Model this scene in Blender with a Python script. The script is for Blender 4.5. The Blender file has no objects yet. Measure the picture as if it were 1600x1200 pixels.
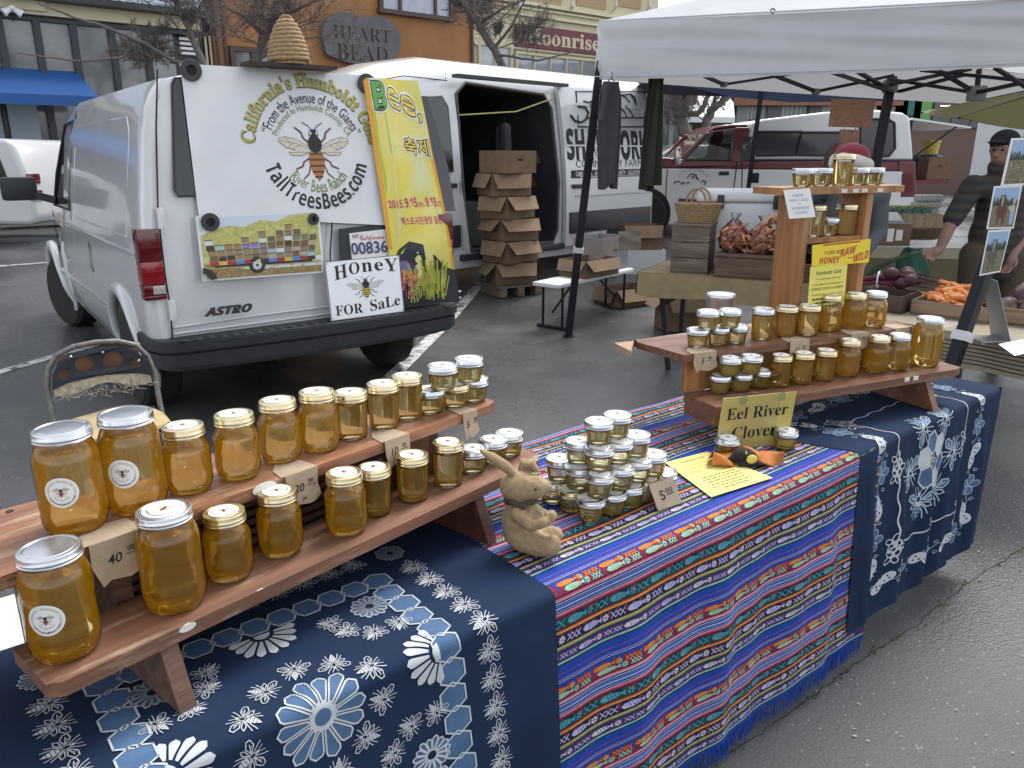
import bpy, bmesh, math, random
from mathutils import Vector, Matrix
from mathutils.geometry import tessellate_polygon
RN = random.Random(11)
PI = math.pi
sc = bpy.context.scene
COL = sc.collection
# ------------------------------------------------------------------ camera, sky, sun, exposure
F = 1214.0; H = 1.58; TH = math.atan(360 / F)
cam = bpy.data.cameras.new('camera'); cam.sensor_width = 36; cam.lens = 36 * F / 1600
cam.clip_start = .05; cam.clip_end = 800
co = bpy.data.objects.new('camera', cam); COL.objects.link(co)
co.location = (0, 0, H); co.rotation_euler = (PI / 2 - TH, 0, 0); sc.camera = co
SUN_EL, SUN_ROT = 58, 35
w = bpy.data.worlds.new('World'); sc.world = w; w.use_nodes = True
wn = w.node_tree; bg = wn.nodes['Background']
sky = wn.nodes.new('ShaderNodeTexSky'); sky.sky_type = 'NISHITA'; sky.sun_disc = False
sky.sun_elevation = math.radians(SUN_EL); sky.sun_rotation = math.radians(SUN_ROT)
sky.air_density = 1.0; sky.dust_density = 1.5; sky.ozone_density = 1.0
hs = wn.nodes.new('ShaderNodeHueSaturation'); hs.inputs['Saturation'].default_value = .27
wn.links.new(sky.outputs[0], hs.inputs['Color']); wn.links.new(hs.outputs[0], bg.inputs[0])
bg.inputs[1].default_value = .15
sl = bpy.data.lights.new('sun', 'SUN'); sl.energy = 1.2; sl.angle = math.radians(25); sl.color = (1, .97, .93)
so = bpy.data.objects.new('sun', sl); COL.objects.link(so)
so.rotation_euler = (math.radians(90 - SUN_EL), 0, math.radians(180 - SUN_ROT))
sc.view_settings.view_transform = 'Standard'; sc.view_settings.look = 'None'
sc.view_settings.exposure = 1.2; sc.view_settings.gamma = 1
sc.render.engine = 'CYCLES'
sc.cycles.use_denoising = True
sc.cycles.max_bounces = 14; sc.cycles.transmission_bounces = 12; sc.cycles.transparent_max_bounces = 24
sc.cycles.caustics_refractive = True; sc.cycles.sample_clamp_indirect = 6

# ------------------------------------------------------------------ pixel -> place helpers (1600x1200 frame)
def ray(x, y):
    a = (x - 800) / F; b = (600 - y) / F
    return Vector((a, math.cos(TH) + b * math.sin(TH), b * math.cos(TH) - math.sin(TH)))
def at(x, y, z):
    r = ray(x, y); t = (z - H) / r.z
    return Vector((r.x * t, r.y * t, z))
def dep(x, y, Y):
    r = ray(x, y); t = Y / r.y
    return Vector((r.x * t, Y, H + r.z * t))
def onpl(x, y, o, n):
    r = ray(x, y); c = Vector((0, 0, H)); t = (Vector(o) - c).dot(n) / r.dot(n)
    return c + r * t

# ------------------------------------------------------------------ materials
MATS = {}
def M(name, col=(.8, .8, .8), rough=.5, metal=0, noise=0, nscale=8, col2=None, bump=0, bscale=60, spec=.5, coat=0, stretch=None, lo=.35, hi=.65, sheen=0, detail=6, rn=0):
    if name in MATS: return MATS[name]
    m = bpy.data.materials.new(name); m.use_nodes = True; MATS[name] = m
    n = m.node_tree; p = n.nodes['Principled BSDF']
    p.inputs['Base Color'].default_value = (*col, 1); p.inputs['Roughness'].default_value = rough
    p.inputs['Metallic'].default_value = metal; p.inputs['Specular IOR Level'].default_value = spec
    p.inputs['Coat Weight'].default_value = coat; p.inputs['Coat Roughness'].default_value = .05
    p.inputs['Sheen Weight'].default_value = sheen
    tc = n.nodes.new('ShaderNodeTexCoord'); src = tc.outputs['Object']
    if stretch:
        mp = n.nodes.new('ShaderNodeMapping'); mp.inputs['Scale'].default_value = stretch
        n.links.new(src, mp.inputs[0]); src = mp.outputs[0]
    if noise or col2 or rn:
        t = n.nodes.new('ShaderNodeTexNoise'); t.inputs['Scale'].default_value = nscale; t.inputs['Detail'].default_value = detail
        t.inputs['Roughness'].default_value = .62
        n.links.new(src, t.inputs['Vector'])
        r = n.nodes.new('ShaderNodeMapRange'); r.inputs[1].default_value = lo; r.inputs[2].default_value = hi
        n.links.new(t.outputs[0], r.inputs[0])
        if noise or col2:
            mx = n.nodes.new('ShaderNodeMix'); mx.data_type = 'RGBA'
            mx.inputs[6].default_value = (*col, 1)
            mx.inputs[7].default_value = (*(col2 or tuple(c * (1 - noise) for c in col)), 1)
            n.links.new(r.outputs[0], mx.inputs[0]); n.links.new(mx.outputs[2], p.inputs['Base Color'])
        if rn:
            r2 = n.nodes.new('ShaderNodeMapRange'); r2.inputs[1].default_value = lo; r2.inputs[2].default_value = hi
            r2.inputs[3].default_value = rough - rn; r2.inputs[4].default_value = rough + rn
            n.links.new(t.outputs[0], r2.inputs[0]); n.links.new(r2.outputs[0], p.inputs['Roughness'])
    if bump:
        t = n.nodes.new('ShaderNodeTexNoise'); t.inputs['Scale'].default_value = bscale; t.inputs['Detail'].default_value = 4
        n.links.new(src, t.inputs['Vector'])
        b = n.nodes.new('ShaderNodeBump'); b.inputs['Strength'].default_value = bump; b.inputs['Distance'].default_value = .01
        n.links.new(t.outputs[0], b.inputs['Height']); n.links.new(b.outputs[0], p.inputs['Normal'])
    return m
def nodes_of(m): return m.node_tree, m.node_tree.nodes['Principled BSDF']
def weave(m, scale=500, strength=.25, axis=True):
    """fine woven bump"""
    n, p = nodes_of(m)
    tc = n.nodes.new('ShaderNodeTexCoord'); hs = []
    for d in ('X', 'Z') if axis else ('X', 'Y'):
        wv = n.nodes.new('ShaderNodeTexWave'); wv.bands_direction = d; wv.inputs['Scale'].default_value = scale
        wv.inputs['Distortion'].default_value = 1.0; wv.inputs['Detail'].default_value = 1
        n.links.new(tc.outputs['Object'], wv.inputs[0]); hs.append(wv.outputs['Fac'])
    a = n.nodes.new('ShaderNodeMath'); n.links.new(hs[0], a.inputs[0]); n.links.new(hs[1], a.inputs[1])
    b = n.nodes.new('ShaderNodeBump'); b.inputs['Strength'].default_value = strength; b.inputs['Distance'].default_value = .004
    n.links.new(a.outputs[0], b.inputs['Height']); n.links.new(b.outputs[0], p.inputs['Normal'])
    return m
def woodmat(name, c1, c2, c3=None, scale=3, rough=.5, axis=(1, 14, 14), bump=.15):
    """boards: long grain, worn paler patches"""
    if name in MATS: return MATS[name]
    m = M(name, c1, rough, col2=c2, nscale=scale, stretch=axis, lo=.38, hi=.62, bump=bump, bscale=scale * 6, detail=8)
    if c3:
        n, p = nodes_of(m)
        old = p.inputs['Base Color'].links[0].from_socket
        tc = n.nodes.new('ShaderNodeTexCoord'); mp = n.nodes.new('ShaderNodeMapping'); mp.inputs['Scale'].default_value = (axis[0] * .9, axis[1] * .45, axis[2] * .45)
        n.links.new(tc.outputs['Object'], mp.inputs[0])
        t = n.nodes.new('ShaderNodeTexNoise'); t.inputs['Scale'].default_value = scale * 1.9; t.inputs['Detail'].default_value = 9; t.inputs['Roughness'].default_value = .7
        n.links.new(mp.outputs[0], t.inputs['Vector'])
        r = n.nodes.new('ShaderNodeMapRange'); r.inputs[1].default_value = .54; r.inputs[2].default_value = .68
        n.links.new(t.outputs[0], r.inputs[0])
        mx = n.nodes.new('ShaderNodeMix'); mx.data_type = 'RGBA'; mx.inputs[7].default_value = (*c3, 1)
        n.links.new(r.outputs[0], mx.inputs[0]); n.links.new(old, mx.inputs[6]); n.links.new(mx.outputs[2], p.inputs['Base Color'])
    return m
def thin_glass(name, tint=(1, 1, 1), rough=.02, ior=1.45, boost=1.0):
    if name in MATS: return MATS[name]
    m = bpy.data.materials.new(name); m.use_nodes = True; MATS[name] = m
    n = m.node_tree; n.nodes.remove(n.nodes['Principled BSDF'])
    o = n.nodes['Material Output']
    t = n.nodes.new('ShaderNodeBsdfTransparent'); t.inputs[0].default_value = (*tint, 1)
    g = n.nodes.new('ShaderNodeBsdfGlossy'); g.inputs['Roughness'].default_value = rough
    f = n.nodes.new('ShaderNodeFresnel'); f.inputs[0].default_value = ior
    mu = n.nodes.new('ShaderNodeMath'); mu.operation = 'MULTIPLY'; mu.inputs[1].default_value = boost; mu.use_clamp = True
    x = n.nodes.new('ShaderNodeMixShader')
    n.links.new(f.outputs[0], mu.inputs[0]); n.links.new(mu.outputs[0], x.inputs[0])
    n.links.new(t.outputs[0], x.inputs[1]); n.links.new(g.outputs[0], x.inputs[2]); n.links.new(x.outputs[0], o.inputs[0])
    return m
def honeymat(name, absorb, dens, glow, mixf):
    if name in MATS: return MATS[name]
    m = bpy.data.materials.new(name); m.use_nodes = True; MATS[name] = m
    n = m.node_tree; p = n.nodes['Principled BSDF']; o = n.nodes['Material Output']
    p.inputs['Base Color'].default_value = (1, 1, 1, 1); p.inputs['Transmission Weight'].default_value = 1
    p.inputs['Roughness'].default_value = .03; p.inputs['IOR'].default_value = 1.4
    d = n.nodes.new('ShaderNodeBsdfTranslucent'); d.inputs[0].default_value = (*glow, 1)
    d2 = n.nodes.new('ShaderNodeBsdfDiffuse'); d2.inputs[0].default_value = (*glow, 1)
    a0 = n.nodes.new('ShaderNodeMixShader'); a0.inputs[0].default_value = .55
    n.links.new(d.outputs[0], a0.inputs[1]); n.links.new(d2.outputs[0], a0.inputs[2])
    x = n.nodes.new('ShaderNodeMixShader'); x.inputs[0].default_value = mixf
    n.links.new(p.outputs[0], x.inputs[1]); n.links.new(a0.outputs[0], x.inputs[2]); n.links.new(x.outputs[0], o.inputs[0])
    v = n.nodes.new('ShaderNodeVolumeAbsorption'); v.inputs[0].default_value = (*absorb, 1); v.inputs[1].default_value = dens
    n.links.new(v.outputs[0], o.inputs[1])
    return m

white = M('white_paint', (.8, .8, .8), .35)
van_white = M('van_white_paint', (.62, .63, .64), .2, noise=.07, nscale=3, coat=.8, rn=.05)
van_white2 = M('clean_white_paint', (.56, .57, .58), .2, coat=.7)
dirt_white = M('scuffed_white', (.74, .74, .74), .4, col2=(.3, .29, .27), nscale=14, lo=.6, hi=.75)
blk = M('black_metal', (.009, .011, .016), .55, spec=.3)
blkp = M('black_plastic', (.026, .029, .034), .5, noise=.3, nscale=20)
rubber = M('tyre_rubber', (.018, .018, .018), .8, noise=.3, nscale=30, bump=.3, bscale=80)
chrome = M('bright_metal', (.7, .7, .7), .2, metal=1)
steel = M('wheel_alloy', (.55, .55, .56), .32, metal=.9)
ink = M('black_ink', (.012, .012, .014), .6)
paper = M('white_paper', (.78, .78, .77), .7)
kraft = M('kraft_card', (.43, .33, .23), .85, noise=.2, nscale=30, bump=.1, bscale=200)
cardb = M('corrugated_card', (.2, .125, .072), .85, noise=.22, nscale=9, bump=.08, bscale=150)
cardin = M('card_inside', (.2, .125, .075), .9, noise=.2, nscale=9)
darkglass = M('dark_window_glass', (.012, .014, .016), .06, spec=.7)
silver = M('lid_silver', (.66, .67, .69), .26, metal=1, noise=.1, nscale=40)
goldl = M('lid_gold', (.7, .6, .38), .26, metal=1, noise=.1, nscale=40)
glass = thin_glass('jar_glass', (.98, .99, .98), .02, 1.45, 1.1)
clearfilm = thin_glass('clear_sleeve', (.95, .95, .95), .08, 1.3, 1.0)

# ------------------------------------------------------------------ mesh builder
MATH = {'serif': (0x1D400, 0x1D41A, 0x1D7CE), 'serifi': (0x1D468, 0x1D482, 0x1D7CE), 'sans': (0x1D5D4, 0x1D5EE, 0x1D7EC), 'script': (0x1D4D0, 0x1D4EA, 0x1D7CE), 'frak': (0x1D56C, 0x1D586, 0x1D7CE), 'sansi': (0x1D63C, 0x1D656, 0x1D7EC)}
def styled(s, st):
    if st not in MATH: return s
    U, L, D = MATH[st]; o = ''
    for c in s:
        if 'A' <= c <= 'Z': c = chr(U + ord(c) - 65)
        elif 'a' <= c <= 'z': c = chr(L + ord(c) - 97)
        elif '0' <= c <= '9': c = chr(D + ord(c) - 48)
        o += c
    return o
_tc = {}
def text2d(body, style='', off=0.0):
    k = (body, style, off)
    if k in _tc: return _tc[k]
    cu = bpy.data.curves.new('t', 'FONT'); cu.body = styled(body, style); cu.size = 1; cu.resolution_u = 3
    cu.offset = off; cu.fill_mode = 'FRONT' if hasattr(cu, 'fill_mode') else 'NONE'
    o = bpy.data.objects.new('t', cu); COL.objects.link(o)
    dg = bpy.context.evaluated_depsgraph_get(); e = o.evaluated_get(dg); me = e.to_mesh()
    vs = [(v.co.x, v.co.y) for v in me.vertices]; fs = [tuple(p.vertices) for p in me.polygons]
    e.to_mesh_clear(); bpy.data.objects.remove(o); bpy.data.curves.remove(cu)
    _tc[k] = (vs, fs); return vs, fs
class MB:
    def __init__(s, mat=None): s.v = []; s.f = []; s.m = []; s.X = mat or Matrix()
    def add(s, vs, fs, mi=0, X=None):
        b = len(s.v); T = s.X if X is None else s.X @ X
        s.v += [T @ Vector(v) for v in vs]; s.f += [tuple(i + b for i in f) for f in fs]; s.m += [mi] * len(fs); return s
    def box(s, c, sz, mi=0, rz=0, bev=0, X=None, seg=2):
        T = (X or Matrix()) @ Matrix.Translation(c) @ Matrix.Rotation(rz, 4, 'Z')
        if bev:
            bm = bmesh.new(); bmesh.ops.create_cube(bm, size=1)
            for v in bm.verts: v.co = Vector((v.co.x * sz[0], v.co.y * sz[1], v.co.z * sz[2]))
            bmesh.ops.bevel(bm, geom=list(bm.edges), offset=bev, segments=seg, affect='EDGES', profile=.6)
            bm.verts.index_update(); vs = [tuple(v.co) for v in bm.verts]; fs = [tuple(v.index for v in f.verts) for f in bm.faces]; bm.free()
        else:
            x, y, z = (a / 2 for a in sz)
            vs = [(-x, -y, -z), (x, -y, -z), (x, y, -z), (-x, y, -z), (-x, -y, z), (x, -y, z), (x, y, z), (-x, y, z)]
            fs = [(3, 2, 1, 0), (4, 5, 6, 7), (0, 1, 5, 4), (1, 2, 6, 5), (2, 3, 7, 6), (3, 0, 4, 7)]
        return s.add(vs, fs, mi, T)
    def bar(s, a, b, wd, ht, mi=0, up=(0, 0, 1)):
        a = Vector(a); b = Vector(b); d = b - a; L = d.length; z = d / L; u = Vector(up)
        if abs(z.dot(u)) > .98: u = Vector((1, 0, 0))
        x = u.cross(z).normalized(); y = z.cross(x)
        T = Matrix(((x.x, y.x, z.x, (a.x + b.x) / 2), (x.y, y.y, z.y, (a.y + b.y) / 2), (x.z, y.z, z.z, (a.z + b.z) / 2), (0, 0, 0, 1)))
        return s.box((0, 0, 0), (wd, ht, L), mi, X=T)
    def tube(s, pts, r, mi=0, n=8, closed=False, X=None):
        P = [Vector(p) for p in pts]; k = len(P)
        rs = r if isinstance(r, (list, tuple)) else [r] * k
        vs = []; fs = []; prev = None
        for i, p in enumerate(P):
            if closed: t = P[(i + 1) % k] - P[i - 1]
            else: t = P[min(i + 1, k - 1)] - P[max(i - 1, 0)]
            t = t.normalized() if t.length > 1e-9 else Vector((0, 0, 1))
            if prev is None:
                a = Vector((0, 0, 1)) if abs(t.z) < .9 else Vector((1, 0, 0)); x = a.cross(t).normalized()
            else:
                x = prev - t * prev.dot(t); x = x.normalized() if x.length > 1e-6 else prev
            prev = x; y = t.cross(x)
            for j in range(n):
                an = 2 * PI * j / n; vs.append(p + (x * math.cos(an) + y * math.sin(an)) * rs[i])
        for i in range(k if closed else k - 1):
            for j in range(n):
                a = i * n + j; b = i * n + (j + 1) % n; c = ((i + 1) % k) * n + (j + 1) % n; d = ((i + 1) % k) * n + j
                fs.append((a, b, c, d))
        if not closed: fs += [tuple(range(n - 1, -1, -1)), tuple((k - 1) * n + j for j in range(n))]
        return s.add(vs, fs, mi, X)
    def lathe(s, prof, n=24, mi=0, X=None, mis=None, wob=None):
        vs = []; k = len(prof)
        for i, (r, z) in enumerate(prof):
            for j in range(n):
                a = 2 * PI * j / n; q = r + (wob(i, j) if wob else 0); vs.append((q * math.cos(a), q * math.sin(a), z))
        fs = []; ms = []
        for i in range(k - 1):
            for j in range(n):
                fs.append((i * n + j, i * n + (j + 1) % n, (i + 1) * n + (j + 1) % n, (i + 1) * n + j)); ms.append(mis[i] if mis else mi)
        if prof[0][0] > 1e-5: fs.append(tuple(range(n - 1, -1, -1))); ms.append(ms[0])
        if prof[-1][0] > 1e-5: fs.append(tuple((k - 1) * n + j for j in range(n))); ms.append(ms[k * n - n - 1] if k > 1 else mi)
        b = len(s.f); s.add(vs, fs, mi, X); s.m[b:] = ms; return s
    def ell(s, c, r, mi=0, nu=16, nv=10, X=None, jit=0, rnd=None):
        vs = []; fs = []
        for i in range(nv + 1):
            t = PI * i / nv
            for j in range(nu):
                a = 2 * PI * j / nu; q = 1 + (rnd.uniform(-jit, jit) if rnd else 0)
                vs.append((c[0] + r[0] * math.sin(t) * math.cos(a) * q, c[1] + r[1] * math.sin(t) * math.sin(a) * q, c[2] + r[2] * math.cos(t) * q))
        for i in range(nv):
            for j in range(nu): fs.append((i * nu + j, (i + 1) * nu + j, (i + 1) * nu + (j + 1) % nu, i * nu + (j + 1) % nu))
        return s.add(vs, fs, mi, X)
    def poly(s, pts, mi=0, X=None): return s.add(pts, [tuple(range(len(pts)))], mi, X)
    def prism(s, pts, z0, z1, mi=0, X=None, mtop=None):
        k = len(pts); vs = [(x, y, z0) for x, y in pts] + [(x, y, z1) for x, y in pts]
        tri = tessellate_polygon([[Vector((x, y, 0)) for x, y in pts]])
        ar = sum(pts[i][0] * pts[(i + 1) % k][1] - pts[(i + 1) % k][0] * pts[i][1] for i in range(k))
        if ar < 0: sd = [(i, i + k, (i + 1) % k + k, (i + 1) % k) for i in range(k)]
        else: sd = [(i, (i + 1) % k, (i + 1) % k + k, i + k) for i in range(k)]
        tt = []; bb = []
        for a, b, c in tri:
            if (pts[b][0] - pts[a][0]) * (pts[c][1] - pts[a][1]) - (pts[c][0] - pts[a][0]) * (pts[b][1] - pts[a][1]) < 0: b, c = c, b
            tt.append((a + k, b + k, c + k)); bb.append((a, c, b))
        s.add(vs, sd + bb, mi, X); s.add(vs, tt, mi if mtop is None else mtop, X); return s
    def grid(s, fn, nu, nv, mi=0, X=None, flip=False):
        vs = [fn(i / nu, j / nv) for j in range(nv + 1) for i in range(nu + 1)]
        fs = []
        for j in range(nv):
            for i in range(nu):
                a = j * (nu + 1) + i; q = (a, a + 1, a + nu + 2, a + nu + 1); fs.append(q[::-1] if flip else q)
        return s.add(vs, fs, mi, X)
    def text(s, body, size, mi=0, X=None, style='', al='C', bend=None, off=0.0, fit=None, z=0, fn=None, ht=None, shear=0, ref=False):
        vs, fs = text2d(body, style, off)
        if not vs: return s
        rv = text2d(body, style, 0)[0] if ref else vs
        x0 = min(v[0] for v in rv); x1 = max(v[0] for v in rv); sx = sy = size
        if fit: sx = fit / (x1 - x0); sy = size if size else sx
        if ht: sy = ht / (max(v[1] for v in rv) - min(v[1] for v in rv))
        cx = {'C': (x0 + x1) / 2, 'L': x0, 'R': x1}[al]; out = []
        for x, y in vs:
            X_ = (x - cx) * sx + shear * y * sy; Y_ = y * sy
            if bend:
                Rr = abs(bend); a = X_ / Rr
                if bend > 0: X_, Y_ = (Rr + Y_) * math.sin(a), (Rr + Y_) * math.cos(a)
                else: X_, Y_ = (Rr - Y_) * math.sin(a), -(Rr - Y_) * math.cos(a)
            out.append(fn(X_, Y_) if fn else (X_, Y_, z))
        return s.add(out, fs, mi, X)
    def build(s, name, mats, parent=None, smooth=40, label=None):
        me = bpy.data.meshes.new(name); me.from_pydata([tuple(v) for v in s.v], [], s.f)
        for m in (mats if isinstance(mats, (list, tuple)) else [mats]): me.materials.append(m)
        me.polygons.foreach_set('material_index', s.m)
        if smooth:
            me.polygons.foreach_set('use_smooth', [True] * len(me.polygons)); me.set_sharp_from_angle(angle=math.radians(smooth))
        me.validate(); me.update()
        o = bpy.data.objects.new(name, me); COL.objects.link(o)
        if parent: o.parent = parent
        if label: o['label'] = label
        return o
def tag(o, label=None, cat=None, group=None, kind=None):
    if label: o['label'] = label
    if cat: o['category'] = cat
    if group: o['group'] = group
    if kind: o['kind'] = kind
    return o
def thing(name, label, cat, loc=(0, 0, 0), rz=0, group=None):
    o = bpy.data.objects.new(name, None); o.empty_display_size = .1; COL.objects.link(o)
    o.location = loc; o.rotation_euler = (0, 0, rz); return tag(o, label, cat, group)
def copy_tree(o, parent=None):
    c = o.copy(); COL.objects.link(c)
    if parent: c.parent = parent
    for ch in list(o.children): copy_tree(ch, c)
    return c
def boolean_cut(o, cutter):
    n0 = len(o.data.polygons)
    for sv in ('MANIFOLD', 'FAST', 'EXACT'):
        md = o.modifiers.new('cut', 'BOOLEAN'); md.object = cutter; md.operation = 'DIFFERENCE'; md.solver = sv
        bpy.context.view_layer.update()
        dg = bpy.context.evaluated_depsgraph_get(); me = o.evaluated_get(dg).data; n1 = len(me.polygons)
        if n1 > 20 and n1 != n0: break
        o.modifiers.clear()
    apply_mods(o); bpy.data.objects.remove(cutter)
def apply_mods(o):
    dg = bpy.context.evaluated_depsgraph_get(); e = o.evaluated_get(dg); me = bpy.data.meshes.new_from_object(e)
    o.modifiers.clear(); old = o.data; o.data = me; me.name = o.name
    bpy.data.meshes.remove(old)
def skin(name, pts, edges, rad, mat, parent=None, sub=2, mi=None):
    """one continuous body grown along joints"""
    me = bpy.data.meshes.new(name); me.from_pydata(pts, edges, []); o = bpy.data.objects.new(name, me); COL.objects.link(o)
    me.materials.append(mat)
    md = o.modifiers.new('s', 'SKIN'); md.use_smooth_shade = True
    for i, r in enumerate(rad):
        r = r if isinstance(r, (tuple, list)) else (r, r); me.skin_vertices[0].data[i].radius = r
    me.skin_vertices[0].data[0].use_root = True
    if sub: s2 = o.modifiers.new('u', 'SUBSURF'); s2.levels = sub; s2.render_levels = sub
    bpy.context.view_layer.update(); apply_mods(o)
    if parent: o.parent = parent
    return o
def smoothstep(a, b, x):
    t = max(0, min(1, (x - a) / (b - a))); return t * t * (3 - 2 * t)
def gz(x, y): return .3 * smoothstep(6.5, 14, y) * (.5 + .5 * smoothstep(-8, 2, x))
# table frame
A0 = math.radians(39.0); O0 = at(865, 930, .74)
DV = Vector((math.cos(A0), math.sin(A0), 0)); NV = Vector((-math.sin(A0), math.cos(A0), 0))
def TW(x, y, z): p = O0 + DV * x + NV * y; return Vector((p.x, p.y, z))
def tab(px, py, z):
    p = at(px, py, z) - O0; return (p.dot(DV), p.dot(NV), z)

def blob(name, shapes, mat, vox=.012, parent=None, smooth=4, keep=None):
    """one continuous surface grown from tapered limbs and rounded masses"""
    b = MB()
    for q in shapes:
        if q[0] == 'e': b.ell(q[1], q[2], 0, 20, 14, X=q[3] if len(q) > 3 else None)
        else:
            pts, rr = q[1], q[2]; b.tube(pts, rr, 0, 12)
            for p, r in ((pts[0], rr[0]), (pts[-1], rr[-1])): b.ell(p, (r, r, r), 0, 12, 8)
            for p, r in zip(pts[1:-1], rr[1:-1]): b.ell(p, (r, r, r), 0, 12, 8)
    o = b.build(name, mat, None)
    m = o.modifiers.new('r', 'REMESH'); m.mode = 'VOXEL'; m.voxel_size = vox; m.use_smooth_shade = True
    k = o.modifiers.new('s', 'SMOOTH'); k.factor = .5; k.iterations = smooth
    bpy.context.view_layer.update(); apply_mods(o); o.data.polygons.foreach_set('use_smooth', [True] * len(o.data.polygons))
    if parent: o.parent = parent
    return o
# ------------------------------------------------------------------ ground
def asphalt():
    m = bpy.data.materials.new('damp_asphalt'); m.use_nodes = True; n = m.node_tree; p = n.nodes['Principled BSDF']
    tc = n.nodes.new('ShaderNodeTexCoord')
    def noise(sc_, det=6, ro=.6):
        t = n.nodes.new('ShaderNodeTexNoise'); t.inputs['Scale'].default_value = sc_; t.inputs['Detail'].default_value = det; t.inputs['Roughness'].default_value = ro
        n.links.new(tc.outputs['Object'], t.inputs['Vector']); return t.outputs[0]
    def rng(s, a, b, c=0, d=1):
        r = n.nodes.new('ShaderNodeMapRange'); n.links.new(s, r.inputs[0])
        for i, v in enumerate((a, b, c, d)): r.inputs[i + 1].default_value = v
        return r.outputs[0]
    def mix(f, a, b):
        x = n.nodes.new('ShaderNodeMix'); x.data_type = 'RGBA'; n.links.new(f, x.inputs[0])
        for i, q in ((6, a), (7, b)):
            if isinstance(q, tuple): x.inputs[i].default_value = (*q, 1)
            else: n.links.new(q, x.inputs[i])
        return x.outputs[2]
    patch = noise(.55, 5); grit = noise(160, 3, .7)
    vo = n.nodes.new('ShaderNodeTexVoronoi'); vo.inputs['Scale'].default_value = 95; n.links.new(tc.outputs['Object'], vo.inputs['Vector'])
    sp = n.nodes.new('ShaderNodeSeparateColor'); n.links.new(vo.outputs['Color'], sp.inputs[0])
    c = mix(rng(patch, .35, .65), (.046, .047, .05), (.078, .078, .079))
    c = mix(rng(grit, .45, .72), c, (.12, .118, .115))
    st = n.nodes.new('ShaderNodeMath'); st.operation = 'MULTIPLY'
    n.links.new(rng(sp.outputs[0], .955, .97), st.inputs[0]); n.links.new(rng(vo.outputs['Distance'], .4, .25), st.inputs[1])
    c = mix(st.outputs[0], c, (.26, .255, .24))
    n.links.new(c, p.inputs['Base Color'])
    sx_ = n.nodes.new('ShaderNodeSeparateXYZ'); n.links.new(tc.outputs['Object'], sx_.inputs[0])
    wet = rng(sx_.outputs[1], 1.7, 3.4, .34, 0); ad = n.nodes.new('ShaderNodeMath'); ad.operation = 'ADD'
    n.links.new(rng(patch, .38, .6, .12, .40), ad.inputs[0]); n.links.new(wet, ad.inputs[1]); n.links.new(ad.outputs[0], p.inputs['Roughness'])
    b = n.nodes.new('ShaderNodeBump'); b.inputs['Strength'].default_value = .3; b.inputs['Distance'].default_value = .006
    n.links.new(vo.outputs['Distance'], b.inputs['Height'])
    b2 = n.nodes.new('ShaderNodeBump'); b2.inputs['Strength'].default_value = .22; b2.inputs['Distance'].default_value = .008
    n.links.new(grit, b2.inputs['Height']); n.links.new(b.outputs[0], b2.inputs['Normal']); n.links.new(b2.outputs[0], p.inputs['Normal'])
    return m
g = MB()
xs = [-300, -120, -60] + [-40 + i * 1.0 for i in range(81)] + [60, 120, 300]
ys = [-60, -20] + [-5 + i * .5 for i in range(101)] + [60, 90, 150, 300]
g.v = [Vector((x, y, gz(x, y))) for y in ys for x in xs]
nx = len(xs)
g.f = [(j * nx + i, j * nx + i + 1, (j + 1) * nx + i + 1, (j + 1) * nx + i) for j in range(len(ys) - 1) for i in range(nx - 1)]
g.m = [0] * len(g.f)
tag(g.build('asphalt_ground', asphalt()), kind='structure')
# painted parking lines, worn
def linemat():
    m = M('worn_line_paint', (.55, .55, .53), .6); n, p = nodes_of(m)
    t = n.nodes.new('ShaderNodeTexNoise'); t.inputs['Scale'].default_value = 9; t.inputs['Detail'].default_value = 9; t.inputs['Roughness'].default_value = .75
    tc = n.nodes.new('ShaderNodeTexCoord'); n.links.new(tc.outputs['Object'], t.inputs[0])
    r = n.nodes.new('ShaderNodeMapRange'); r.inputs[1].default_value = .42; r.inputs[2].default_value = .52
    n.links.new(t.outputs[0], r.inputs[0])
    mx = n.nodes.new('ShaderNodeMix'); mx.data_type = 'RGBA'; mx.inputs[6].default_value = (.06, .06, .06, 1); mx.inputs[7].default_value = (.55, .55, .53, 1)
    n.links.new(r.outputs[0], mx.inputs[0]); n.links.new(mx.outputs[2], p.inputs['Base Color']); return m
lm = linemat()
def stripe(p0, p1, wd):
    a = at(*p0, 0); b = at(*p1, 0); d = (b - a).normalized(); s = Vector((-d.y, d.x, 0)) * wd / 2
    q = MB()
    def fn(u, v):
        c = a + (b - a) * u + s * (2 * v - 1); return (c.x, c.y, gz(c.x, c.y) + .004)
    q.grid(fn, 24, 1); return tag(q.build('parking_line', lm), kind='structure')
stripe((-30, 590), (250, 510), .11)
stripe((604, 597), (765, 440), .12)
stripe((-60, 430), (140, 418), .11)
stripe((-60, 386), (140, 380), .1)
# litter of petals, chips and pale grit on the asphalt beside the cloth
lt = MB()
for k in range(150):
    px = RN.uniform(1010, 1600); py = RN.uniform(660, 1190)
    if k < 40: px, py = RN.uniform(700, 1050), RN.uniform(540, 640)
    p = at(px, py, 0)
    if (p - O0).dot(NV) < .9 and -1.3 < (p - O0).dot(DV) < 2.35 and (p - O0).dot(NV) > -.12: continue
    s = RN.uniform(.002, .0055) * (1.6 if RN.random() < .12 else 1); an = RN.uniform(0, 6)
    lt.poly([(p.x + s * math.cos(an + q * 1.26) * RN.uniform(.5, 1.3), p.y + s * math.sin(an + q * 1.26) * RN.uniform(.5, 1), .003 + RN.uniform(0, .002)) for q in range(5)])
ck = MB()
kp = [at(*q, 0) for q in ((1040, 1230), (1150, 1172), (1276, 1084), (1345, 1032), (1420, 985), (1520, 905), (1640, 830))]; cp = []
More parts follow.
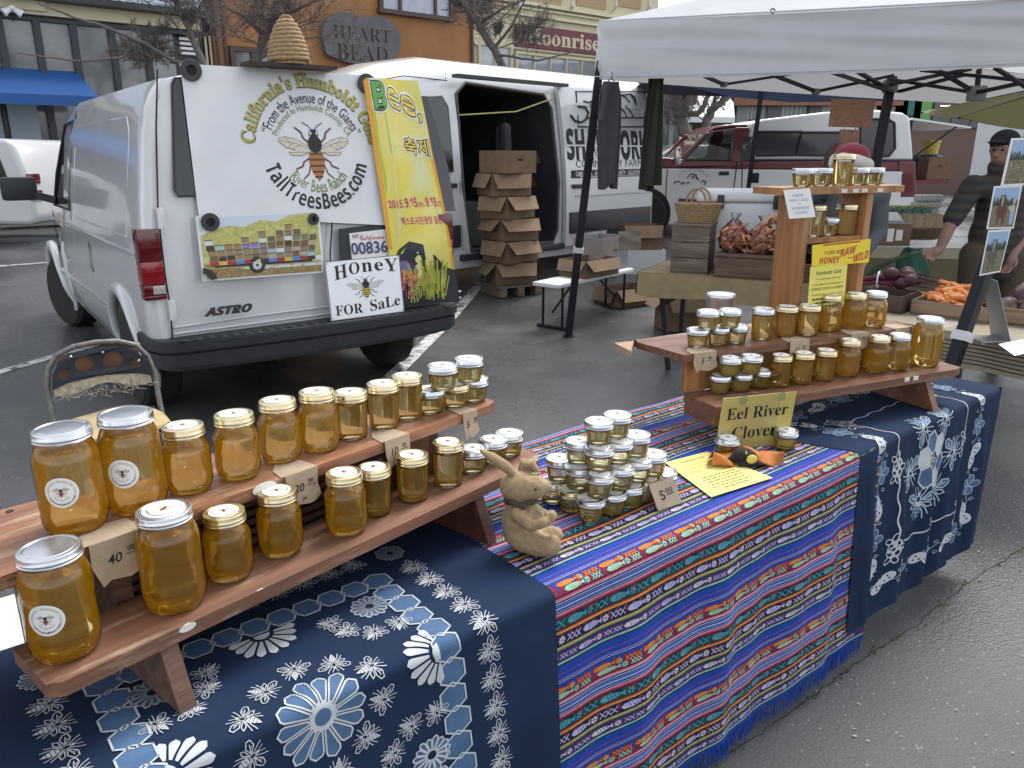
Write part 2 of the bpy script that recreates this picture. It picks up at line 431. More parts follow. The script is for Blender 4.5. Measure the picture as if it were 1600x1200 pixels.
for a, c in zip(kp, kp[1:]):
    for i in range(14): cp.append(a.lerp(c, i / 14) + Vector((RN.uniform(-.006, .006), RN.uniform(-.006, .006), .0005)))
ck.tube(cp, [.0008 + .002 * RN.random() for _ in cp], n=4); tag(ck.build('asphalt_crack', M('crack_black', (.012, .012, .012), .9)), kind='structure')
ms = MB()
for k in range(70):
    p = RN.choice(cp); s = RN.uniform(.003, .009) * (1 if RN.random() < .6 else .5); ms.ell((p.x + RN.gauss(0, .008), p.y + RN.gauss(0, .008), .001), (s, s * RN.uniform(.5, 1), s * .35), 0, 7, 5)
tag(ms.build('moss', M('moss_green', (.07, .09, .02), .95, noise=.4, nscale=60)), kind='stuff')
tag(lt.build('grit', M('pale_grit', (.32, .31, .28), .8)), kind='stuff')

# ------------------------------------------------------------------ folding banquet tables under the cloths
TZ = .74; TD = .69
def folding_table(x0, x1, label):
    t = thing('folding_table', label, 'table', TW((x0 + x1) / 2, TD / 2 + .007, 0), A0, 'white folding tables of the honey stall')
    L = x1 - x0
    MB().box((0, 0, TZ - .024), (L, TD - .006, .044), bev=.019, seg=3).build('tabletop', M('white_plastic', (.72, .73, .74), .45, noise=.08, nscale=6), t)
    for sx in (-1, 1):
        for sy in (-1, 1):
            MB().tube([(sx * (L / 2 - .2), sy * (TD / 2 - .1), TZ - .05), (sx * (L / 2 - .2), sy * (TD / 2 - .1), .0)], .014).build('leg', M('grey_steel', (.3, .31, .32), .45, metal=.6), t)
        MB().tube([(sx * (L / 2 - .2), -TD / 2 + .1, .12), (sx * (L / 2 - .2), TD / 2 - .1, .12)], .012).build('stretcher', MATS['grey_steel'], t)
    return t
folding_table(-1.42, .4, 'white folding table under the hexagon and bee batik cloth, nearest the camera')
folding_table(.405, 2.235, 'white folding table under the ladybug batik cloth, bare white rim showing at its end')

# ------------------------------------------------------------------ cloths
FR = .022     # fold radius at the table edge
def cloth_fn(top_z, xs0=0, skew=0, amp=.02, seed=0, flare=.05, rot=0, period=.33, rip=0, gather=0):
    r_ = random.Random(seed); ph = [r_.uniform(0, 6.28) for _ in range(6)]
    q = FR * PI / 2
    def S(u, v, o=0):
        x = u + skew * max(0, -v) * (1 if gather == 0 else max(0, 1 - (u - 1.2) / .5)) + (gather * max(0, v) * (1 - 2 * (u - 1.2) / 1.05) if gather else 0)
        if v <= -FR:
            z = top_z + rip * (math.sin(u * 21 + v * 9 + ph[3]) * .5 + math.sin(-u * 8 + v * 31 + ph[4])) * min(1, max(0, (-v - .05) * 12)) * smoothstep(.0, .1, u) * (1 - smoothstep(1.05, 1.2, u))
            return TW(x, -v - .0, z + o)
        if v < -FR + q:
            a = (v + FR) / FR
            return TW(x, FR - (FR + o) * math.sin(a), top_z - FR + (FR + o) * math.cos(a))
        dz = v + FR - q; k = min(1, dz / .3)
        wv = math.sin(u * 2 * PI / period + ph[0] + .6 * math.sin(u * 5 + ph[1])) + .45 * math.sin(u * 2 * PI / period * 2.3 + ph[2])
        y = -(flare * dz + amp * k * (wv + .9)) - o
        return TW(x + .02 * k * math.sin(u * 9 + ph[1]), y, top_z - FR - dz * (1 - .02 * wv * k))
    return S
class Cloth:
    def __init__(s, S): s.S = S; s.mb = MB()
    def sheet(s, us, vs, mi, off=0):
        n = len(us)
        s.mb.add([s.S(u, v, off) for v in vs for u in us], [(j * n + i, (j + 1) * n + i, (j + 1) * n + i + 1, j * n + i + 1) for j in range(len(vs) - 1) for i in range(n - 1)], mi)
    def tri(s, a, b, c, mi, off, lim=.022, depth=0):
        E = [((a[0] - b[0]) ** 2 + (a[1] - b[1]) ** 2, 0), ((b[0] - c[0]) ** 2 + (b[1] - c[1]) ** 2, 1), ((c[0] - a[0]) ** 2 + (c[1] - a[1]) ** 2, 2)]
        vm = (a[1] + b[1] + c[1]) / 3; L = lim if vm > -.06 else .08
        if abs(vm) < .05: L = .008
        e = max(E)
        if e[0] > L * L and depth < 9:
            P = [a, b, c]; i = e[1]; p, q, r = P[i], P[(i + 1) % 3], P[(i + 2) % 3]
            m = ((p[0] + q[0]) / 2, (p[1] + q[1]) / 2)
            s.tri(p, m, r, mi, off, lim, depth + 1); s.tri(m, q, r, mi, off, lim, depth + 1); return
        if (b[0] - a[0]) * (c[1] - a[1]) - (c[0] - a[0]) * (b[1] - a[1]) > 0: b, c = c, b
        s.mb.add([s.S(*a, off), s.S(*b, off), s.S(*c, off)], [(0, 1, 2)], mi)
    def fill(s, pts, mi, off=.0012):
        for t in tessellate_polygon([[Vector((x, y, 0)) for x, y in pts]]): s.tri(*[pts[i] for i in t], mi, off)
    def line(s, pts, wd, mi, off=.002, closed=False):
        P = list(pts) + ([pts[0]] if closed else [])
        for (x0, y0), (x1, y1) in zip(P, P[1:]):
            L = math.hypot(x1 - x0, y1 - y0)
            if L < 1e-6: continue
            dx, dy = (x1 - x0) / L, (y1 - y0) / L; nx_, ny_ = -dy * wd / 2, dx * wd / 2; e = wd * .25
            x0_, y0_, x1_, y1_ = x0 - dx * e, y0 - dy * e, x1 + dx * e, y1 + dy * e
            Q = [(x0_ + nx_, y0_ + ny_), (x0_ - nx_, y0_ - ny_), (x1_ - nx_, y1_ - ny_), (x1_ + nx_, y1_ + ny_)]
            s.tri(Q[0], Q[1], Q[2], mi, off); s.tri(Q[0], Q[2], Q[3], mi, off)
def xf(pts, c, a=0, k=1, mir=1):
    ca, sa = math.cos(a), math.sin(a)
    return [(c[0] + k * (x * mir * ca - y * sa), c[1] + k * (x * mir * sa + y * ca)) for x, y in pts]
def ellp(cx, cy, rx, ry, a=0, n=14): return xf([(rx * math.cos(2 * PI * i / n), ry * math.sin(2 * PI * i / n)) for i in range(n)], (cx, cy), a)
def petal(L0, L1, wd, n=6):
    """round tipped petal along +x"""
    up = [(L0 + (L1 - L0) * t, wd * (.25 + .75 * min(1, t * 1.25)) * math.sqrt(max(0, 1 - max(0, (t - .72) / .28) ** 2))) for t in [i / 8 for i in range(9)]]
    return up + [(x, -y) for x, y in reversed(up[:-1])]
def batik_bee(C, c, a, k, W, B=None):
    """line-art bee, head towards +y of its own frame; about 1 unit long"""
    f = lambda pts: xf(pts, c, a, k)
    for sg in (-1, 1):
        wing = [(sg * .09, .13), (sg * .3, .32), (sg * .5, .3), (sg * .52, .18), (sg * .35, .07)]
        if B is not None: C.fill(f(wing), B)
        C.line(f(wing), .032 * k, W, closed=True); C.line(f([(sg * .12, .14), (sg * .4, .22)]), .03 * k, W); C.line(f([(sg * .28, .17), (sg * .3, .28)]), .025 * k, W)
        w2 = [(sg * .08, .06), (sg * .33, .02), (sg * .4, -.08), (sg * .25, -.1)]
        C.line(f(w2), .03 * k, W, closed=True)
        for q in ([(.07, .2), (.2, .4), (.25, .52)], [(.07, .02), (.22, -.14), (.3, -.3)], [(.06, -.03), (.16, -.22), (.2, -.42)]): C.line(f([(sg * x, y) for x, y in q]), .028 * k, W)
        C.line(f([(sg * .03, .34), (sg * .1, .5)]), .022 * k, W)
    C.line(f([(.0 + .075 * math.cos(i * PI / 5), .13 + .11 * math.sin(i * PI / 5)) for i in range(10)]), .035 * k, W, closed=True)
    C.fill(f([(.055 * math.cos(i * PI / 4), .29 + .05 * math.sin(i * PI / 4)) for i in range(8)]), W, .002)
    for i in range(4):
        y = -.02 - i * .105; wd = (.1, .115, .1, .065)[i]; w2 = (.115, .105, .075, .0)[i]
        C.fill(f([(-wd, y), (wd, y), (w2, y - .085), (-w2, y - .085)] if w2 else [(-wd, y), (wd, y), (0, y - .14)]), W if B is None else B, .002)
        if B is not None: C.line(f([(-wd, y), (wd, y)]), .02 * k, W, .0024)
def hexa(C, c, r, fillm, W, lw=.0032, rot=0, squash=1):
    p = [(c[0] + r * math.cos(PI / 3 * i + rot), c[1] + r * squash * math.sin(PI / 3 * i + rot)) for i in range(6)]
    C.fill(p, fillm); C.line(p, lw, W, .0022, closed=True)
def rosette(C, c, r0, r1, n, Bm, W, lw=.0035, rot=0):
    wd = PI * (r0 * .35 + r1 * .62) / n
    for i in range(n):
        p = xf(petal(r0, r1 * (1 + .05 * math.sin(i * 2.7)), wd), c, 2 * PI * i / n + rot); C.fill(p, Bm); C.line(p, lw, W, .0022, closed=True)
navy = M('indigo_cotton', (.0085, .02, .05), .9, col2=(.012, .028, .066), nscale=5, spec=.2)
weave(navy, 420, .12)
bwhite = M('batik_white', (.5, .53, .55), .85, noise=.12, nscale=40)
bblue = M('batik_blue', (.042, .095, .19), .85, col2=(.07, .14, .26), nscale=12)
frange = lambda a, b, st: [a + (b - a) * i / max(1, round((b - a) / st)) for i in range(max(1, round((b - a) / st)) + 1)]
def vrange(v0, v1): return frange(v0, -.06, .05) + frange(-.055, .02, .006)[0:] + frange(.035, v1, .02)

# near batik cloth: hexagon frame, bees and daisies
C = Cloth(cloth_fn(TZ + .0055, amp=.006, seed=3, flare=.05, period=.5))
C.sheet(frange(-1.3, .006, .03), vrange(-.47, .66), 0)
C.sheet(frange(-1.3, .006, .03), [.655, .668], 0)
cx = -.506; W_, B_ = 1, 2
for i in range(11):
    y = -.255 + .0515 * i
    hexa(C, (cx + .255 - (.004 if i % 2 else 0), y), .0305, B_, W_, rot=PI / 6, squash=1)
    hexa(C, (cx - .255 + (.004 if i % 2 else 0), y), .0305, B_, W_, rot=PI / 6)
for i in range(1, 10):
    x = cx - .255 + .051 * i
    hexa(C, (x, -.256), .0295, B_, W_, rot=0, squash=.95); hexa(C, (x, .262), .0295, B_, W_)
for i in range(10):
    y = -.258 + .0615 * i
    batik_bee(C, (cx + .338, y), PI / 2 + PI - .25, .058, W_); batik_bee(C, (cx - .337, y), PI / 2 + PI - .1, .058, W_)
for i in range(10):
    x = cx - .255 + .0555 * i
    batik_bee(C, (x, -.347), PI + PI + .12, .055, W_); batik_bee(C, (x, .352), PI, .055, W_)
for sx in (-1, 1):
    for sy in (-1, 1):
        rosette(C, (cx + sx * .333, .003 + sy * .343), .008, .031, 16, B_, W_, .0025)
        rosette(C, (cx + sx * .197, .008 + sy * .192), .010, .036, 15, B_, W_, .0028)
        for (x, y, a) in ((.11, .19, 2.2), (.124, .148, 1.6), (.16, .111, 1.0), (.212, .108, .5)): batik_bee(C, (cx + sx * x, .008 + sy * y), a * sx * -sy + (PI if sy < 0 else 0), .048, W_)
for i in range(11):
    a = 2 * PI * (i + .3) / 11; batik_bee(C, (cx + .112 * math.cos(a) * 1.02, .022 + .112 * math.sin(a)), a + (PI / 2 if i % 2 else -PI / 2) * .8, .052, W_)
rosette(C, (cx + .008, .022), .024, .076, 14, B_, W_, .003)
C.fill(ellp(cx + .008, .022, .023, .023, n=20), W_, .0026); C.fill(ellp(cx + .008, .022, .0145, .0145, n=18), B_, .003)
for (fx, fy, a0) in ((cx, -.226, PI / 2), (cx + .235, .004, PI), (cx - .228, .004, 0), (cx, .235, -PI / 2)):
    for i in range(9):
        C.fill(xf(petal(.022, .062 + (.006 if 1 < i < 7 else 0), .0085), (fx, fy), a0 + math.radians(-84 + 21 * i)), W_, .0018)
    C.fill(xf([(.015 * math.cos(t), .015 * math.sin(t)) for t in [-PI / 2 + PI * i / 8 for i in range(9)]], (fx, fy), a0), W_, .0018)
o = C.mb.build('batik_tablecloth', [navy, bwhite, bblue])
tag(o, 'navy batik tablecloth with blue hexagons, daisies and white bees on the nearest table', 'tablecloth')

# far batik cloth: ladybug border, comb of six cells ringed by bees
C = Cloth(cloth_fn(TZ + .0055, skew=-.42, amp=.014, seed=8, flare=.02, gather=.075, period=.21))
C.sheet(frange(1.20, 2.246, .02), vrange(-.36, .60), 0)
c0 = (1.69, .14)
for i in range(6):
    a = PI / 3 * i + PI / 6 - .2; hexa(C, (c0[0] + .069 * math.cos(a), c0[1] + .069 * math.sin(a)), .041, W_ if i % 2 else B_, W_, .006, rot=-.2)
for i in range(5): a = 2 * PI * i / 5; C.line(ellp(c0[0] + .014 * math.cos(a), c0[1] + .014 * math.sin(a), .011, .007, a, 8), .004, W_, closed=True)
for i in range(6):
    a = PI / 3 * i; batik_bee(C, (c0[0] + .168 * math.cos(a), c0[1] + .158 * math.sin(a)), a + PI / 2 + (.5 if i % 2 else -.4), .125, W_ if False else 3, B_)
    C.fill(ellp(c0[0] + .168 * math.cos(a), c0[1] + .158 * math.sin(a), .009, .013, a), W_, .003)
def vine(pts, off=.012, nw=60):
    out = []
    for (x0, y0), (x1, y1) in zip(pts, pts[1:]):
        L = math.hypot(x1 - x0, y1 - y0); k = max(2, int(L / .012))
        for i in range(k):
            t = i / k; out.append((x0 + (x1 - x0) * t - (y1 - y0) / L * off * math.sin(len(out) * .9), y0 + (y1 - y0) * t + (x1 - x0) / L * off * math.sin(len(out) * .9)))
    return out
def ladybug(C, c, a, k=.03):
    for sg in (-1, 1):
        C.fill(ellp(*xf([(sg * .55 * k, 0)], c, a)[0], .8 * k, .5 * k, a + .35 * sg), W_, .002)
        for (dx, dy) in ((.3, .1), (.7, -.15), (.75, .2)): C.fill(ellp(*xf([(sg * dx * k, dy * k)], c, a)[0], .1 * k, .1 * k, n=6), 0, .003)
    C.line(xf([(0, -.2 * k), (-.25 * k, -.7 * k)], c, a), .002, W_); C.line(xf([(0, -.2 * k), (.25 * k, -.7 * k)], c, a), .002, W_)
bd = [(1.345, -.30), (1.345, .49), (2.06, .49), (2.06, -.30)]
cyc = [bd[0], bd[1], bd[2], bd[3], bd[0]]
for (x0, y0), (x1, y1) in zip(cyc, cyc[1:]):
    L = math.hypot(x1 - x0, y1 - y0); k = round(L / .118); an = math.atan2(y1 - y0, x1 - x0)
    C.line(vine([(x0, y0), (x1, y1)], .009), .0022, 3)
    for i in range(k):
        t = (i + .5) / k; p = (x0 + (x1 - x0) * t, y0 + (y1 - y0) * t)
        if i % 2 == 0:
            ladybug(C, p, an + .4 * (1 if i % 4 else -1), .038)
        else:
            for q in range(5): C.fill(ellp(*xf([(  .022 * math.cos(q * 1.257), .022 * math.sin(q * 1.257))], p)[0], .018, .013, q * 1.257), B_, .002)
            for q in range(5): C.line(ellp(*xf([(  .022 * math.cos(q * 1.257), .022 * math.sin(q * 1.257))], p)[0], .018, .013, q * 1.257), .002, 3, .0026, closed=True)
        for sg in (-1, 1):
            cc = xf([(L / k / 2, sg * .02)], p, an)[0]; C.line([(cc[0] + .008 * math.cos(z) * (1 - z / 9), cc[1] + .008 * math.sin(z) * (1 - z / 9)) for z in [j * .7 for j in range(9)]], .0022, 3)
inn = [(1.435, -.155), (1.45, .385), (1.955, .385), (1.94, -.155)]
cyc = inn + [inn[0]]
for (x0, y0), (x1, y1) in zip(cyc, cyc[1:]): C.line(vine([(x0, y0), (x1, y1)], .004), .0055, W_)
for (x, y) in inn + [(1.445, .1), (1.95, .13), (1.7, .385)]:
    for q in range(3):
        for e in range(4):
            a = e * PI / 2 + q; cc = (x + .03 * math.cos(q * 2.1) * (1 if q else 0), y + .03 * math.sin(q * 2.1) * (1 if q else 0))
            C.line(ellp(cc[0] + .016 * math.cos(a), cc[1] + .016 * math.sin(a), .016, .009, a, 10), .0038, W_, closed=True)
# flap hanging at the table's end
fl = MB()
def endflap(u, v):
    d_ = v * .6; return TW(2.244 - .09 * d_ + .008 * math.sin(u * 14) * min(1, d_ * 4), .0 + u * .3 - .01 * d_, TZ + .0045 - d_)
C.mb.grid(endflap, 14, 14, 0)
o = C.mb.build('batik_tablecloth', [navy, bwhite, bblue, M('batik_pale_line', (.4, .48, .55), .85)])
tag(o, 'navy batik tablecloth with ladybug border and honeycomb ringed by bees at the far end', 'tablecloth')

# woven striped cloth between them
cols = dict(k=(.012, .012, .02), n=(.012, .016, .07), b=(.012, .06, .34), lb=(.10, .2, .6), w=(.62, .62, .66), p=(.55, .12, .25), pk=(.68, .33, .42), r=(.34, .02, .035), o=(.66, .2, .035), y=(.62, .42, .1), g=(.06, .22, .13), mg=(.3, .58, .42), go=(.45, .3, .12), m=(.36, .035, .24), pu=(.07, .03, .14), li=(.48, .47, .68), dg=(.012, .07, .075), te=(.09, .33, .42), mr=(.2, .03, .07), cr=(.6, .52, .36))
keys = list(cols); SM = []
for k in keys:
    c = cols[k]; m = M('woven_' + k, c, .8, noise=.22, nscale=70, spec=.2); SM.append(m)
    weave(m, 330, .2)
K = {k: i for i, k in enumerate(keys)}
per = [('A', 30), ('k', 2), ('r', 2), ('p', 3), ('pk', 3), ('w', 1), ('n', 4), ('w', 1.6), ('b', 3), ('lb', 3), ('n', 3), ('w', 1.8), ('lb', 3), ('b', 4), ('w', 1.2), ('n', 3), ('pk', 2.5), ('p', 3), ('r', 4), ('k', 2), ('B', 24), ('k', 2), ('r', 3), ('o', 4), ('y', 2), ('k', 2.5), ('C', 25), ('k', 2), ('go', 4), ('y', 1.5), ('g', 4), ('k', 3), ('D', 21), ('pu', 3), ('mg', 3.5), ('g', 2), ('n', 3), ('b', 19), ('m', 1.6), ('b', 12), ('pk', 1.2), ('b', 4), ('cr', 1.4), ('b', 9)]
PL = sum(v for _, v in per) / 1000
S = cloth_fn(TZ + .003, amp=.014, seed=5, flare=.02, period=.37, rip=.0022)
C = Cloth(S)
us = frange(-.01, 1.325, .025); us_front = us; us_top = frange(-.5, 1.9, .025)
RS = random.Random(4)
def flower(c, r, col, n=8):
    for i in range(n):
        a = 2 * PI * i / n; C.fill(xf([(r * .12, 0), (r * .55, r * .2), (r, 0), (r * .55, -r * .2)], c, a), K[col], .0011)
def fish(c, L, h, col, line, flip=1):
    b = [(-.5, 0), (-.36, .42), (0, .5), (.3, .32), (.42, .08), (.55, .4), (.55, -.4), (.42, -.08), (.3, -.32), (0, -.5), (-.36, -.42)]
    C.fill([(c[0] + flip * x * L, c[1] + y * h) for x, y in b], K[col], .001)
    for q in (-.2, -.05, .1, .25): C.line([(c[0] + flip * q * L, c[1] - .4 * h), (c[0] + flip * (q + .12) * L, c[1] + .35 * h)], .0013, K[line], .0016)
def zig(x, y, L, h, col, lw=.0022):
    k = max(2, int(L / (h * .7)))
    for s_ in (1, -1): C.line([(x + L * i / k, y + s_ * (h / 2 if i % 2 else -h / 2)) for i in range(k + 1)], lw, K[col], .0012)
def tris(u0, u1, v, h, c1, c2, st):
    x = u0; i = 0
    while x < u1 - st * .5:
        C.fill([(x, v), (x + st, v), (x + st / 2, v + h * .92)], K[c1 if i % 2 else c2], .0006); x += st; i += 1
def band(kind, v, h):
    u0, u1 = us[0], us[-1]; unit = .152 * .8; x = u0 - RS.uniform(0, unit)
    if kind == 'A': tris(u0, u1, v, h, 'r', 'b', .012)
    if kind == 'C': tris(u0, u1, v, h, 'mr', 'n', .011)
    while x < u1:
        def ok(a, b): return a >= u0 and b <= u1
        if kind == 'A':
            for (dy, c1, c2, s_) in ((.29, 'o', 'y', 0), (.73, 'mg', 'go', .012)):
                y = v + h * dy; hh = h * .46
                if ok(x + s_, x + s_ + .06): fish((x + .03 + s_, y), .052, hh * .9, c1 if dy < .5 else 'mg', c2)
                if ok(x + .055 + s_, x + .08 + s_): flower((x + .068 + s_, y), hh * .6, 'y' if dy < .5 else 'mg')
                if ok(x + .08 + s_, x + .12): zig(x + .082 + s_, y, .038 - s_, hh * .85, c1)
        elif kind == 'B':
            y = v + h / 2
            if ok(x, x + .06): fish((x + .028, y), .05, h * .72, 'te', 'dg')
            if ok(x + .055, x + .08): flower((x + .067, y), h * .44, 'te', 6)
            if ok(x + .08, x + .12): zig(x + .082, y, .036, h * .72, 'te')
            if ok(x, x + .15):
                for q in (0, .03, .06, .09): C.fill([(x + q, v + .001), (x + q + .02, v + .001), (x + q + .01, v + h * .7)], K['mr' if q in (0, .06) else 'n'], .0006)
        elif kind == 'C':
            y = v + h / 2
            if ok(x, x + .06): fish((x + .028, y), .05, h * .66, 'li', 'b')
            if ok(x + .055, x + .08): flower((x + .067, y), h * .42, 'w')
            if ok(x + .08, x + .12): zig(x + .082, y, .036, h * .6, 'li')
        else:
            y = v + h / 2
            if ok(x, x + .055): fish((x + .027, y), .048, h * .6, 'li' if RS.random() < .3 else 'w', 'pu')
            if ok(x + .053, x + .075): flower((x + .063, y), h * .4, 'w', 8)
            for q in (.076, .1):
                if ok(x + q, x + q + .02): zig(x + q, y, .02, h * .5, 'li', .0018)
        x += unit
v = -.03 - PL * 3 + .004
ground = dict(A='mr', B='dg', C='n', D='pu')
i = 0
while v < .64:
    us = us_top if v < -.04 else us_front
    k, wdt = per[i % len(per)]; h = wdt / 1000; v1 = min(v + h, .645)
    if v1 > -.684:
        va = max(v, -.684); n_ = max(1, math.ceil((v1 - va) / (.006 if -.06 < v < .03 else .012)))
        C.sheet(us, frange(va, v1, (v1 - va) / n_), K[ground.get(k, k)])
        if k in ground and va == v and v1 > v + h * .9: band(k, v, h)
    v = v1; i += 1
    if i > 600: break
o = C.mb.build('woven_tablecloth', SM)
tag(o, 'bright blue woven tablecloth with rainbow stripes of fish and flowers, fringed', 'tablecloth')
fr = MB()
u = us_front[0]
while u < us_front[-1]:
    p = S(u, .644); q = Vector((RS.uniform(-.008, .008), RS.uniform(-.012, .006), -RS.uniform(.04, .062)))
    pts = [p, p + q * .5 + Vector((RS.uniform(-.003, .003), 0, 0)), p + q]
    fr.tube(pts, [.0012, .0014, .0009], n=4); u += .0036
p_ = fr.build('fringe', SM[K['b']], o); p_['kind'] = 'stuff'
# ------------------------------------------------------------------ honey stands
wood_red = woodmat('worn_stained_board', (.31, .13, .06), (.16, .07, .04), (.42, .28, .18), 2.6, .42)
wood_dk = woodmat('dark_stained_board', (.1, .035, .022), (.055, .022, .016), None, 3, .5)
wood_gr = woodmat('weathered_board', (.2, .15, .11), (.11, .08, .06), (.27, .23, .19), 3, .8)
wood_or = woodmat('orange_fir_board', (.42, .2, .07), (.24, .1, .035), None, 2.2, .45, axis=(9, 9, .7))
wood_rd2 = woodmat('redwood_board', (.2, .085, .045), (.115, .05, .03), (.3, .17, .1), 2.4, .42)
wood_bn = woodmat('brown_worn_board', (.15, .075, .045), (.09, .045, .03), (.2, .14, .1), 3, .6)
chalk = M('white_scrap', (.65, .63, .58), .8)
def inv_pl(o, px, py, c=0, ax=1):
    """pixel -> local coordinates on the plane axis=c of an empty"""
    bpy.context.view_layer.update(); m = o.matrix_world; nv = m.to_3x3() @ Vector([1 if i == ax else 0 for i in range(3)])
    return m.inverted() @ onpl(px, py, m @ Vector([c if i == ax else 0 for i in range(3)]), nv)
def loc_h(o, px, py, z):
    bpy.context.view_layer.update(); return o.matrix_world.inverted() @ at(px, py, z)
LZ, UZ = .875, 1.005
st1 = thing('display_stand', 'worn reddish two-step wooden stand of honey jars on the nearest table', 'display stand', TW(-.845, .102, 0), A0 + math.radians(10.7))
b = MB(); b.prism([(-.0, .012), (.018, -.002), (1.085, 0), (1.118, .03), (1.125, .13), (.0, .135)], LZ - .024, LZ); b.build('lower_shelf', woodmat('weathered_stained_board', (.24, .105, .06), (.13, .065, .04), (.36, .25, .17), 2.4, .6), st1)
b = MB(); b.prism([(-.35, .113), (1.03, .108), (1.062, .12), (1.07, .228), (-.35, .24)], UZ - .022, UZ); b.build('upper_shelf', wood_red, st1)
b = MB(); b.prism([(-.35, .243), (1.0, .231), (.985, .255), (.4, .335), (-.35, .40)], UZ - .025, UZ - .003)
b.lathe([(.0, 0), (.006, 0), (.006, .001), (0, .001)], 10, 1, Matrix.Translation((.085, .345, UZ - .0028))); b.build('back_plank', [wood_red, ink], st1)
YZ = Matrix(((0, 0, 1, 0), (1, 0, 0, 0), (0, 1, 0, 0), (0, 0, 0, 1)))   # prism in y,z extruded along x
for x in (.172, .885):
    MB().prism([(-.03, TZ + .008), (.012, LZ - .0242), (.15, LZ - .0242), (.15, UZ - .0255), (.345, UZ - .0255), (.3, TZ + .008)], x - .014, x + .014, X=YZ).build('support_panel', wood_dk if x > .5 else wood_bn, st1)
MB().box((.105, .262, .87), (.11, .02, .2)).build('riser', wood_gr, st1)
rb = MB()
for k in range(11): rb.box((.5, .24, TZ + .02 + k * .02), (.6, .03, .012))
rb.box((.5, .262, .86), (.6, .01, .23)); rb.build('riser', wood_dk, st1)
MB().box((.84, .2, .885), (.06, .1, .19)).build('riser', wood_rd2, st1)
for (x, y, z, q) in ((.33, .001, LZ - .006, .03), (.2, -.0005, LZ - .006, .028), (.42, .107, UZ - .006, .05)): MB().lathe([(0, -.001), (q / 2, -.001), (q / 2, .001), (0, .001)], 14, X=Matrix.Translation((x, y - .001, z)) @ Matrix.Rotation(PI / 2, 4, 'X') @ Matrix.Scale(.45, 4, (0, 1, 0))).build('scrap_label', chalk, st1)

st2 = thing('display_stand', 'redwood two-step stand of honey jars bridging the striped and ladybug cloths', 'display stand', TW(.89, .414, 0), A0 - math.radians(14.75))
MB().prism([(.03, -.126), (1.045, -.126), (1.082, -.11), (1.09, .02), (.03, .032)], LZ - .026, LZ).build('lower_shelf', wood_rd2, st2)
MB().prism([(0, 0), (.955, 0), (.975, .02), (.975, .23), (-.02, .234), (-.035, .2)], UZ - .022, UZ).build('upper_shelf', wood_rd2, st2)
MB().prism([(-.11, .12), (-.02, .243), (.99, .243), (.99, .33), (-.1, .236)], UZ - .024, UZ - .004).build('back_plank', woodmat('pale_plank', (.42, .28, .17), (.3, .17, .1), None, 3), st2)
MB().prism([(-.12, .813), (-.12, LZ - .0265), (.03, LZ - .0265), (.03, .808)], .034, .058, X=YZ).build('end_cleat', wood_rd2, st2)
MB().prism([(-.1, TZ + .012), (-.1, LZ - .0265), (.03, LZ - .0265), (.062, UZ - .0245), (.2, UZ - .0245), (.2, TZ + .012)], .3, .326, X=YZ).build('support_panel', wood_rd2, st2)
MB().prism([(-.155, TZ + .009), (-.105, LZ - .0262), (.034, LZ - .0262), (.034, UZ - .0242), (.225, UZ - .0242), (.225, TZ + .009)], .92, .946, X=YZ).build('support_panel', wood_rd2, st2)
MB().box((.475, .044, .928), (.88, .018, .104)).build('riser', wood_or, st2)
for x in (.805, .845): MB().box((x, -.1275, LZ - .008), (.022, .003, .013)).build('scrap_label', chalk, st2)
bpy.context.view_layer.update()

# tower of jars on the far stand
tw = thing('display_tower', 'tall two-post wooden tower of jars and signs rising from the far stand', 'display tower', st2.matrix_world @ Vector((.455, .1, UZ)), A0 - math.radians(14.75))
for x in (.066, .336): MB().box((x, .06, .225), (.028, .12, .45), bev=.002).build('post', wood_or, tw)
MB().prism([(-.055, -.008), (.47, -.015), (.492, .02), (.492, .12), (-.055, .125)], .4505, .4725).build('top_shelf', wood_or, tw)
MB().box((.201, .06, .302), (.239, .11, .018)).build('middle_shelf', wood_or, tw)
for i, x in enumerate((.2, .25, .29, .36)): MB().box((x, -.0135, .459), (.025, .003, .012)).build('scrap_label', chalk, tw)

# ------------------------------------------------------------------ jars
h_am = honeymat('amber_honey', (1, .83, .05), 9, (1, .57, .01), .27)
h_go = honeymat('golden_honey', (1, .86, .07), 9, (1, .58, .02), .22)
h_st = honeymat('straw_honey', (1, .88, .14), 8, (1, .74, .08), .2)
lab = [paper, M('label_tan', (.5, .42, .26), .7), M('label_red', (.35, .06, .03), .6), M('label_black', (.02, .018, .016), .6), M('label_grey', (.5, .5, .48), .7)]
def bee_emblem(b, c, k, fn, dark=3, red=2, wing=1):
    """tiny printed bee, head up; fn maps 2-D to the surface"""
    P = lambda pts, mi: b.add([fn(c[0] + x * k, c[1] + y * k) for x, y in pts], [tuple(range(len(pts)))], mi)
    for sg in (-1, 1):
        P([(sg * x, y) for x, y in ((.06, .1), (.3, .3), (.55, .28), (.6, .16), (.4, .04))][::sg], wing)
        for q in ((.1, .2, .35, .42), (.1, -.02, .4, -.14), (.1, -.1, .3, -.4)):
            x0, y0, x1, y1 = q; P([(sg * x0, y0 + .02), (sg * x1, y1 + .02), (sg * x1, y1 - .02), (sg * x0, y0 - .03)][::-sg], dark)
    P([(.11 * math.cos(a), .14 + .16 * math.sin(a)) for a in [i * PI / 4 for i in range(8)]], dark)
    P([(-.12, .0), (-.13, -.2), (0, -.45), (.13, -.2), (.12, .0)], red)
    for y in (-.1, -.24): P([(-.12, y), (-.11, y - .05), (.11, y - .05), (.12, y)], dark)
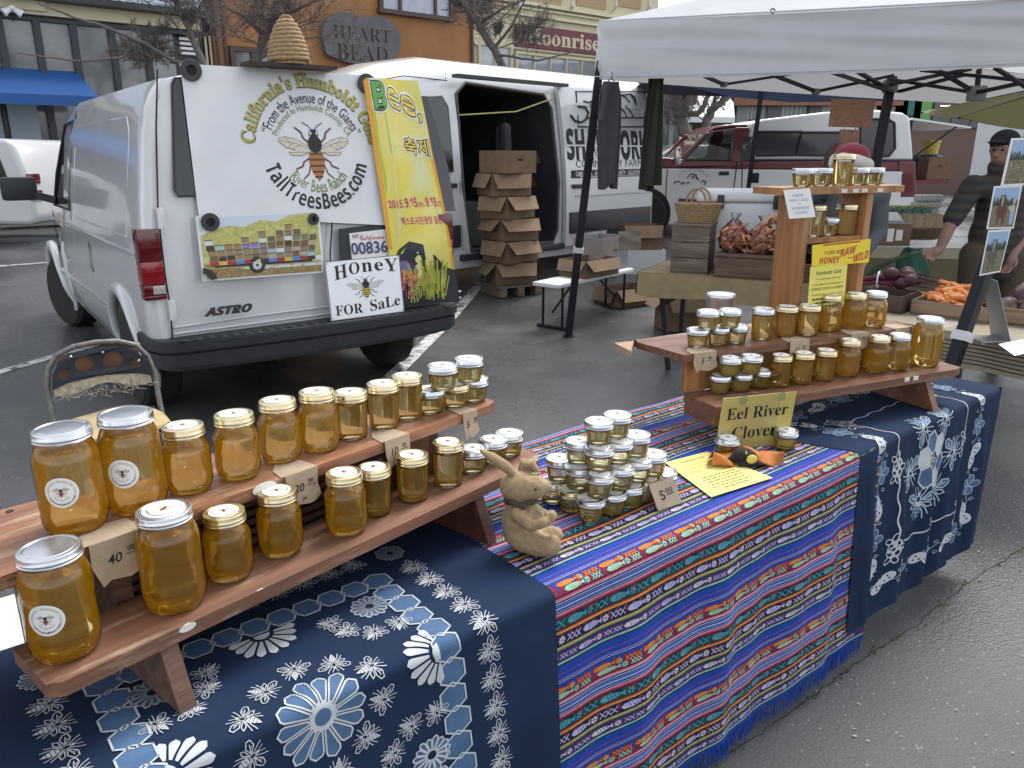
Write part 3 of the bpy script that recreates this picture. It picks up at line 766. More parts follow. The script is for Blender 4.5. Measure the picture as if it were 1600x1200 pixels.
def sticker(b, R_, fn, full=True):
    n = 28; b.add([fn(R_ * math.cos(2 * PI * i / n), R_ * math.sin(2 * PI * i / n)) for i in range(n)], [tuple(range(n))], 0)
    f2 = lambda d: (lambda x, y: fn(x, y, d))
    try: fn(0, 0, 0)
    except TypeError: f2 = lambda d: fn
    bee_emblem(b, (0, R_ * .05), R_ * .75, f2(.0004))
    b.text("California's Humboldt Gold", R_ * .2, 1, style='serif', bend=R_ * .76, fit=R_ * 2.9, fn=f2(.0003), ht=R_ * .17)
    b.text("River Bees Ranch", R_ * .16, 1, style='', bend=-R_ * .52, fit=R_ * 1.15, fn=f2(.0003), ht=R_ * .15)
    b.text("TallTreesBees.com", R_ * .18, 3, style='sans', bend=-R_ * .82, fit=R_ * 2.0, fn=f2(.0003), ht=R_ * .15)
SZ = dict(quart=dict(h=.168, r=.0485, sh=.128, nk=.038, lr=.0425, lz=.152, base=.041, fill=.137), pint=dict(h=.122, r=.0405, sh=.083, nk=.031, lr=.0352, lz=.104, base=.033, fill=.083),
          half=dict(h=.1, r=.034, sh=.082, nk=.0315, lr=.0352, lz=.083, base=.0305, fill=.077), four=dict(h=.0565, r=.0325, sh=.04, nk=.0315, lr=.0352, lz=.0405, base=.027, fill=.035))
JARS = {}
def jar_proto(kind, lidc, topl, side, hm):
    s = SZ[kind]; r = s['r']; t = thing(kind + '_jar' if kind not in ('four', 'half') else {'four': 'small_jar', 'half': 'jelly_jar'}[kind], '', 'honey jar')
    if kind in ('quart', 'pint'):
        k_ = s['sh']; z1 = s['lz']
        prof = [(s['base'] - .006, .0008), (s['base'], .002), (r - .0022, .012), (r, .022), (r, k_ * .45), (r * .985, k_ * .55), (r, k_ * .7), (r, k_ - .006), (r - .003, k_ + .003), (s['nk'] + .003, k_ + (z1 - k_) * .62), (s['nk'], k_ + (z1 - k_) * .8), (s['nk'], z1 + .004)]
    elif kind == 'half':
        prof = [(s['base'] - .004, .0008), (s['base'], .002), (s['base'] + .0015, .008), (r, s['sh'] - .004), (r, s['sh']), (s['nk'], s['sh'] + .0025), (s['nk'], s['lz'] + .004)]
    else:
        prof = [(s['base'] - .004, .0008), (s['base'], .002), (s['base'] + .001, .006)] + [(s['base'] + .001 + (r - s['base'] - .001) * i / 9, .006 + .031 * i / 9) for i in range(1, 10)] + [(r, s['sh']), (s['nk'], s['sh'] + .002), (s['nk'], s['lz'] + .004)]
    n = 40 if kind in ('quart', 'pint') else 32
    quilt = (lambda i, j: .0011 * (abs(((j / n * 14 + i * .5) % 1) - .5) * 4 - 1) if 2 < i < 12 else 0) if kind == 'four' else None
    MB().lathe(prof, n, wob=quilt).build('glass', glass, t)
    # honey, a hair inside the glass
    hp = []; fz = s['fill']
    for (a, z), (c, z2) in zip(prof, prof[1:]):
        if z <= fz: hp.append((max(.001, a - .0012), z + .002))
        if z <= fz < z2: q = (fz - z) / (z2 - z); hp.append((a + (c - a) * q - .0012, fz))
    MB().lathe([(0, hp[0][1])] + hp + [(0, fz)], n, wob=(lambda i, j: quilt(i - 1, j) if 0 < i < len(hp) else 0) if quilt else None).build('honey', hm, t)
    lr, lz, h = s['lr'], s['lz'], s['h']; bh = h - lz
    lid = MB().lathe([(lr - .003, lz - .0005), (lr, lz), (lr + .0006, lz + bh * .12), (lr - .0008, lz + bh * .22), (lr - .0008, lz + bh * .34), (lr + .0004, lz + bh * .42), (lr - .0006, lz + bh * .5), (lr - .0004, lz + bh * .86), (lr - .0012, lz + bh * .97), (lr - .003, h), (lr - .0055, h), (lr - .0062, h - .0008), (lr - .0085, h - .0008), (lr - .0095, h - .0002), (lr - .012, h), (0, h + .0003)], 40).build('lid', lidc, t)
    if topl:
        b = MB(); fn = lambda x, y, d=0: (x, y, h + .0007 + d); sticker(b, lr - .0105, fn); b.build('lid_label', lab, t)
    if side:
        b = MB(); Rr = r + .0006; zc = s['sh'] * .62
        def fn(x, y, d=0):
            a = x / Rr; return ((Rr + d) * math.sin(a), -(Rr + d) * math.cos(a), zc + y)
        n_ = 30; Rs = .0245
        for ring in range(5):
            pass
        vs = []; fs = []
        for i in range(6):
            for j in range(n_): vs.append(fn(Rs * i / 5 * math.cos(2 * PI * j / n_), Rs * i / 5 * math.sin(2 * PI * j / n_)))
        for i in range(5):
            for j in range(n_): fs.append((i * n_ + j, (i + 1) * n_ + j, (i + 1) * n_ + (j + 1) % n_, i * n_ + (j + 1) % n_))
        b.add(vs, fs, 0); f2 = lambda x, y: fn(x, y, .0005)
        bee_emblem(b, (0, .001), Rs * .8, f2)
        b.text("California's Humboldt Gold", 1, 1, style='serif', bend=Rs * .72, fit=Rs * 2.6, ht=Rs * .16, fn=f2)
        b.text("River Bees Ranch", 1, 1, bend=-Rs * .55, fit=Rs * 1.1, ht=Rs * .14, fn=f2); b.text("TallTreesBees.com", 1, 3, style='sans', bend=-Rs * .84, fit=Rs * 2.1, ht=Rs * .14, fn=f2)
        b.build('round_label', lab, t)
    return t
DEFH = dict(quart=h_am, pint=h_am, half=h_go, four=h_st)
def jar(kind, loc, label, lidc=None, topl=True, side=False, hm=None, group=None, face=None):
    lidc = lidc or (silver if kind == 'four' else goldl); hm = hm or DEFH[kind]
    k = (kind, lidc.name, topl, side, hm.name)
    if k in JARS: t = copy_tree(JARS[k])
    else: t = JARS[k] = jar_proto(*((kind, lidc, topl, side, hm)))
    t.location = loc; t.rotation_euler = (0, 0, face if face is not None else RN.uniform(-.5, .5) + .3)
    t['label'] = label; t['group'] = group or 'honey jars'; return t
ORD = ['first', 'second', 'third', 'fourth', 'fifth', 'sixth', 'seventh', 'eighth', 'ninth', 'tenth', 'eleventh', 'twelfth']
G1, G2 = 'honey jars on the near stand', 'honey jars on the far stand'
AL = .12
jar('quart', at(122, 822, UZ), 'big quart honey jar with plain lid and round sticker, behind the forty dollar tag', silver, False, True, group=G1, face=AL + .13)
jar('quart', at(217, 791, UZ), 'big quart honey jar with plain lid and round sticker beside the first pint jar', silver, False, True, group=G1, face=AL + .02)
for i, (x, y) in enumerate([(298, 765), (375, 743), (441, 717), (501, 700)]):
    jar('pint', at(x, y, UZ), f'{ORD[i]} gold-lidded pint honey jar after the quarts on the upper near shelf', group=G1)
for i, (x, y) in enumerate([(551, 682), (601, 666), (638, 652)]):
    jar('half', at(x, y, UZ), f'{ORD[i]} half-pint honey jar after the pints on the upper near shelf', group=G1)
for i, (x, y) in enumerate([(673, 643), (711, 634), (741, 625)]):
    jar('four', at(x, y, UZ), f'{ORD[i]} small honey jar after the half-pints, under the stacked pair, upper near shelf', goldl if i == 1 else silver, group=G1)
for i, (x, y) in enumerate([(692, 607), (733, 595)]):
    jar('four', at(x, y, UZ + .057), f'small honey jar stacked on others, upper near shelf end, {["nearer", "farther from"][i]} the half-pints', group=G1)
jar('quart', at(106, 1014, LZ), 'big quart honey jar with plain lid and round sticker on the lower near shelf', silver, False, True, group=G1, face=AL + .05)
jar('quart', at(276, 942, LZ), 'big quart honey jar with bee sticker on its silver lid, lower near shelf', silver, True, False, group=G1)
for i, (x, y) in enumerate([(361, 898), (441, 861), (543, 828)]):
    jar('pint', at(x, y, LZ), f'{ORD[i]} gold-lidded pint honey jar after the quarts on the lower near shelf', group=G1)
for i, (x, y) in enumerate([(587, 800), (646, 778), (701, 755)]):
    jar('half', at(x, y, LZ), f'{ORD[i]} half-pint honey jar after the pints on the lower near shelf', group=G1)
for i, (x, y) in enumerate([(739, 735), (771, 720), (796, 709)]):
    jar('four', at(x, y, LZ), f'{ORD[i]} small honey jar after the half-pints on the lower near shelf', group=G1)
# far stand
for i, (x, y) in enumerate([(1089, 541), (1121, 538), (1150, 535)]):
    jar('four', at(x, y, UZ), f'{ORD[i]} small honey jar in the bottom row, upper far shelf', group=G2)
for i, (x, y) in enumerate([(1105, 513), (1139, 511)]):
    jar('four', at(x, y, UZ + .057), f'small honey jar stacked on the upper far shelf, {["above the five dollar tag", "nearer the half-pints"][i]}', group=G2)
for i, (x, y) in enumerate([(1189, 529), (1226, 525), (1261, 523)]):
    jar('half', at(x, y, UZ), f'{ORD[i]} half-pint honey jar after the small jars on the upper far shelf', silver if i == 0 else goldl, group=G2)
for i, (x, y) in enumerate([(1292, 516), (1331, 513), (1363, 510)]):
    jar('pint', at(x, y, UZ), f'{ORD[i]} pint honey jar after the half-pints on the upper far shelf', silver if i == 2 else goldl, group=G2)
for i, (x, y) in enumerate([(1123, 613), (1156, 610), (1186, 604)]):
    jar('four', at(x, y, LZ), f'{ORD[i]} small honey jar in the bottom row behind the clover sign', group=G2)
for i, (x, y) in enumerate([(1139, 586), (1172, 583)]):
    jar('four', at(x, y, LZ + .057), f'small honey jar stacked above the clover sign, {["nearer the shelf end", "nearer the half-pints"][i]}', group=G2)
for i, (x, y) in enumerate([(1216, 602), (1251, 598), (1286, 593)]):
    jar('half', at(x, y, LZ), f'{ORD[i]} half-pint honey jar on the lower far shelf, counted from the clover sign', group=G2)
for i, (x, y) in enumerate([(1321, 586), (1367, 580), (1399, 576)]):
    jar('pint', at(x, y, LZ), f'{ORD[i]} pint honey jar on the lower far shelf between half-pints and the big quart', silver if i == 2 else goldl, group=G2)
jar('quart', at(1443, 570, LZ), 'big quart honey jar standing alone at the lower far shelf tip', silver, True, False, hm=h_go, group=G2)
twm = tw.matrix_basis if False else Matrix.Translation(tw.location) @ Matrix.Rotation(tw.rotation_euler.z, 4, 'Z')
def tower_jar(kind, px, yl, zl, label, **k):
    bpy.context.view_layer.update(); p = inv_pl(tw, px, 300, yl); jar(kind, tw.matrix_world @ Vector((p.x, yl, zl)), label, group='honey jars on the wooden tower', **k)
for i, px in enumerate((1252, 1281)): tower_jar('four', px, .045, .473, f'{ORD[i]} small honey jar on the tower top, before the tall jar', topl=False)
tower_jar('half', 1313, .045, .473, 'tall half-pint honey jar at the middle of the tower top')
for i, px in enumerate((1338, 1361)): tower_jar('four', px, .05, .473, f'{ORD[i]} small honey jar on the tower top, after the tall jar', topl=False)
tower_jar('half', 1278, .05, .3115, 'half-pint honey jar inside the tower against its post with the paper note', hm=h_go)
tower_jar('four', 1301, .055, .3115, 'small silver-lidded honey jar between two half-pints inside the tower')
tower_jar('half', 1327, .04, .3115, 'half-pint honey jar inside the tower above the raw and wild sign')
# pyramid of small jars on the striped cloth: lid centres read layer by layer
LAY = [[(864, 749), (892, 762), (923, 776), (957, 766), (986, 756), (1011, 746), (1037, 735), (900, 736), (960, 738), (985, 730), (930, 722), (965, 715)], [(874, 714), (904, 727), (937, 739), (970, 727), (997, 716), (1021, 707), (925, 708), (960, 700)], [(905, 687), (937, 697), (967, 687), (995, 677)], [(936, 656), (965, 646)]]
PG = 'pyramid of small honey jars'
for k, row in enumerate(LAY):
    for i, (x, y) in enumerate(row):
        p = at(x, y, TZ + .006 + .057 * (k + 1))
        if k == 0 and i > 6 or k == 1 and i > 5: lb = f'small honey jar inside the pyramid, hidden behind its outer jars'
        else: lb = f'small honey jar in the {["bottom", "second", "third", "top"][k]} pyramid layer, {ORD[i]} from the rabbit side'
        jar('four', (p.x, p.y, TZ + .006 + .057 * k), lb, goldl if (k, i) in ((0, 1), (0, 5)) else silver, group=PG)
jar('four', at(1135, 712, TZ + .006), 'small honey jar before the clover sign, touching the toy bee', group='honey jars by the clover sign')
jar('four', at(1226, 699, TZ + .006), 'small honey jar before the clover sign, on the edge of the navy cloth', group='honey jars by the clover sign')
# loose lids lying on the far lower shelf
for i, (px, py) in enumerate([(1193, 585), (1204, 600), (1198, 572)]):
    p = at(px, py, LZ + .02 * (i == 2)); b = MB(); b.lathe([(.036, 0), (.0365, .013), (.034, .015), (0, .0148)], 32)
    o = b.build('jar_lid', goldl); o.location = (p.x, p.y, p.z + .02); o.rotation_euler = (-1.0, .1, .5); tag(o, 'loose gold jar lid leaning on the riser behind the half-pint jars', 'lid', 'loose lids on the far stand')

# ------------------------------------------------------------------ price cards
def hang_tag(st, px, py, yf, words, label, wd=.075, ht=.06, sub=None, tilt=.06, rz=0, back=.055):
    p = inv_pl(st, px, py, yf)
    t = thing('price_card', label, 'price card', st.matrix_world @ Vector((p.x, yf - .002, UZ)), st.rotation_euler.z + rz, 'kraft price cards')
    rd = random.Random(int(px)); jg = lambda: rd.uniform(-.004, .004)
    w2 = wd / 2; c = MB()
    pts = [(-w2, 0), (w2, 0), (w2 + jg(), -ht * .5), (w2 + .003 + jg(), -ht + .008), (w2 - .014, -ht + jg()), (w2 * .3, -ht - .004), (-w2 * .45, -ht + .002), (-w2 * .75, -ht - .006), (-w2 + jg(), -ht * .55)]
    X = Matrix.Translation((0, 0, .0022)) @ Matrix.Rotation(PI / 2 - tilt, 4, 'X')
    c.prism(pts, 0, .0016, 0, X)
    c.prism([(-w2 - .006, .002), (w2, .0), (w2 - .004, back), (-w2 * .4, back + .01), (-w2, back * .7)], .0006, .002)
    c.build('card', kraft, t)
    x = MB(); a, e = words
    x.text(a, .022, 0, X @ Matrix.Translation((-.010, -ht * .6, 0)), z=.0022, off=.012, shear=.15)
    x.text(e, .012, 0, X @ Matrix.Translation((.017, -ht * .42, 0)), z=.0022, off=.012)
    x.box((.018, -ht * .48, .0021), (.02, .0012, .0004), 0, X=X)
    if sub: x.text(sub, .011, 0, X @ Matrix.Translation((0, -ht * .88, 0)), z=.0022, off=.01)
    x.build('handwriting', ink, t); return t
hang_tag(st1, 182, 840, .108, ('40', '00'), 'brown card priced forty dollars hanging below the nearest quart jar', .085, .068)
hang_tag(st1, 470, 740, .108, ('20', '00'), 'brown card priced twenty dollars hanging under the pint jars, near stand', .072, .064, 'pt')
hang_tag(st1, 619, 685, .108, ('10', '00'), 'brown card priced ten dollars hanging under the half-pints, near stand', .068, .058)
hang_tag(st1, 733, 640, .108, ('5', '00'), 'brown card priced five dollars hanging at the near stand tip by the asphalt', .048, .06)
hang_tag(st2, 1101, 556, 0, ('5', '00'), 'brown card priced five dollars hanging from the far stand by the small jars', .082, .055)
hang_tag(st2, 1248, 541, 0, ('10', '00'), 'brown card priced ten dollars hanging under the half-pints, far stand', .08, .06)
hang_tag(st2, 1343, 520, 0, ('20', '00'), 'brown card priced twenty dollars hanging under the pint jars, far stand', .08, .05, 'pt')
hang_tag(st2, 1410, 508, 0, ('40', '00'), 'brown card priced forty dollars hanging behind the lone quart jar, far stand', .07, .055)
def quadcard(name, cor, th, mats, label, cat, front, parent=None, mi=0, rnd=0, wr=0):
    """thin sheet through four corners (TL, TR, BR, BL); returns (object, fn(u,v,off)) with u,v in 0..1 from the top corner"""
    TL, TR, BR, BL = [Vector(c) for c in cor]
    nrm = (TR - TL).cross(BL - TL).normalized()
    if nrm.dot(Vector((0, 0, H)) - TL) < 0: nrm = -nrm
    def fn(u, v, o=0):
        p = (TL * (1 - u) + TR * u) * (1 - v) + (BL * (1 - u) + BR * u) * v
        if wr: p = p + nrm * wr * (math.sin(u * 7 + v * 3) * .5 + math.sin(v * 9 - u * 4) * .5)
        return p + nrm * o
    b = MB(); n = 14 if wr else 4
    b.grid(lambda u, v: fn(u, v, th), n, n, mi, flip=True); b.grid(lambda u, v: fn(u, v, 0), n, n, mi)
    E_ = [fn(i / n, 0) for i in range(n)] + [fn(1, i / n) for i in range(n)] + [fn(1 - i / n, 1) for i in range(n)] + [fn(0, 1 - i / n) for i in range(n)]
    E2 = [fn(i / n, 0, th) for i in range(n)] + [fn(1, i / n, th) for i in range(n)] + [fn(1 - i / n, 1, th) for i in range(n)] + [fn(0, 1 - i / n, th) for i in range(n)]
    k = len(E_); b.add(E_ + E2, [(i, (i + 1) % k, (i + 1) % k + k, i + k) for i in range(k)], mi)
    if front: front(b, lambda x, y, o=.0006: fn(x, y, th + o))
    o = b.build(name, mats, parent)
    if label: tag(o, label, cat)
    return o, fn
yel = M('yellow_paper', (.78, .66, .2), .7); yel2 = M('bright_yellow_print', (.78, .6, .03), .5); redp = M('red_print', (.45, .02, .03), .55)
def rows(b, f, lines, mi, x0=.5, al='C'):
    for (y, h, txt, st_, wmax) in lines:
        b.text(txt, 1, mi, style=st_, fit=wmax, ht=h, al=al, fn=lambda X_, Y_: f(x0 + X_, y - Y_))
def scribble(b, f, y, h, x0, x1, mi, seed):
    """a printed line too small to read: word-long dashes"""
    r_ = random.Random(seed); x = x0
    while x < x1:
        w_ = min(r_.uniform(.03, .1), x1 - x)
        b.add([f(x, y - h), f(x + w_, y - h), f(x + w_, y), f(x, y)], [(3, 2, 1, 0)], mi); x += w_ + .02
# clover sign in its clear stand
c = [at(1117, 705, TZ + .006), at(1229, 692, TZ + .006)]
up = Vector((0, 0, 1)) * .166 - NV * .014
quadcard('clover_sign', [c[0] + up, c[1] + up, c[1], c[0]], .002, [yel, ink, M('green_seal', (.45, .52, .2), .6)], 'yellow tabletop sign reading eel river clover in a clear sleeve', 'sign', lambda b, f: (rows(b, f, [(.42, .22, 'Eel River', 'serif', .84), (.8, .24, 'Clover', 'serif', .62)], 1), [b.add([f(cx_ + .055 * math.cos(a), .07 + .09 * math.sin(a), .0009) for a in [i * PI / 8 for i in range(16)]], [tuple(range(15, -1, -1))], 2) for cx_ in (.27, .8)]))
quadcard('acrylic_holder', [c[0] + up * 1.06 - DV * .008 - NV * .004, c[1] + up * 1.06 + DV * .008 - NV * .004, c[1] + DV * .008 - NV * .004, c[0] - DV * .008 - NV * .004], .0012, [clearfilm], 'clear acrylic holder around the yellow clover sign', 'sign holder', None)
# flyer on the cloth
zz = TZ + .009
quadcard('flyer', [at(1039, 723, zz), at(1105, 706, zz), at(1207, 747, zz), at(1111, 777, zz)], .0012, [yel, ink], 'yellow flyer with printed text lying on the striped cloth under the toy bee', 'flyer',
         lambda b, f: rows(b, lambda x, y: f(y, x), [], 1))
fl_ = bpy.data.objects['flyer']
b = MB(); TLf, TRf, BRf, BLf = at(1039, 723, zz), at(1105, 706, zz), at(1207, 747, zz), at(1111, 777, zz)
ff = lambda u, v: (TLf * (1 - u) + TRf * u) * (1 - v) + (BLf * (1 - u) + BRf * u) * v + Vector((0, 0, .0022))
rows(b, ff, [(.13, .045, 'Humboldt Gold', '', .5), (.24, .03, 'is a unique type of honey', '', .66), (.33, .03, 'It is collected exclusively in', '', .7), (.42, .03, 'HUMBOLDT COUNTY CALIFORNIA', '', .74), (.53, .03, 'Produced by our bees from', '', .68)], 0)
for k, (y_, a_, c_) in enumerate(((.6, .2, .8), (.66, .16, .84), (.72, .2, .8), (.79, .2, .76), (.85, .18, .8), (.91, .3, .7))): scribble(b, ff, y_, .018, a_, c_, 0, k)
b.build('lettering', M('faded_print', (.2, .17, .08), .7), fl_)
# standing five dollar card
c = [at(1028, 798, TZ + .006), at(1065, 785, TZ + .006)]; up = Vector((0, 0, 1)) * .063 + NV * .024 - DV * .012
quadcard('price_card', [c[0] + up, c[1] + up, c[1], c[0]], .0016, [kraft, ink], 'brown folded card priced five dollars standing before the jar pyramid', 'price card', lambda b, f: (b.text('5', 1, 1, fit=.2, ht=.36, off=.01, fn=lambda x, y: f(.36 + x, .68 - y)), b.text('00', 1, 1, fit=.3, ht=.18, off=.01, fn=lambda x, y: f(.66 + x, .48 - y)), b.add([f(.52, .53), f(.84, .5), f(.84, .54), f(.52, .57)], [(3, 2, 1, 0)], 1)))
q = MB(); bk = [c[0] + up, c[1] + up, c[1] + NV * .055, c[0] + NV * .055]; q.poly(bk); q.poly([v + Vector((0, 0, .0015)) for v in bk][::-1]); q.build('back_flap', kraft, bpy.data.objects[[o.name for o in bpy.data.objects if o.name.startswith('price_card')][-1]])
# signs on the tower
def twp(px, py, y): return tw.matrix_world @ inv_pl(tw, px, py, y)
quadcard('paper_note', [twp(1224, 297, -.018), twp(1265, 294, -.018), twp(1274, 339, -.022), twp(1233, 342, -.022)], .0008, [paper, M('grey_print', (.4, .4, .45), .7)], 'white paper note on growing what we sell, pinned to the tower post', 'note', lambda b, f: rows(b, f, [(.26, .1, 'I GROW', 'serif', .45), (.42, .1, 'WHAT I SELL', 'serif', .74), (.53, .06, 'IN', 'serif', .1), (.69, .1, 'HUMBOLDT', 'serif', .66), (.86, .1, 'COUNTY', 'serif', .5)], 1))
quadcard('bumper_sticker', [twp(1269, 383, -.012), twp(1360, 373, -.012), twp(1357, 410, -.012), twp(1268, 416, -.012)], .0012, [yel2, redp, M('blue_print', (.05, .15, .4), .5)], 'bright yellow strip sign reading i like my honey raw and wild', 'sign', lambda b, f: (b.text('I LIKE MY', 1, 1, style='sans', fit=.3, ht=.16, fn=lambda x, y: f(.36 + x, .5 - y)), b.text('HONEY', 1, 1, style='sansi', fit=.36, ht=.3, fn=lambda x, y: f(.3 + x, .92 - y)), b.text('RAW', 1, 1, style='sansi', fit=.28, ht=.34, fn=lambda x, y: f(.62 + x, .6 - y - x * .5)), b.text('and', 1, 1, fit=.08, ht=.1, fn=lambda x, y: f(.66 + x, .76 - y)), b.text('WILD', 1, 1, style='sansi', fit=.26, ht=.34, fn=lambda x, y: f(.85 + x, .88 - y - x * .6)), b.add([f(.18, .03), f(.82, .03), f(.82, .09), f(.18, .09)], [(3, 2, 1, 0)], 1)))
quadcard('info_sheet', [twp(1266, 417, -.011), twp(1324, 411, -.011), twp(1318, 480, -.014), twp(1261, 487, -.014)], .0012, [M('lemon_paper', (.74, .66, .13), .6), ink], 'yellow printed sheet about the honey, taped inside the tower', 'sheet', lambda b, f: rows(b, f, [(.2, .09, 'Humboldt Gold', '', .66), (.31, .055, 'is a unique type of honey', '', .66), (.43, .055, 'It is collected exclusively in', '', .78), (.54, .055, 'HUMBOLDT COUNTY CALIFORNIA', '', .86), (.66, .055, 'Produced by our bees from', '', .8)], 1) or [scribble(b, f, y_, .035, a_, c_, 1, k) for k, (y_, a_, c_) in enumerate(((.76, .1, .9), (.85, .14, .86), (.94, .1, .9)))])
# ------------------------------------------------------------------ vehicles
def loft(stations, mi=0):
    """stations: list of lists of points (closed half loops mirrored by the caller)"""
    b = MB(); n = len(stations[0]); b.v = [Vector(p) for s in stations for p in s]
    for i in range(len(stations) - 1):
        for j in range(n):
            a = i * n + j; c = i * n + (j + 1) % n; b.f.append((a, a + n, c + n, c)); b.m.append(mi)
    b.f.append(tuple(range(n))); b.f.append(tuple(range(len(b.v) - 1, len(b.v) - n - 1, -1))); b.m += [mi, mi]
    bm = bmesh.new(); vv = [bm.verts.new(v) for v in b.v]
    for f in b.f:
        try: bm.faces.new([vv[i] for i in f])
        except ValueError: pass
    bmesh.ops.remove_doubles(bm, verts=bm.verts, dist=1e-5); bmesh.ops.recalc_face_normals(bm, faces=bm.faces); bm.verts.index_update()
    b.v = [v.co.copy() for v in bm.verts]; b.f = [tuple(v.index for v in f.verts) for f in bm.faces]; b.m = [mi] * len(b.f); bm.free()
    return b
def ring_pts(half): return [(-x, y, z) for x, y, z in half] + [(x, y, z) for x, y, z in reversed(half) if x > 1e-4]
def wheel(parent, loc, r=.34, wd=.22, side=-1, steer=0, rimm=None, spokes=5, cap=.2):
    t = thing('wheel', None, None); t.parent = parent; t.location = loc; t.rotation_euler = (0, 0, steer)
    X = Matrix.Rotation(PI / 2 * side, 4, 'Y')
    w2 = wd / 2; MB().lathe([(r * .62, -w2), (r * .9, -w2), (r * .985, -w2 * .75), (r, -w2 * .4), (r, w2 * .4), (r * .985, w2 * .75), (r * .9, w2 * .98), (r * .64, w2)], 40, X=X).build('tyre', rubber, t)
    m = MB(); m.lathe([(r * .64, w2 * .95), (r * .58, w2 * .9), (r * .56, w2 * .4), (r * .2, w2 * .55), (r * .17, w2 * .8), (0, w2 * .82)], 32, X=X)
    for k in range(spokes): 
        a = 2 * PI * k / spokes; m.box((r * .38 * math.cos(a), r * .38 * math.sin(a), w2 * .62), (r * .42, r * .13, w2 * .3), 0, X=X @ Matrix.Identity(4), rz=0) if False else m.bar(X @ Vector((r * .18 * math.cos(a), r * .18 * math.sin(a), w2 * .7)), X @ Vector((r * .57 * math.cos(a), r * .57 * math.sin(a), w2 * .75)), r * .16, w2 * .25)
    m.build('rim', rimm or steel, t)
    MB().lathe([(r * .55, -w2 * .3), (r * .55, w2 * .38)], 24, X=X).build('brake_drum', blkp, t)
    return t
redlens = M('red_lens', (.11, .006, .01), .12, coat=.6); redlens2 = M('bright_red_lens', (.24, .008, .014), .12, coat=.6); clearlens = M('clear_lens', (.5, .48, .44), .15, coat=.5, noise=.3, nscale=60)
seam = M('panel_gap', (.02, .02, .02), .8)
# ---- the stall's own van
VA = math.radians(36.5)
van = thing('cargo_van', 'white cargo van parked behind the stall, its back doors hung with honey banners', 'van', (-1.124, 4.65, 0), VA)
bpy.context.view_layer.update()
def yr(z): return .13 + max(0, z - .98) * .17
def sx(z):
    P = [(.30, .90), (.42, .955), (.62, .975), (.86, .975), (1.04, .965), (1.3, .93), (1.7, .865), (1.86, .81), (1.97, .72), (2.02, .5)]
    for (z0, x0), (z1, x1) in zip(P, P[1:]):
        if z <= z1: return x0 + (x1 - x0) * max(0, (z - z0)) / (z1 - z0)
    return .4
ZL = [.30, .36, .42, .62, .86, 1.02, 1.05, 1.3, 1.7, 1.82, 1.90, 1.97, 2.02]
def vstation(y, top, wk=1, lean=0, inset=0):
    half = [(0, y + (yr(.43) * lean), .3 + (.13 * (1 - max(0, y) / .6) if y < .6 else 0))]
    for z in ZL:
        zz = z if top > 1.95 else .3 + (z - .3) * (top - .3) / 1.72 if z > .62 else z
        if y < 1 and zz < .45: zz += .13 * (1 - max(0, y) / .6) if y < .6 else 0
        half.append((max(.02, (sx(z) - inset) * wk), y + (yr(zz) * lean), zz))
    half.append((.25, y + yr(2.03) * lean, (2.045 if top > 1.95 else top + .012))); half.append((0, y + yr(2.03) * lean, 2.05 if top > 1.95 else top + .015))
    return ring_pts(half)
S_ = [vstation(0, 2.02, 1, 1, .05), vstation(.02, 2.02, 1, 1, .02), vstation(.06, 2.02, 1, 1, .004), vstation(.12, 2.02, 1, .95), vstation(.5, 2.02, 1, .4)] + [vstation(y, 2.02) for y in (.95, 1.5, 2.0, 2.6)]
S_ += [vstation(2.95, 1.97, 1), vstation(3.2, 1.80, .995), vstation(3.45, 1.55, .985), vstation(3.75, 1.24, .97), vstation(4.1, 1.13, .95), vstation(4.5, 1.04, .92), vstation(4.72, .92, .86), vstation(4.78, .8, .8)]
body = loft(S_).build('body', [van_white, dirt_white], van, smooth=32)
AX = [.92, 3.95]
ct = MB()
for y in AX: 
    for s in (-1, 1): ct.lathe([(.405, -.16), (.405, .16)], 36, X=Matrix.Translation((s * .9, y, .36)) @ Matrix.Rotation(PI / 2, 4, 'Y'))
cto = ct.build('cutter', blk); cto.parent = van; bpy.context.view_layer.update(); boolean_cut(body, cto)
body.data.polygons.foreach_set('use_smooth', [True] * len(body.data.polygons)); body.data.set_sharp_from_angle(angle=math.radians(32))
for y in AX:
    for s in (-1, 1):
        pts = [(s * (sx(.36 + .415 * math.sin(a)) - .003), y + .415 * math.cos(a), .36 + .415 * math.sin(a)) for a in [-.35 + (PI + .7) * i / 20 for i in range(21)]]
        f = MB(); f.tube(pts, [.018 + .022 * math.sin(PI * i / 20) for i in range(21)], n=10); f.build('wheel_flare', van_white, van)
        wheel(van, (s * .84, y, .345), .345, .23, s, .28 if y > 2 else 0, blkp if s < 0 and y < 2 else steel)
MB().box((0, 2.6, .34), (1.6, 3.9, .1)).build('underbody', seam, van)
# bumper, stepped
b = MB()
def bump(hw, y0, z0, z1, bow): return [(-hw, .42), (-hw, y0 + .16), (-hw + .03, y0 + .07), (-hw + .1, y0 + .02)] + [(-hw + .2 + (2 * hw - .4) * i / 8, y0 - bow * math.sin(PI * i / 8)) for i in range(9)] + [(hw - .1, y0 + .02), (hw - .03, y0 + .07), (hw, y0 + .16), (hw, .42)]
b.prism(bump(.995, -.02, 0, 0, .05), .535, .585); b.prism(bump(.985, -.005, 0, 0, .05), .585, .592); b.prism(bump(.97, .01, 0, 0, .05), .518, .535); b.prism(bump(.985, -.01, 0, 0, .05), .445, .518); b.prism(bump(.965, .005, 0, 0, .05), .425, .445); b.prism(bump(.93, .07, 0, 0, .04), .40, .425)
b.build('rear_bumper', blkp, van, smooth=50)
gr = MB()
for k in range(26): gr.box((-.85 + k * .068, .02, .5935), (.03, .06, .003))
gr.build('step_tread', blk, van)
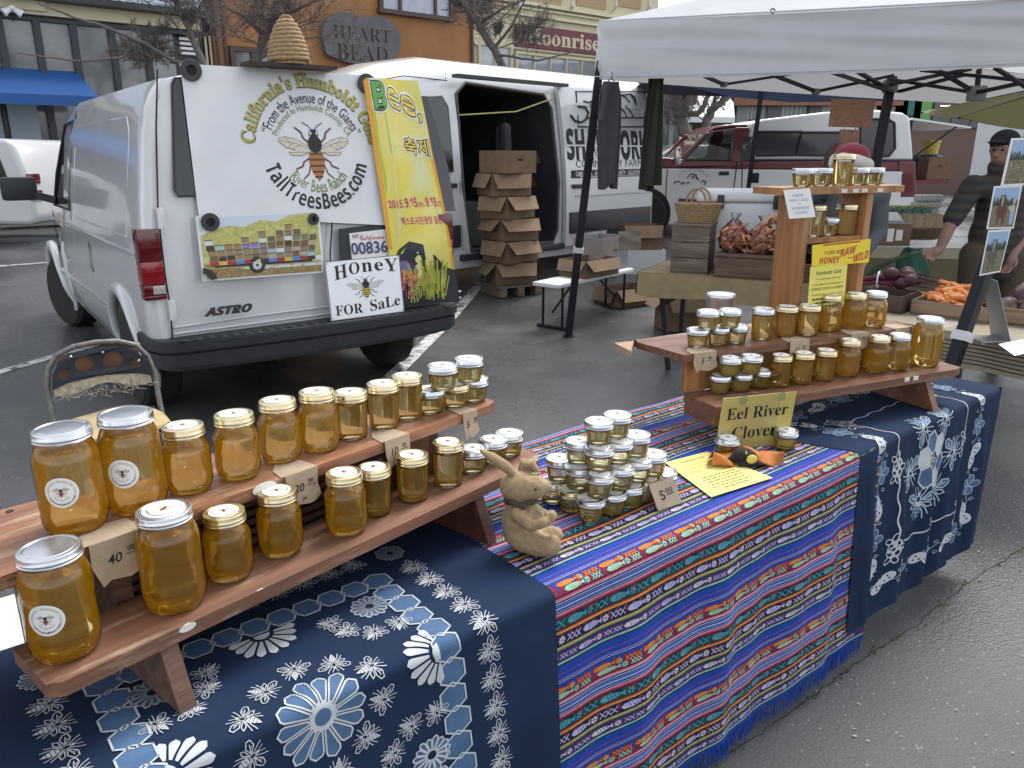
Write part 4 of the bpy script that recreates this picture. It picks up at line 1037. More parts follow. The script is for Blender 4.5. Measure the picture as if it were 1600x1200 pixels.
def rear(px, py, off=0):
    z = 1.0
    for _ in range(6):
        p = inv_pl(van, px, py, yr(z) - off); z = p.z
    return p
def RS3(x, z, off=0): return Vector((x, yr(z) - off, z))
def rpoly(b, pxs, off, mi=0, th=.01, nz=6):
    P = [rear(*p, off) for p in pxs]; b.prism([(p.x, p.z) for p in P], 0, th, mi, X=None) if False else None
    k = len(P); n0 = [RS3(p.x, p.z, off) for p in P]; n1 = [RS3(p.x, p.z, off - th) for p in P]
    b.add(n0 + n1, [tuple(range(k))] + [(i + 1 if i + 1 < k else 0, i, i + k, (i + 1) % k + k) for i in range(k)], mi)
b = MB(); rpoly(b, [(269, 132), (273, 122), (282, 121), (300, 200), (312, 306), (279, 306), (273, 297)], .006); b.build('rear_window', darkglass, van)
MB().tube([rear(*p, .008) for p in [(269, 132), (273, 122), (282, 121), (300, 200), (312, 306), (279, 306), (273, 297)]], .007, closed=True).build('window_seal', blkp, van)
b = MB(); rpoly(b, [(655, 150), (668, 150), (700, 260), (712, 330), (690, 330)], .004); b.build('rear_window', darkglass, van)
# seams of the back doors
b = MB()
for L_ in ([(246, 108), (244, 200), (247, 335), (258, 430), (266, 480), (270, 534)], [(272, 535), (400, 519), (515, 503), (725, 478)], [(520, 330), (516, 395), (519, 500)]):
    b = MB(); b.tube([rear(*p, .001) for p in L_], .0045, n=6); b.build('door_seam', seam, van)
b = MB()
for L_ in ([(272, 512), (400, 493), (520, 478), (720, 455)], [(272, 522), (400, 505), (520, 489), (720, 465)]): b.tube([rear(*p, .0) for p in L_], .007, n=6)
b.build('door_crease', van_white, van)
for (px, py) in ((252, 341), (270, 484)):
    p = rear(px, py, .012); h_ = MB(); h_.box((p.x, p.y, p.z), (.03, .03, .11), bev=.006); h_.tube([(p.x - .012, p.y - .012, p.z - .055), (p.x - .012, p.y - .012, p.z + .055)], .011); h_.build('hinge', M('hinge_white', (.7, .7, .7), .4), van)
# tail lamp wrapping the corner
for s in (-1, 1):
    tl = MB()
    zs = [rear(232, 468).z - .005, .0, .0, .0]; z0 = rear(230, 470).z; z1 = rear(230, 357).z
    H_ = z1 - z0; cuts = [(z0, z0 + H_ * .07, 0), (z0 + H_ * .07, z0 + H_ * .22, 2), (z0 + H_ * .22, z0 + H_ * .55, 1), (z0 + H_ * .55, z1, 0)]
    for a, c, mi in cuts:
        xo = -.985; xi = rear(255, 420).x
        tl.box((s * (xo + xi) / 2, .165, (a + c) / 2), (abs(xi - xo), .11, c - a - .001), 0 if mi == 2 else mi, bev=.006)
        if mi == 2: tl.box((s * (xo * .32 + xi * .68), .112, (a + c) / 2), (abs(xi - xo) * .55, .012, c - a - .012), 2, bev=.003)
    tl.build('tail_lamp', [redlens, redlens2, clearlens], van)
b = MB(); P0 = rear(316, 493, .008); P1 = rear(389, 478, .008); b.text('ASTRO', .06, 0, style='sansi', fit=P1.x - P0.x, ht=.05, off=.02, fn=lambda x, y: (lambda p: (p.x, p.y, p.z))(RS3((P0.x + P1.x) / 2 + x + y * .2, P0.z + y, .05)))
b.text('ASTRO', .06, 0, style='sansi', fit=P1.x - P0.x, ht=.05, off=.045, fn=lambda x, y: (lambda p: (p.x, p.y, p.z))(RS3((P0.x + P1.x) / 2 + x + y * .2, P0.z + y, .045)))
b.build('lettering', M('emblem_grey', (.05, .05, .055), .35), van)
# number plate in its recess
b = MB(); rpoly(b, [(530, 358), (612, 348), (618, 420), (533, 430)], .014); b.build('plate_recess', blkp, van)
b = MB(); rpoly(b, [(546, 365), (612, 357), (618, 410), (552, 420)], .022); pr = b.build('number_plate', paper, van)
b = MB(); q0 = rear(550, 398, .0235); q1 = rear(606, 391, .0235)
f3 = lambda cx, cz, o=.0235: (lambda x, y: tuple(RS3(cx + x, cz + y, o)))
b.text('00836', 1, 0, fit=abs(q1.x - q0.x), ht=.075, off=.01, fn=f3((q0.x + q1.x) / 2, q0.z)); q2 = rear(582, 374, .0235)
b.text('California', 1, 1, style='script', fit=.17, ht=.045, fn=f3(q2.x, q2.z)); q2 = rear(556, 372, .0235); b.text('SEP', 1, 0, fit=.045, ht=.022, fn=f3(q2.x, q2.z))
b.build('lettering', [M('plate_blue', (.02, .03, .12), .5), redp], pr)
# cab window, mirror, door seams, fuel door on the near side
def side(pts, off=.004): return [(-(sx(z) + off), y, z) for y, z in pts]
b = MB(); b.poly(side([(2.62, 1.16), (3.42, 1.16), (3.3, 1.42), (3.02, 1.80), (2.66, 1.82)])[::1]); b.build('cab_window', darkglass, van)
b = MB(); b.poly([(-x, y, z) for x, y, z in side([(2.62, 1.16), (3.42, 1.16), (3.3, 1.42), (3.02, 1.80), (2.66, 1.82)])][::-1]); b.build('cab_window', darkglass, van)
b = MB(); b.tube(side([(2.62, 1.16), (3.42, 1.16), (3.3, 1.42), (3.02, 1.80), (2.66, 1.82)]), .012, closed=True); b.build('window_seal', blkp, van)
b = MB(); b.poly([(-.8, 3.52, 1.46), (.8, 3.52, 1.46), (.7, 3.1, 1.86), (-.7, 3.1, 1.86)]); b.build('windscreen', darkglass, van)
b = MB()
for L_ in ([(2.57, .45), (2.57, 1.1), (2.58, 1.6), (2.62, 1.86), (2.75, 1.9)], [(3.55, .5), (3.6, 1.1)], [(1.75, .95), (1.83, .98), (1.82, .8), (1.74, .78), (1.75, .95)]): b = MB(); b.tube(side(L_, .0), .004, n=6); b.build('door_seam', seam, van)
b = MB(); b.tube(side([(.15, 1.045), (1, 1.045), (2, 1.045), (3, 1.045), (3.6, 1.03)], -.004), .012, n=8); b.tube(side([(1.36, .6), (2, .6), (3, .6), (3.5, .6)], -.006), .014, n=8); b.build('body_crease', van_white, van)
b = MB(); b.tube(side([(.55, 1.12), (2.4, 1.12), (2.42, 1.6), (2.38, 1.78), (.7, 1.78), (.55, 1.7)], -.003), .006, closed=True); b.build('panel_pressing', van_white, van)
mr = MB(); mr.box((-1.2, 3.38, 1.3), (.26, .09, .19), bev=.03); mr.bar((-.95, 3.36, 1.2), (-1.1, 3.38, 1.25), .08, .06); mr.build('door_mirror', blkp, van)
b = MB(); rw_ = random.Random(4)
for k in range(15):
    y_, z_ = 3.3 - .036 * k, .9 - .012 * k; q_ = rw_.uniform(.03, .07); b.add([(-(sx(z) + .004), y, z) for y, z in ((y_, z_), (y_ - .02, z_ - q_), (y_ - .03, z_ - q_ + .005), (y_ - .012, z_ + .01))], [(0, 1, 2, 3)], 0)
b.add([(-(sx(z) + .004), y, z) for y, z in ((2.95, 1.0), (2.95, 1.1), (3.2, 1.1), (3.2, 1.0))], [(0, 1, 2, 3)], 1); b.build('faded_lettering', [M('worn_green_grey', (.4, .42, .4), .5), M('worn_tan', (.5, .45, .33), .5)], van)
# rust and scuffs low at the back corner
b = MB()
for k in range(34):
    y = RN.uniform(.2, .55); z = RN.uniform(.36, .6); s = RN.uniform(.004, .02); b.poly([(-(sx(z + s * math.sin(a)) + .0025) + .015 * max(0, .25 - y), y + s * .5 * math.cos(a) * RN.uniform(.5, 1.4), z + s * math.sin(a) * RN.uniform(.3, 1)) for a in [i * PI / 3 for i in range(6)]])
b.build('rust_scuff', M('rust_grey', (.18, .16, .15), .7), van)

# ---- cloth and prints hung on the van's back: things of their own
def vsheet(name, pxq, off, mats, label, cat, front, wr=.006, n=18, th=.002):
    """sheet on the van's back through four pixel corners TL TR BR BL"""
    Q = [rear(*p, off) for p in pxq]
    t = thing(name, label, cat, van.matrix_world @ Vector((0, 0, 0)), VA)
    def fn(u, v, o=0):
        x = (Q[0].x * (1 - u) + Q[1].x * u) * (1 - v) + (Q[3].x * (1 - u) + Q[2].x * u) * v
        z = (Q[0].z * (1 - u) + Q[1].z * u) * (1 - v) + (Q[3].z * (1 - u) + Q[2].z * u) * v
        return Vector((x, yr(z) - off - o - wr * (math.sin(u * 6.3 + v * 2.1) * math.sin(v * 5.2 + 1) + .5 * math.sin(v * 13 + u * 7)), z))
    b = MB(); b.grid(lambda u, v: fn(u, v), n, n, 0, flip=True); b.grid(lambda u, v: fn(u, v, -th), n, n, 0)
    b.build('sheet', mats[0], t)
    if front:
        p = MB(); front(p, fn); p.build('print', mats, t)
    return t, fn, Q
vinyl = M('white_vinyl', (.7, .71, .73), .35, noise=.07, nscale=5)
olive = M('olive_gold_ink', (.42, .36, .05), .5); green = M('green_ink', (.2, .27, .07), .5); shad = M('letter_shadow', (.12, .11, .04), .6); amber = M('bee_amber', (.42, .15, .03), .5); brown = M('bee_brown', (.1, .035, .02), .5); wing = M('bee_wing', (.62, .58, .48), .5); vein = M('wing_vein', (.28, .2, .13), .6)
def big_bee(b, P, k, mi, mats=(3, 4, 5, 6, 7)):
    """printed honey bee, head up; P maps (x, y) to the surface, k is half its height"""
    bl, br, am, wg, vn = mats
    def pl(pts, m, o): b.add([P(x * k, y * k, o) for x, y in pts], [tuple(range(len(pts)))], m)
    def ln(pts, w, m, o):
        for (x0, y0), (x1, y1) in zip(pts, pts[1:]):
            L = math.hypot(x1 - x0, y1 - y0) or 1; nx_, ny_ = -(y1 - y0) / L * w, (x1 - x0) / L * w
            pl([(x0 - nx_, y0 - ny_), (x1 - nx_ * .8, y1 - ny_ * .8), (x1 + nx_ * .8, y1 + ny_ * .8), (x0 + nx_, y0 + ny_)], m, o)
    for s in (-1, 1):
        m2 = lambda q: [(s * x, y) for x, y in q][::s]
        pl(m2([(.2, .2), (.75, .5), (1.15, .6), (1.42, .55), (1.45, .42), (1.2, .22), (.8, .1), (.25, .08)]), wg, .0008)
        pl(m2([(.2, .08), (.8, .1), (1.1, .05), (1.0, -.08), (.6, -.1), (.25, -.02)]), wg, .0009)
        for q in ([(.2, .2), (.75, .5), (1.15, .6), (1.42, .55), (1.45, .42), (1.2, .22), (.8, .1)], [(.25, .15), (.8, .35), (1.4, .45)], [(.6, .28), (.9, .16)], [(.85, .37), (1.1, .22)], [(1.0, .4), (1.15, .55)], [(.25, .02), (.7, .02), (1.05, .0)], [(.2, .05), (.6, -.1), (1.0, -.08), (1.1, .05)]): ln(m2(q) if s > 0 else m2(q)[::-1], .013, vn, .0012)
        ln([(s * x, y) for x, y in [(.2, .35), (.45, .55), (.5, .75), (.75, .95)]], .035, br, .0014)
        ln([(s * x, y) for x, y in [(.22, -.15), (.55, -.35), (.6, -.5), (.9, -.62)]], .035, br, .0014)
        ln([(s * x, y) for x, y in [(.18, -.2), (.35, -.65), (.4, -.8), (.65, -1.0)]], .03, br, .0014)
        ln([(s * x, y) for x, y in [(.06, .85), (.18, 1.0), (.42, 1.15)]], .018, bl, .0014)
    pl(ellp(0, .72, .2, .17), bl, .0018); pl(ellp(0, .32, .29, .33), bl, .0016)
    pl([(-.26, .02), (-.33, -.3), (-.24, -.75), (0, -1.1), (.24, -.75), (.33, -.3), (.26, .02)], am, .0016)
    for y, w_ in ((.0, .27), (-.22, .31), (-.45, .3), (-.68, .25), (-.88, .17)): pl([(-w_, y), (-w_ * .95, y - .08), (w_ * .95, y - .08), (w_, y)], brown_i if False else br, .002)
    for y in (-.12, -.36, -.58): pl([(-.07, y), (-.07, y - .06), (.07, y - .06), (.07, y)], 8, .0022)
    for s in (-1, 1): pl(ellp(s * .13, .74, .045, .075), wg, .0021)
def white_front(b, fn):
    cpt = rear(494, 236, .03); R0 = rear(466, 137, .03); Rr = math.hypot(R0.x - cpt.x, R0.z - cpt.z)
    def P(x, y, o=.001):
        X_, Z_ = cpt.x + x, cpt.z + y
        return tuple(Vector((X_, yr(Z_) - .022 - o - .001, Z_)))
    T = lambda s, r, ht, ang, mi, st='', o=.001, off=0: b.text(s, 1, mi, style=st, bend=r, fit=abs(r) * math.radians(ang), ht=ht, off=off, fn=lambda x, y: P(x, y, o))
    T("California's Humboldt Gold", Rr, .085, 168, 2, 'serif', .001, .02); T("California's Humboldt Gold", Rr + .003, .083, 167, 1, 'serif', .0018)
    T('“From the Avenue of the Giants”', Rr * .76, .062, 140, 3); T('Produced in Humboldt County, CA', Rr * .645, .05, 138, 8)
    T('River Bees Ranch', -Rr * .66, .07, 102, 2, '', .001, .012); T('River Bees Ranch', -Rr * .66, .07, 102, 8, '', .0016)
    T('TallTreesBees.com', -Rr * .93, .098, 150, 3, 'sans')
    big_bee(b, lambda x, y, o: P(x, y - .01, o), Rr * .42, 0)
VM = [vinyl, olive, shad, ink, brown, amber, wing, vein, green]
vsheet('white_banner', [(281, 99), (578, 118), (604, 352), (311, 338)], .02, VM, 'white vinyl banner with a big honey bee and circular lettering on the van', 'banner', white_front, wr=.003)
# trailer photograph
bush = M('photo_bush', (.36, .36, .07), .5, col2=(.55, .52, .2), nscale=45); straw = M('photo_straw', (.42, .28, .12), .5, col2=(.2, .15, .06), nscale=40); skyp = M('photo_sky', (.55, .62, .7), .5)
pc = [M('hive_' + n_, c_, .6) for n_, c_ in (('tan', (.3, .2, .12)), ('brown', (.16, .1, .06)), ('grey', (.22, .19, .16)), ('pale', (.42, .34, .25)), ('white', (.62, .64, .66)), ('aqua', (.3, .5, .52)), ('violet', (.25, .18, .5)), ('red', (.35, .04, .05)), ('blue', (.1, .22, .55)), ('yellow', (.62, .42, .08)), ('dark', (.05, .035, .03)))]
def photo_front(b, fn):
    r_ = random.Random(5)
    Q = lambda pts, mi, o=.001: b.add([tuple(fn(u, v, o)) for u, v in pts], [tuple(range(len(pts)))[::-1]], mi)
    Q([(.02, .03), (.98, .03), (.98, .25), (.02, .25)], 1, .0006)
    hl = [(.02, .3), (.12, .22), (.25, .16), (.36, .2), (.5, .1), (.62, .14), (.74, .05), (.98, .02)]; [Q([(p0[0], p0[1] + (.82 - p0[1]) * j / 6), (p1[0], p1[1] + (.82 - p1[1]) * j / 6), (p1[0], p1[1] + (.82 - p1[1]) * (j + 1) / 6), (p0[0], p0[1] + (.82 - p0[1]) * (j + 1) / 6)], 2, .0009) for p0, p1 in zip(hl, hl[1:]) for j in range(6)]
    Q([(.03, .74), (.98, .68), (.98, .97), (.04, .97)], 3, .0012)
    x = .07
    for col_ in range(13):
        wd = .066; topn = [4, 3, 3, 3, 4, 3, 5, 4, 5, 4, 5, 4, 4][col_] + (2 if col_ == 9 else 0)
        for r in range(topn):
            y0 = .70 - r * .085 + r_.uniform(-.008, .008); sk = .01 * (6 - col_) / 6
            mi = 4 + (r_.choice([0, 0, 1, 2, 3, 0, 1]) if r_.random() > .2 else r_.choice([4, 5, 2, 10]))
            if (col_, r) in ((4, 2), (5, 2)): mi = 4 + 6
            if (col_, r) in ((0, 3), (6, 3), (9, 3)): mi = 4 + 4
            Q([(x + .003 - sk * r, y0 - .078), (x + wd - .002 - sk * r, y0 - .08), (x + wd - .002 - sk * r, y0), (x + .003 - sk * r, y0)], mi, .0016)
            Q([(x + .003 - sk * r, y0 - .082), (x + wd - .002 - sk * r, y0 - .084), (x + wd - .002 - sk * r, y0 - .066), (x + .003 - sk * r, y0 - .064)], 4 + 1, .002)
        Q([(x, .705), (x + wd, .705), (x + wd, .765), (x, .765)], 4 + [7, 9, 7, 8, 7, 9, 10, 8, 7, 9, 8, 7, 10][col_], .0022); x += wd
    Q([(.1, .77), (.9, .76), (.9, .8), (.1, .8)], 14, .002)
    Q([(.435 + .066 * math.cos(a), .80 + .13 * math.sin(a)) for a in [i * PI / 10 for i in range(20)]], 14, .0026)
    Q([(.435 + .036 * math.cos(a), .80 + .07 * math.sin(a)) for a in [i * PI / 10 for i in range(20)]], 8, .003)
    Q([(.435 + .012 * math.cos(a), .80 + .024 * math.sin(a)) for a in [i * PI / 4 for i in range(8)]], 14, .0034)
    for k in range(40):
        u = r_.uniform(.05, .95); v = r_.uniform(.8, .95); Q([(u, v), (u + .03, v - .01), (u + .03, v), (u, v + .008)], 4 + r_.choice([3, 9, 0]), .0018)
vsheet('trailer_photo', [(305, 338), (498, 329), (506, 426), (316, 440)], .03, [vinyl, skyp, bush, straw] + pc, 'printed photo of stacked beehives on a trailer, held to the van by magnets', 'photo print', photo_front, wr=0)
# yellow festival banner
yb = M('festival_yellow', (.70, .58, .03), .4, col2=(.72, .66, .25), nscale=3, sheen=.2); orb = M('festival_orange', (.72, .34, .02), .45); ybw = M('festival_pale', (.62, .64, .4), .45, col2=(.68, .6, .1), nscale=4); ygr = M('festival_lime', (.4, .5, .04), .45)
lgr = M('letter_green', (.12, .38, .08), .45); lye = M('letter_yellow', (.75, .6, .1), .45); mag = M('letter_magenta', (.5, .03, .14), .5); prp = M('eye_violet', (.07, .03, .14), .4); stam = M('stamen_lime', (.48, .5, .08), .5, col2=(.3, .28, .04), nscale=20); dkb = M('festival_black', (.02, .024, .03), .5)
def yfront(b, fn):
    r_ = random.Random(9); Q = lambda pts, mi, o=.001: b.add([tuple(fn(u, v, o)) for u, v in pts], [tuple(range(len(pts)))[::-1]], mi)
    def strip(pts, mi, o=.001, k=14):
        (u0, v0), (u1, v1), (u2, v2), (u3, v3) = pts
        for i in range(k):
            a, c = i / k, (i + 1) / k; L = lambda p, q, t: p + (q - p) * t
            Q([(L(u0, u3, a), L(v0, v3, a)), (L(u1, u2, a), L(v1, v2, a)), (L(u1, u2, c), L(v1, v2, c)), (L(u0, u3, c), L(v0, v3, c))], mi, o)
    strip([(0, 0), (.09, 0), (.05, 1), (0, 1)], 1); strip([(.95, .25), (1, .25), (1, .98), (.96, .98)], 1)
    strip([(.3, .28), (.85, .28), (.9, .72), (.15, .72)], 2, .0008); strip([(.1, .0), (.3, .0), (.3, .3), (.08, .5)], 3, .0007)
    hill = [(.02, .80), (.15, .735), (.32, .70), (.5, .715), (.68, .77), (.85, .83), (1, .85)]
    for (u0, v0), (u1, v1) in zip(hill, hill[1:]):
        for j in range(8): a = j / 8; c = (j + 1) / 8; Q([(u0, v0 + (1 - v0) * a), (u1, v1 + (1 - v1) * a), (u1, v1 + (1 - v1) * c), (u0, v0 + (1 - v0) * c)], 9, .0014)
    Q(xf(ellp(0, 0, .16, .06), (.2, .84)), 8, .0022); Q(xf(ellp(0, 0, .09, .035), (.2, .82)), 12, .0026)
    for k in range(90):
        u = r_.uniform(.25, .8); v = r_.uniform(.9, .985); a = (u - .5) * 1.6 + r_.uniform(-.3, .3); L = r_.uniform(.06, .17)
        u1, v1 = u + L * math.sin(a), v - L * .75 * math.cos(a); Q([(u - .012, v), (u + .012, v), (u1 + .012, v1), (u1 - .008, v1)], 10, .003 + r_.uniform(0, .001))
    for k in range(40):
        u = r_.uniform(.05, .35); v = r_.uniform(.88, .97); Q([(u, v), (u + .02, v), (u + .03 + r_.uniform(-.03, .05), v - .06), (u + .01, v - .06)], r_.choice([8, 11, 1]), .0034)
    def T(s, cu, cv, w_, h_, mi, st='', off=0, o=.002, sh=.0): b.text(s, 1, mi, style=st, fit=w_, ht=h_, off=off, ref=True, fn=lambda x, y: tuple(fn(cu + x, cv - y + x * sh, o)))
    def OT(s, cu, cv, w_, h_, mi, st='', sh=0, k=1):
        for r, m_, o0, n_ in ((.034 * k, 4, .0012, 14), (.017 * k, 5, .0022, 10), (0, mi, .0032, 1)):
            for j in range(n_): T(s, cu + r * math.cos(j * 2 * PI / n_), cv + r * .42 * math.sin(j * 2 * PI / n_), w_, h_, m_, st, .012 if r == 0 else 0, o0 + j * .00004, sh)
    OT('B', .23, .13, .22, .115, 6, 'sans'); OT('ee,', .66, .14, .54, .1, 7, 'sans', .1); OT('축제', .74, .315, .42, .07, 7, '', .03, .8)
    T('2015.', .22, .55, .24, .033, 11, '', .02); T('9.15', .46, .55, .2, .042, 11, 'sans', .01); T('(화)~', .635, .55, .13, .028, 11, '', .01); T('9.19', .79, .55, .18, .042, 11, 'sans', .01); T('(토', .93, .55, .07, .03, 11, '', .01)
    T('엑스포시민광장 일원', .58, .625, .66, .036, 11, '', .015)
vsheet('yellow_banner', [(566, 121), (652, 126), (718, 470), (616, 482)], .05, [yb, orb, ybw, ygr, paper, ink, lgr, lye, prp, dkb, stam, mag, M('eye_glint', (.2, .16, .3), .3)], 'yellow bee festival cloth banner with korean lettering hanging over the van corner', 'banner', yfront, wr=.011, n=24)
# white sign leaning on the bumper
enam = M('white_enamel', (.76, .78, .8), .25, coat=.3)
BQ = [rear(505, 409, .03), rear(622, 398, .03), None, None]
bl = inv_pl(van, 518, 511, .01); br_ = inv_pl(van, 632, 494, .01)
zb_ = .5935; BQ[2] = Vector((br_.x, .015, max(zb_, br_.z))); BQ[3] = Vector((bl.x, .015, max(zb_, bl.z)))
BQ[0].y -= .01; BQ[1].y -= .01
def honey_front(b, f):
    P = lambda x, y, o=.001: tuple(f(x, y, o))
    r_ = lambda s, cu, cv, w_, h_, st='serif', tilt=0, off=.0: b.text(s, 1, 1, style=st, fit=w_, ht=h_, off=off, fn=lambda x, y: P(cu + x, cv - y + tilt * x - .5 * x * x * (1 if cv < .5 else -1) * .0, .0012))
    r_('H', .19, .31, .17, .23, 'serif', -.2); r_('O', .37, .25, .14, .2, 'serif', -.1); r_('n', .54, .235, .14, .16, 'serif'); r_('e', .70, .235, .12, .15, 'serif', .1); r_('Y', .87, .27, .18, .22, 'serif', .1)
    r_('FOR', .25, .92, .36, .17, 'serif'); r_('SaLe', .74, .89, .42, .19, 'serif', -.12)
    big_bee(b, lambda x, y, o: P(.5 + x, .5 - y, o), .17, 0, (1, 1, 2, 3, 4))
    for u, v in ((.03, .04), (.97, .04), (.03, .96), (.97, .96)): b.add([P(u + .008 * math.cos(a), v + .009 * math.sin(a)) for a in [i * PI / 4 for i in range(8)]], [tuple(range(8))[::-1]], 1)
    k_ = .012
    for (u0, v0, u1, v1) in ((0, 0, 1, k_), (0, 1 - k_, 1, 1), (0, 0, k_, 1), (1 - k_, 0, 1, 1)): b.add([P(u0, v0, .0006), P(u1, v0, .0006), P(u1, v1, .0006), P(u0, v1, .0006)], [(3, 2, 1, 0)], 5)
W3 = lambda p: van.matrix_world @ p
quadcard('honey_sign', [W3(q_) for q_ in BQ], .008, [enam, ink, M('bee_gold', (.55, .42, .05), .5), M('wing_pale', (.6, .62, .62), .5), M('vein_grey', (.2, .2, .2), .6), M('sign_rim', (.12, .12, .13), .4), ink, ink, M('bee_gold2', (.55, .42, .05), .5)], 'white honey for sale sign leaning on the van bumper', 'sign', honey_front)
# ring magnets pinning the prints
mag_m = M('ferrite', (.045, .046, .05), .55, noise=.2, nscale=40)
def magnet(px, py, r, what, off=.035, arc=None):
    p = rear(px, py, off); t = MB()
    if arc: t.prism([(r * math.cos(a), r * math.sin(a)) for a in [arc[0] + (arc[1] - arc[0]) * i / 10 for i in range(11)]] + [(r * .58 * math.cos(a), r * .58 * math.sin(a)) for a in [arc[1] + (arc[0] - arc[1]) * i / 10 for i in range(11)]], 0, .014)
    else: t.lathe([(r * .46, 0), (r * .98, 0), (r, .003), (r, .013), (r * .97, .016), (r * .5, .016), (r * .46, .013), (r * .46, 0)], 32)
    o = t.build('ring_magnet' if not arc else 'magnet_segment', mag_m); m4 = van.matrix_world @ Matrix.Translation(p) @ Matrix.Rotation(PI / 2 - .0, 4, 'X')
    o.matrix_world = m4; tag(o, what, 'magnet', 'black magnets on the van')
magnet(298, 110, .056, 'dark ring magnet at the top corner of the white banner by the window'); magnet(572, 131, .06, 'dark ring magnet where the white and yellow banners meet')
magnet(328, 347, .05, 'dark ring magnet on the upper corner of the trailer photo under the white banner'); magnet(489, 342, .034, 'small dark ring magnet on the trailer photo corner nearest the number plate')
magnet(318, 440, .075, 'broken quarter of a ring magnet on the lower trailer photo corner', arc=(.15, 1.5))
# skep on the roof
RB = van.matrix_world
skp = dep(452, 101, 4.82); rb_ = MB(); rb_.box((0, 0, 0), (.52, .16, .02)); o = rb_.build('roof_board', M('dark_brown_board', (.035, .02, .017), .6)); o.location = (skp.x, skp.y, 2.062); o.rotation_euler = (0, 0, VA); tag(o, 'dark brown board lying on the van roof under the straw skep', 'board')
kr = (skp - Vector((0, 0, H))).length
straws = M('straw_coil', (.42, .29, .15), .85, noise=.35, nscale=60, bump=.5, bscale=120)
sk = MB()
prof = []
sil = [(0, .128), (.05, .126), (.1, .118), (.15, .106), (.2, .09), (.25, .068), (.285, .045), (.305, .02)]
def rs(z):
    for (z0, r0), (z1, r1) in zip(sil, sil[1:]):
        if z <= z1: return r0 + (r1 - r0) * (z - z0) / (z1 - z0)
    return .01
n = 10; pts = []; rad = []
turns = 10.5
for i in range(int(turns * 28)):
    a = 2 * PI * i / 28; z = .012 + .0275 * a / (2 * PI); pts.append((rs(z) * math.cos(a), rs(z) * math.sin(a), z)); rad.append(.0165 + .0016 * math.sin(i * 1.9))
sk.tube(pts, rad, n=8); sk.tube([(.04 * math.cos(a), 0, .295 + .028 * math.sin(a)) for a in [PI * i / 8 for i in range(9)]], .009)
sk.lathe([(.12, 0), (.112, .1), (.08, .2), (.03, .29), (0, .3)], 20)
o = sk.build('bee_skep', straws, smooth=60); o.scale = (.84, .84, .8); o.location = (skp.x, skp.y, 2.072); tag(o, 'coiled straw bee skep standing on the van roof', 'bee skep')
# ---- panel van with open side door, behind the cardboard boxes
TA = math.radians(45)
tv = thing('delivery_van', 'tall white delivery van with open side door and black ox drawing on its panel', 'van', (-.557, 8.7, gz(-.5, 9) - .02), TA)
bpy.context.view_layer.update()
GT = gz(-.5, 9) - .02
TP = [(.3, 0.0), (.45, -.02), (.7, -.02), (1.0, -.02), (1.35, 0), (1.8, .06), (2.2, .13), (2.36, .19), (2.47, .32), (2.53, .6)]
def sy(z):
    for (z0, y0), (z1, y1) in zip(TP, TP[1:]):
        if z <= z1: return y0 + (y1 - y0) * max(0, z - z0) / (z1 - z0)
    return .6
def tst(x, top, wk=0):
    half = []
    for z, y in TP:
        zz = z if top >= 2.5 or z <= 1.0 else 1.0 + (z - 1.0) * (top - 1.0) / 1.53
        half.append((x, y + wk, zz))
    pts = half + [(x, 1.0, (top if top >= 2.5 else top) + .03)]
    return [(x, .3 * 0 + wk, .3)] * 0 + pts + [(px_, 2.0 - py_, pz_) for px_, py_, pz_ in reversed(half)]
ST_ = [tst(3.62, 2.53, .05), tst(3.55, 2.53), tst(2.5, 2.53), tst(1.5, 2.53), tst(.4, 2.53), tst(-.1, 2.51), tst(-.6, 2.42), tst(-1.0, 2.22), tst(-1.35, 1.95), tst(-1.75, 1.45, .03), tst(-2.2, 1.28, .08), tst(-2.5, 1.1, .2), tst(-2.56, .8, .25)]
tb = loft(ST_).build('body', [van_white2], tv, smooth=35)
ct = MB(); D0, D1 = .02, 1.58
ct.prism([(D0 + .1, .48), (D1 - .1, .48), (D1 - .02, .62), (D1, 1.2), (D1 - .03, 2.05), (D1 - .14, 2.2), (D0 + .2, 2.26), (D0 + .04, 2.14), (D0, 1.2)], -.3, 1.75, X=Matrix(((1, 0, 0, 0), (0, 0, 1, 0), (0, 1, 0, 0), (0, 0, 0, 1))))
bm = bmesh.new()
for v in ct.v: bm.verts.new(v)
bm.verts.ensure_lookup_table()
for f in ct.f: bm.faces.new([bm.verts[i] for i in f])
bmesh.ops.recalc_face_normals(bm, faces=bm.faces); cm = bpy.data.meshes.new('c'); bm.to_mesh(cm); bm.free()
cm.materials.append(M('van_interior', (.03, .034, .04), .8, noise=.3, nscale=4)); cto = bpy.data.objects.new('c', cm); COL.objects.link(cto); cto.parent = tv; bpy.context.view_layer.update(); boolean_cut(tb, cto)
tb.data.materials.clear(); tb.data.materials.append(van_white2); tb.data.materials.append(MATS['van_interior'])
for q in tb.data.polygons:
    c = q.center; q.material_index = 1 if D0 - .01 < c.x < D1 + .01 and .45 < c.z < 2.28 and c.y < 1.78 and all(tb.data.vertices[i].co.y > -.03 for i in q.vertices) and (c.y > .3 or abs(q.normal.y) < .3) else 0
tb.data.polygons.foreach_set('use_smooth', [True] * len(tb.data.polygons)); tb.data.set_sharp_from_angle(angle=math.radians(35))
TY = lambda z, o=0: sy(z) - o
def tpix(px, py, off=.0):
    z = 1.5
    for _ in range(6): p = inv_pl(tv, px, py, TY(z, off)); z = p.z
    return p
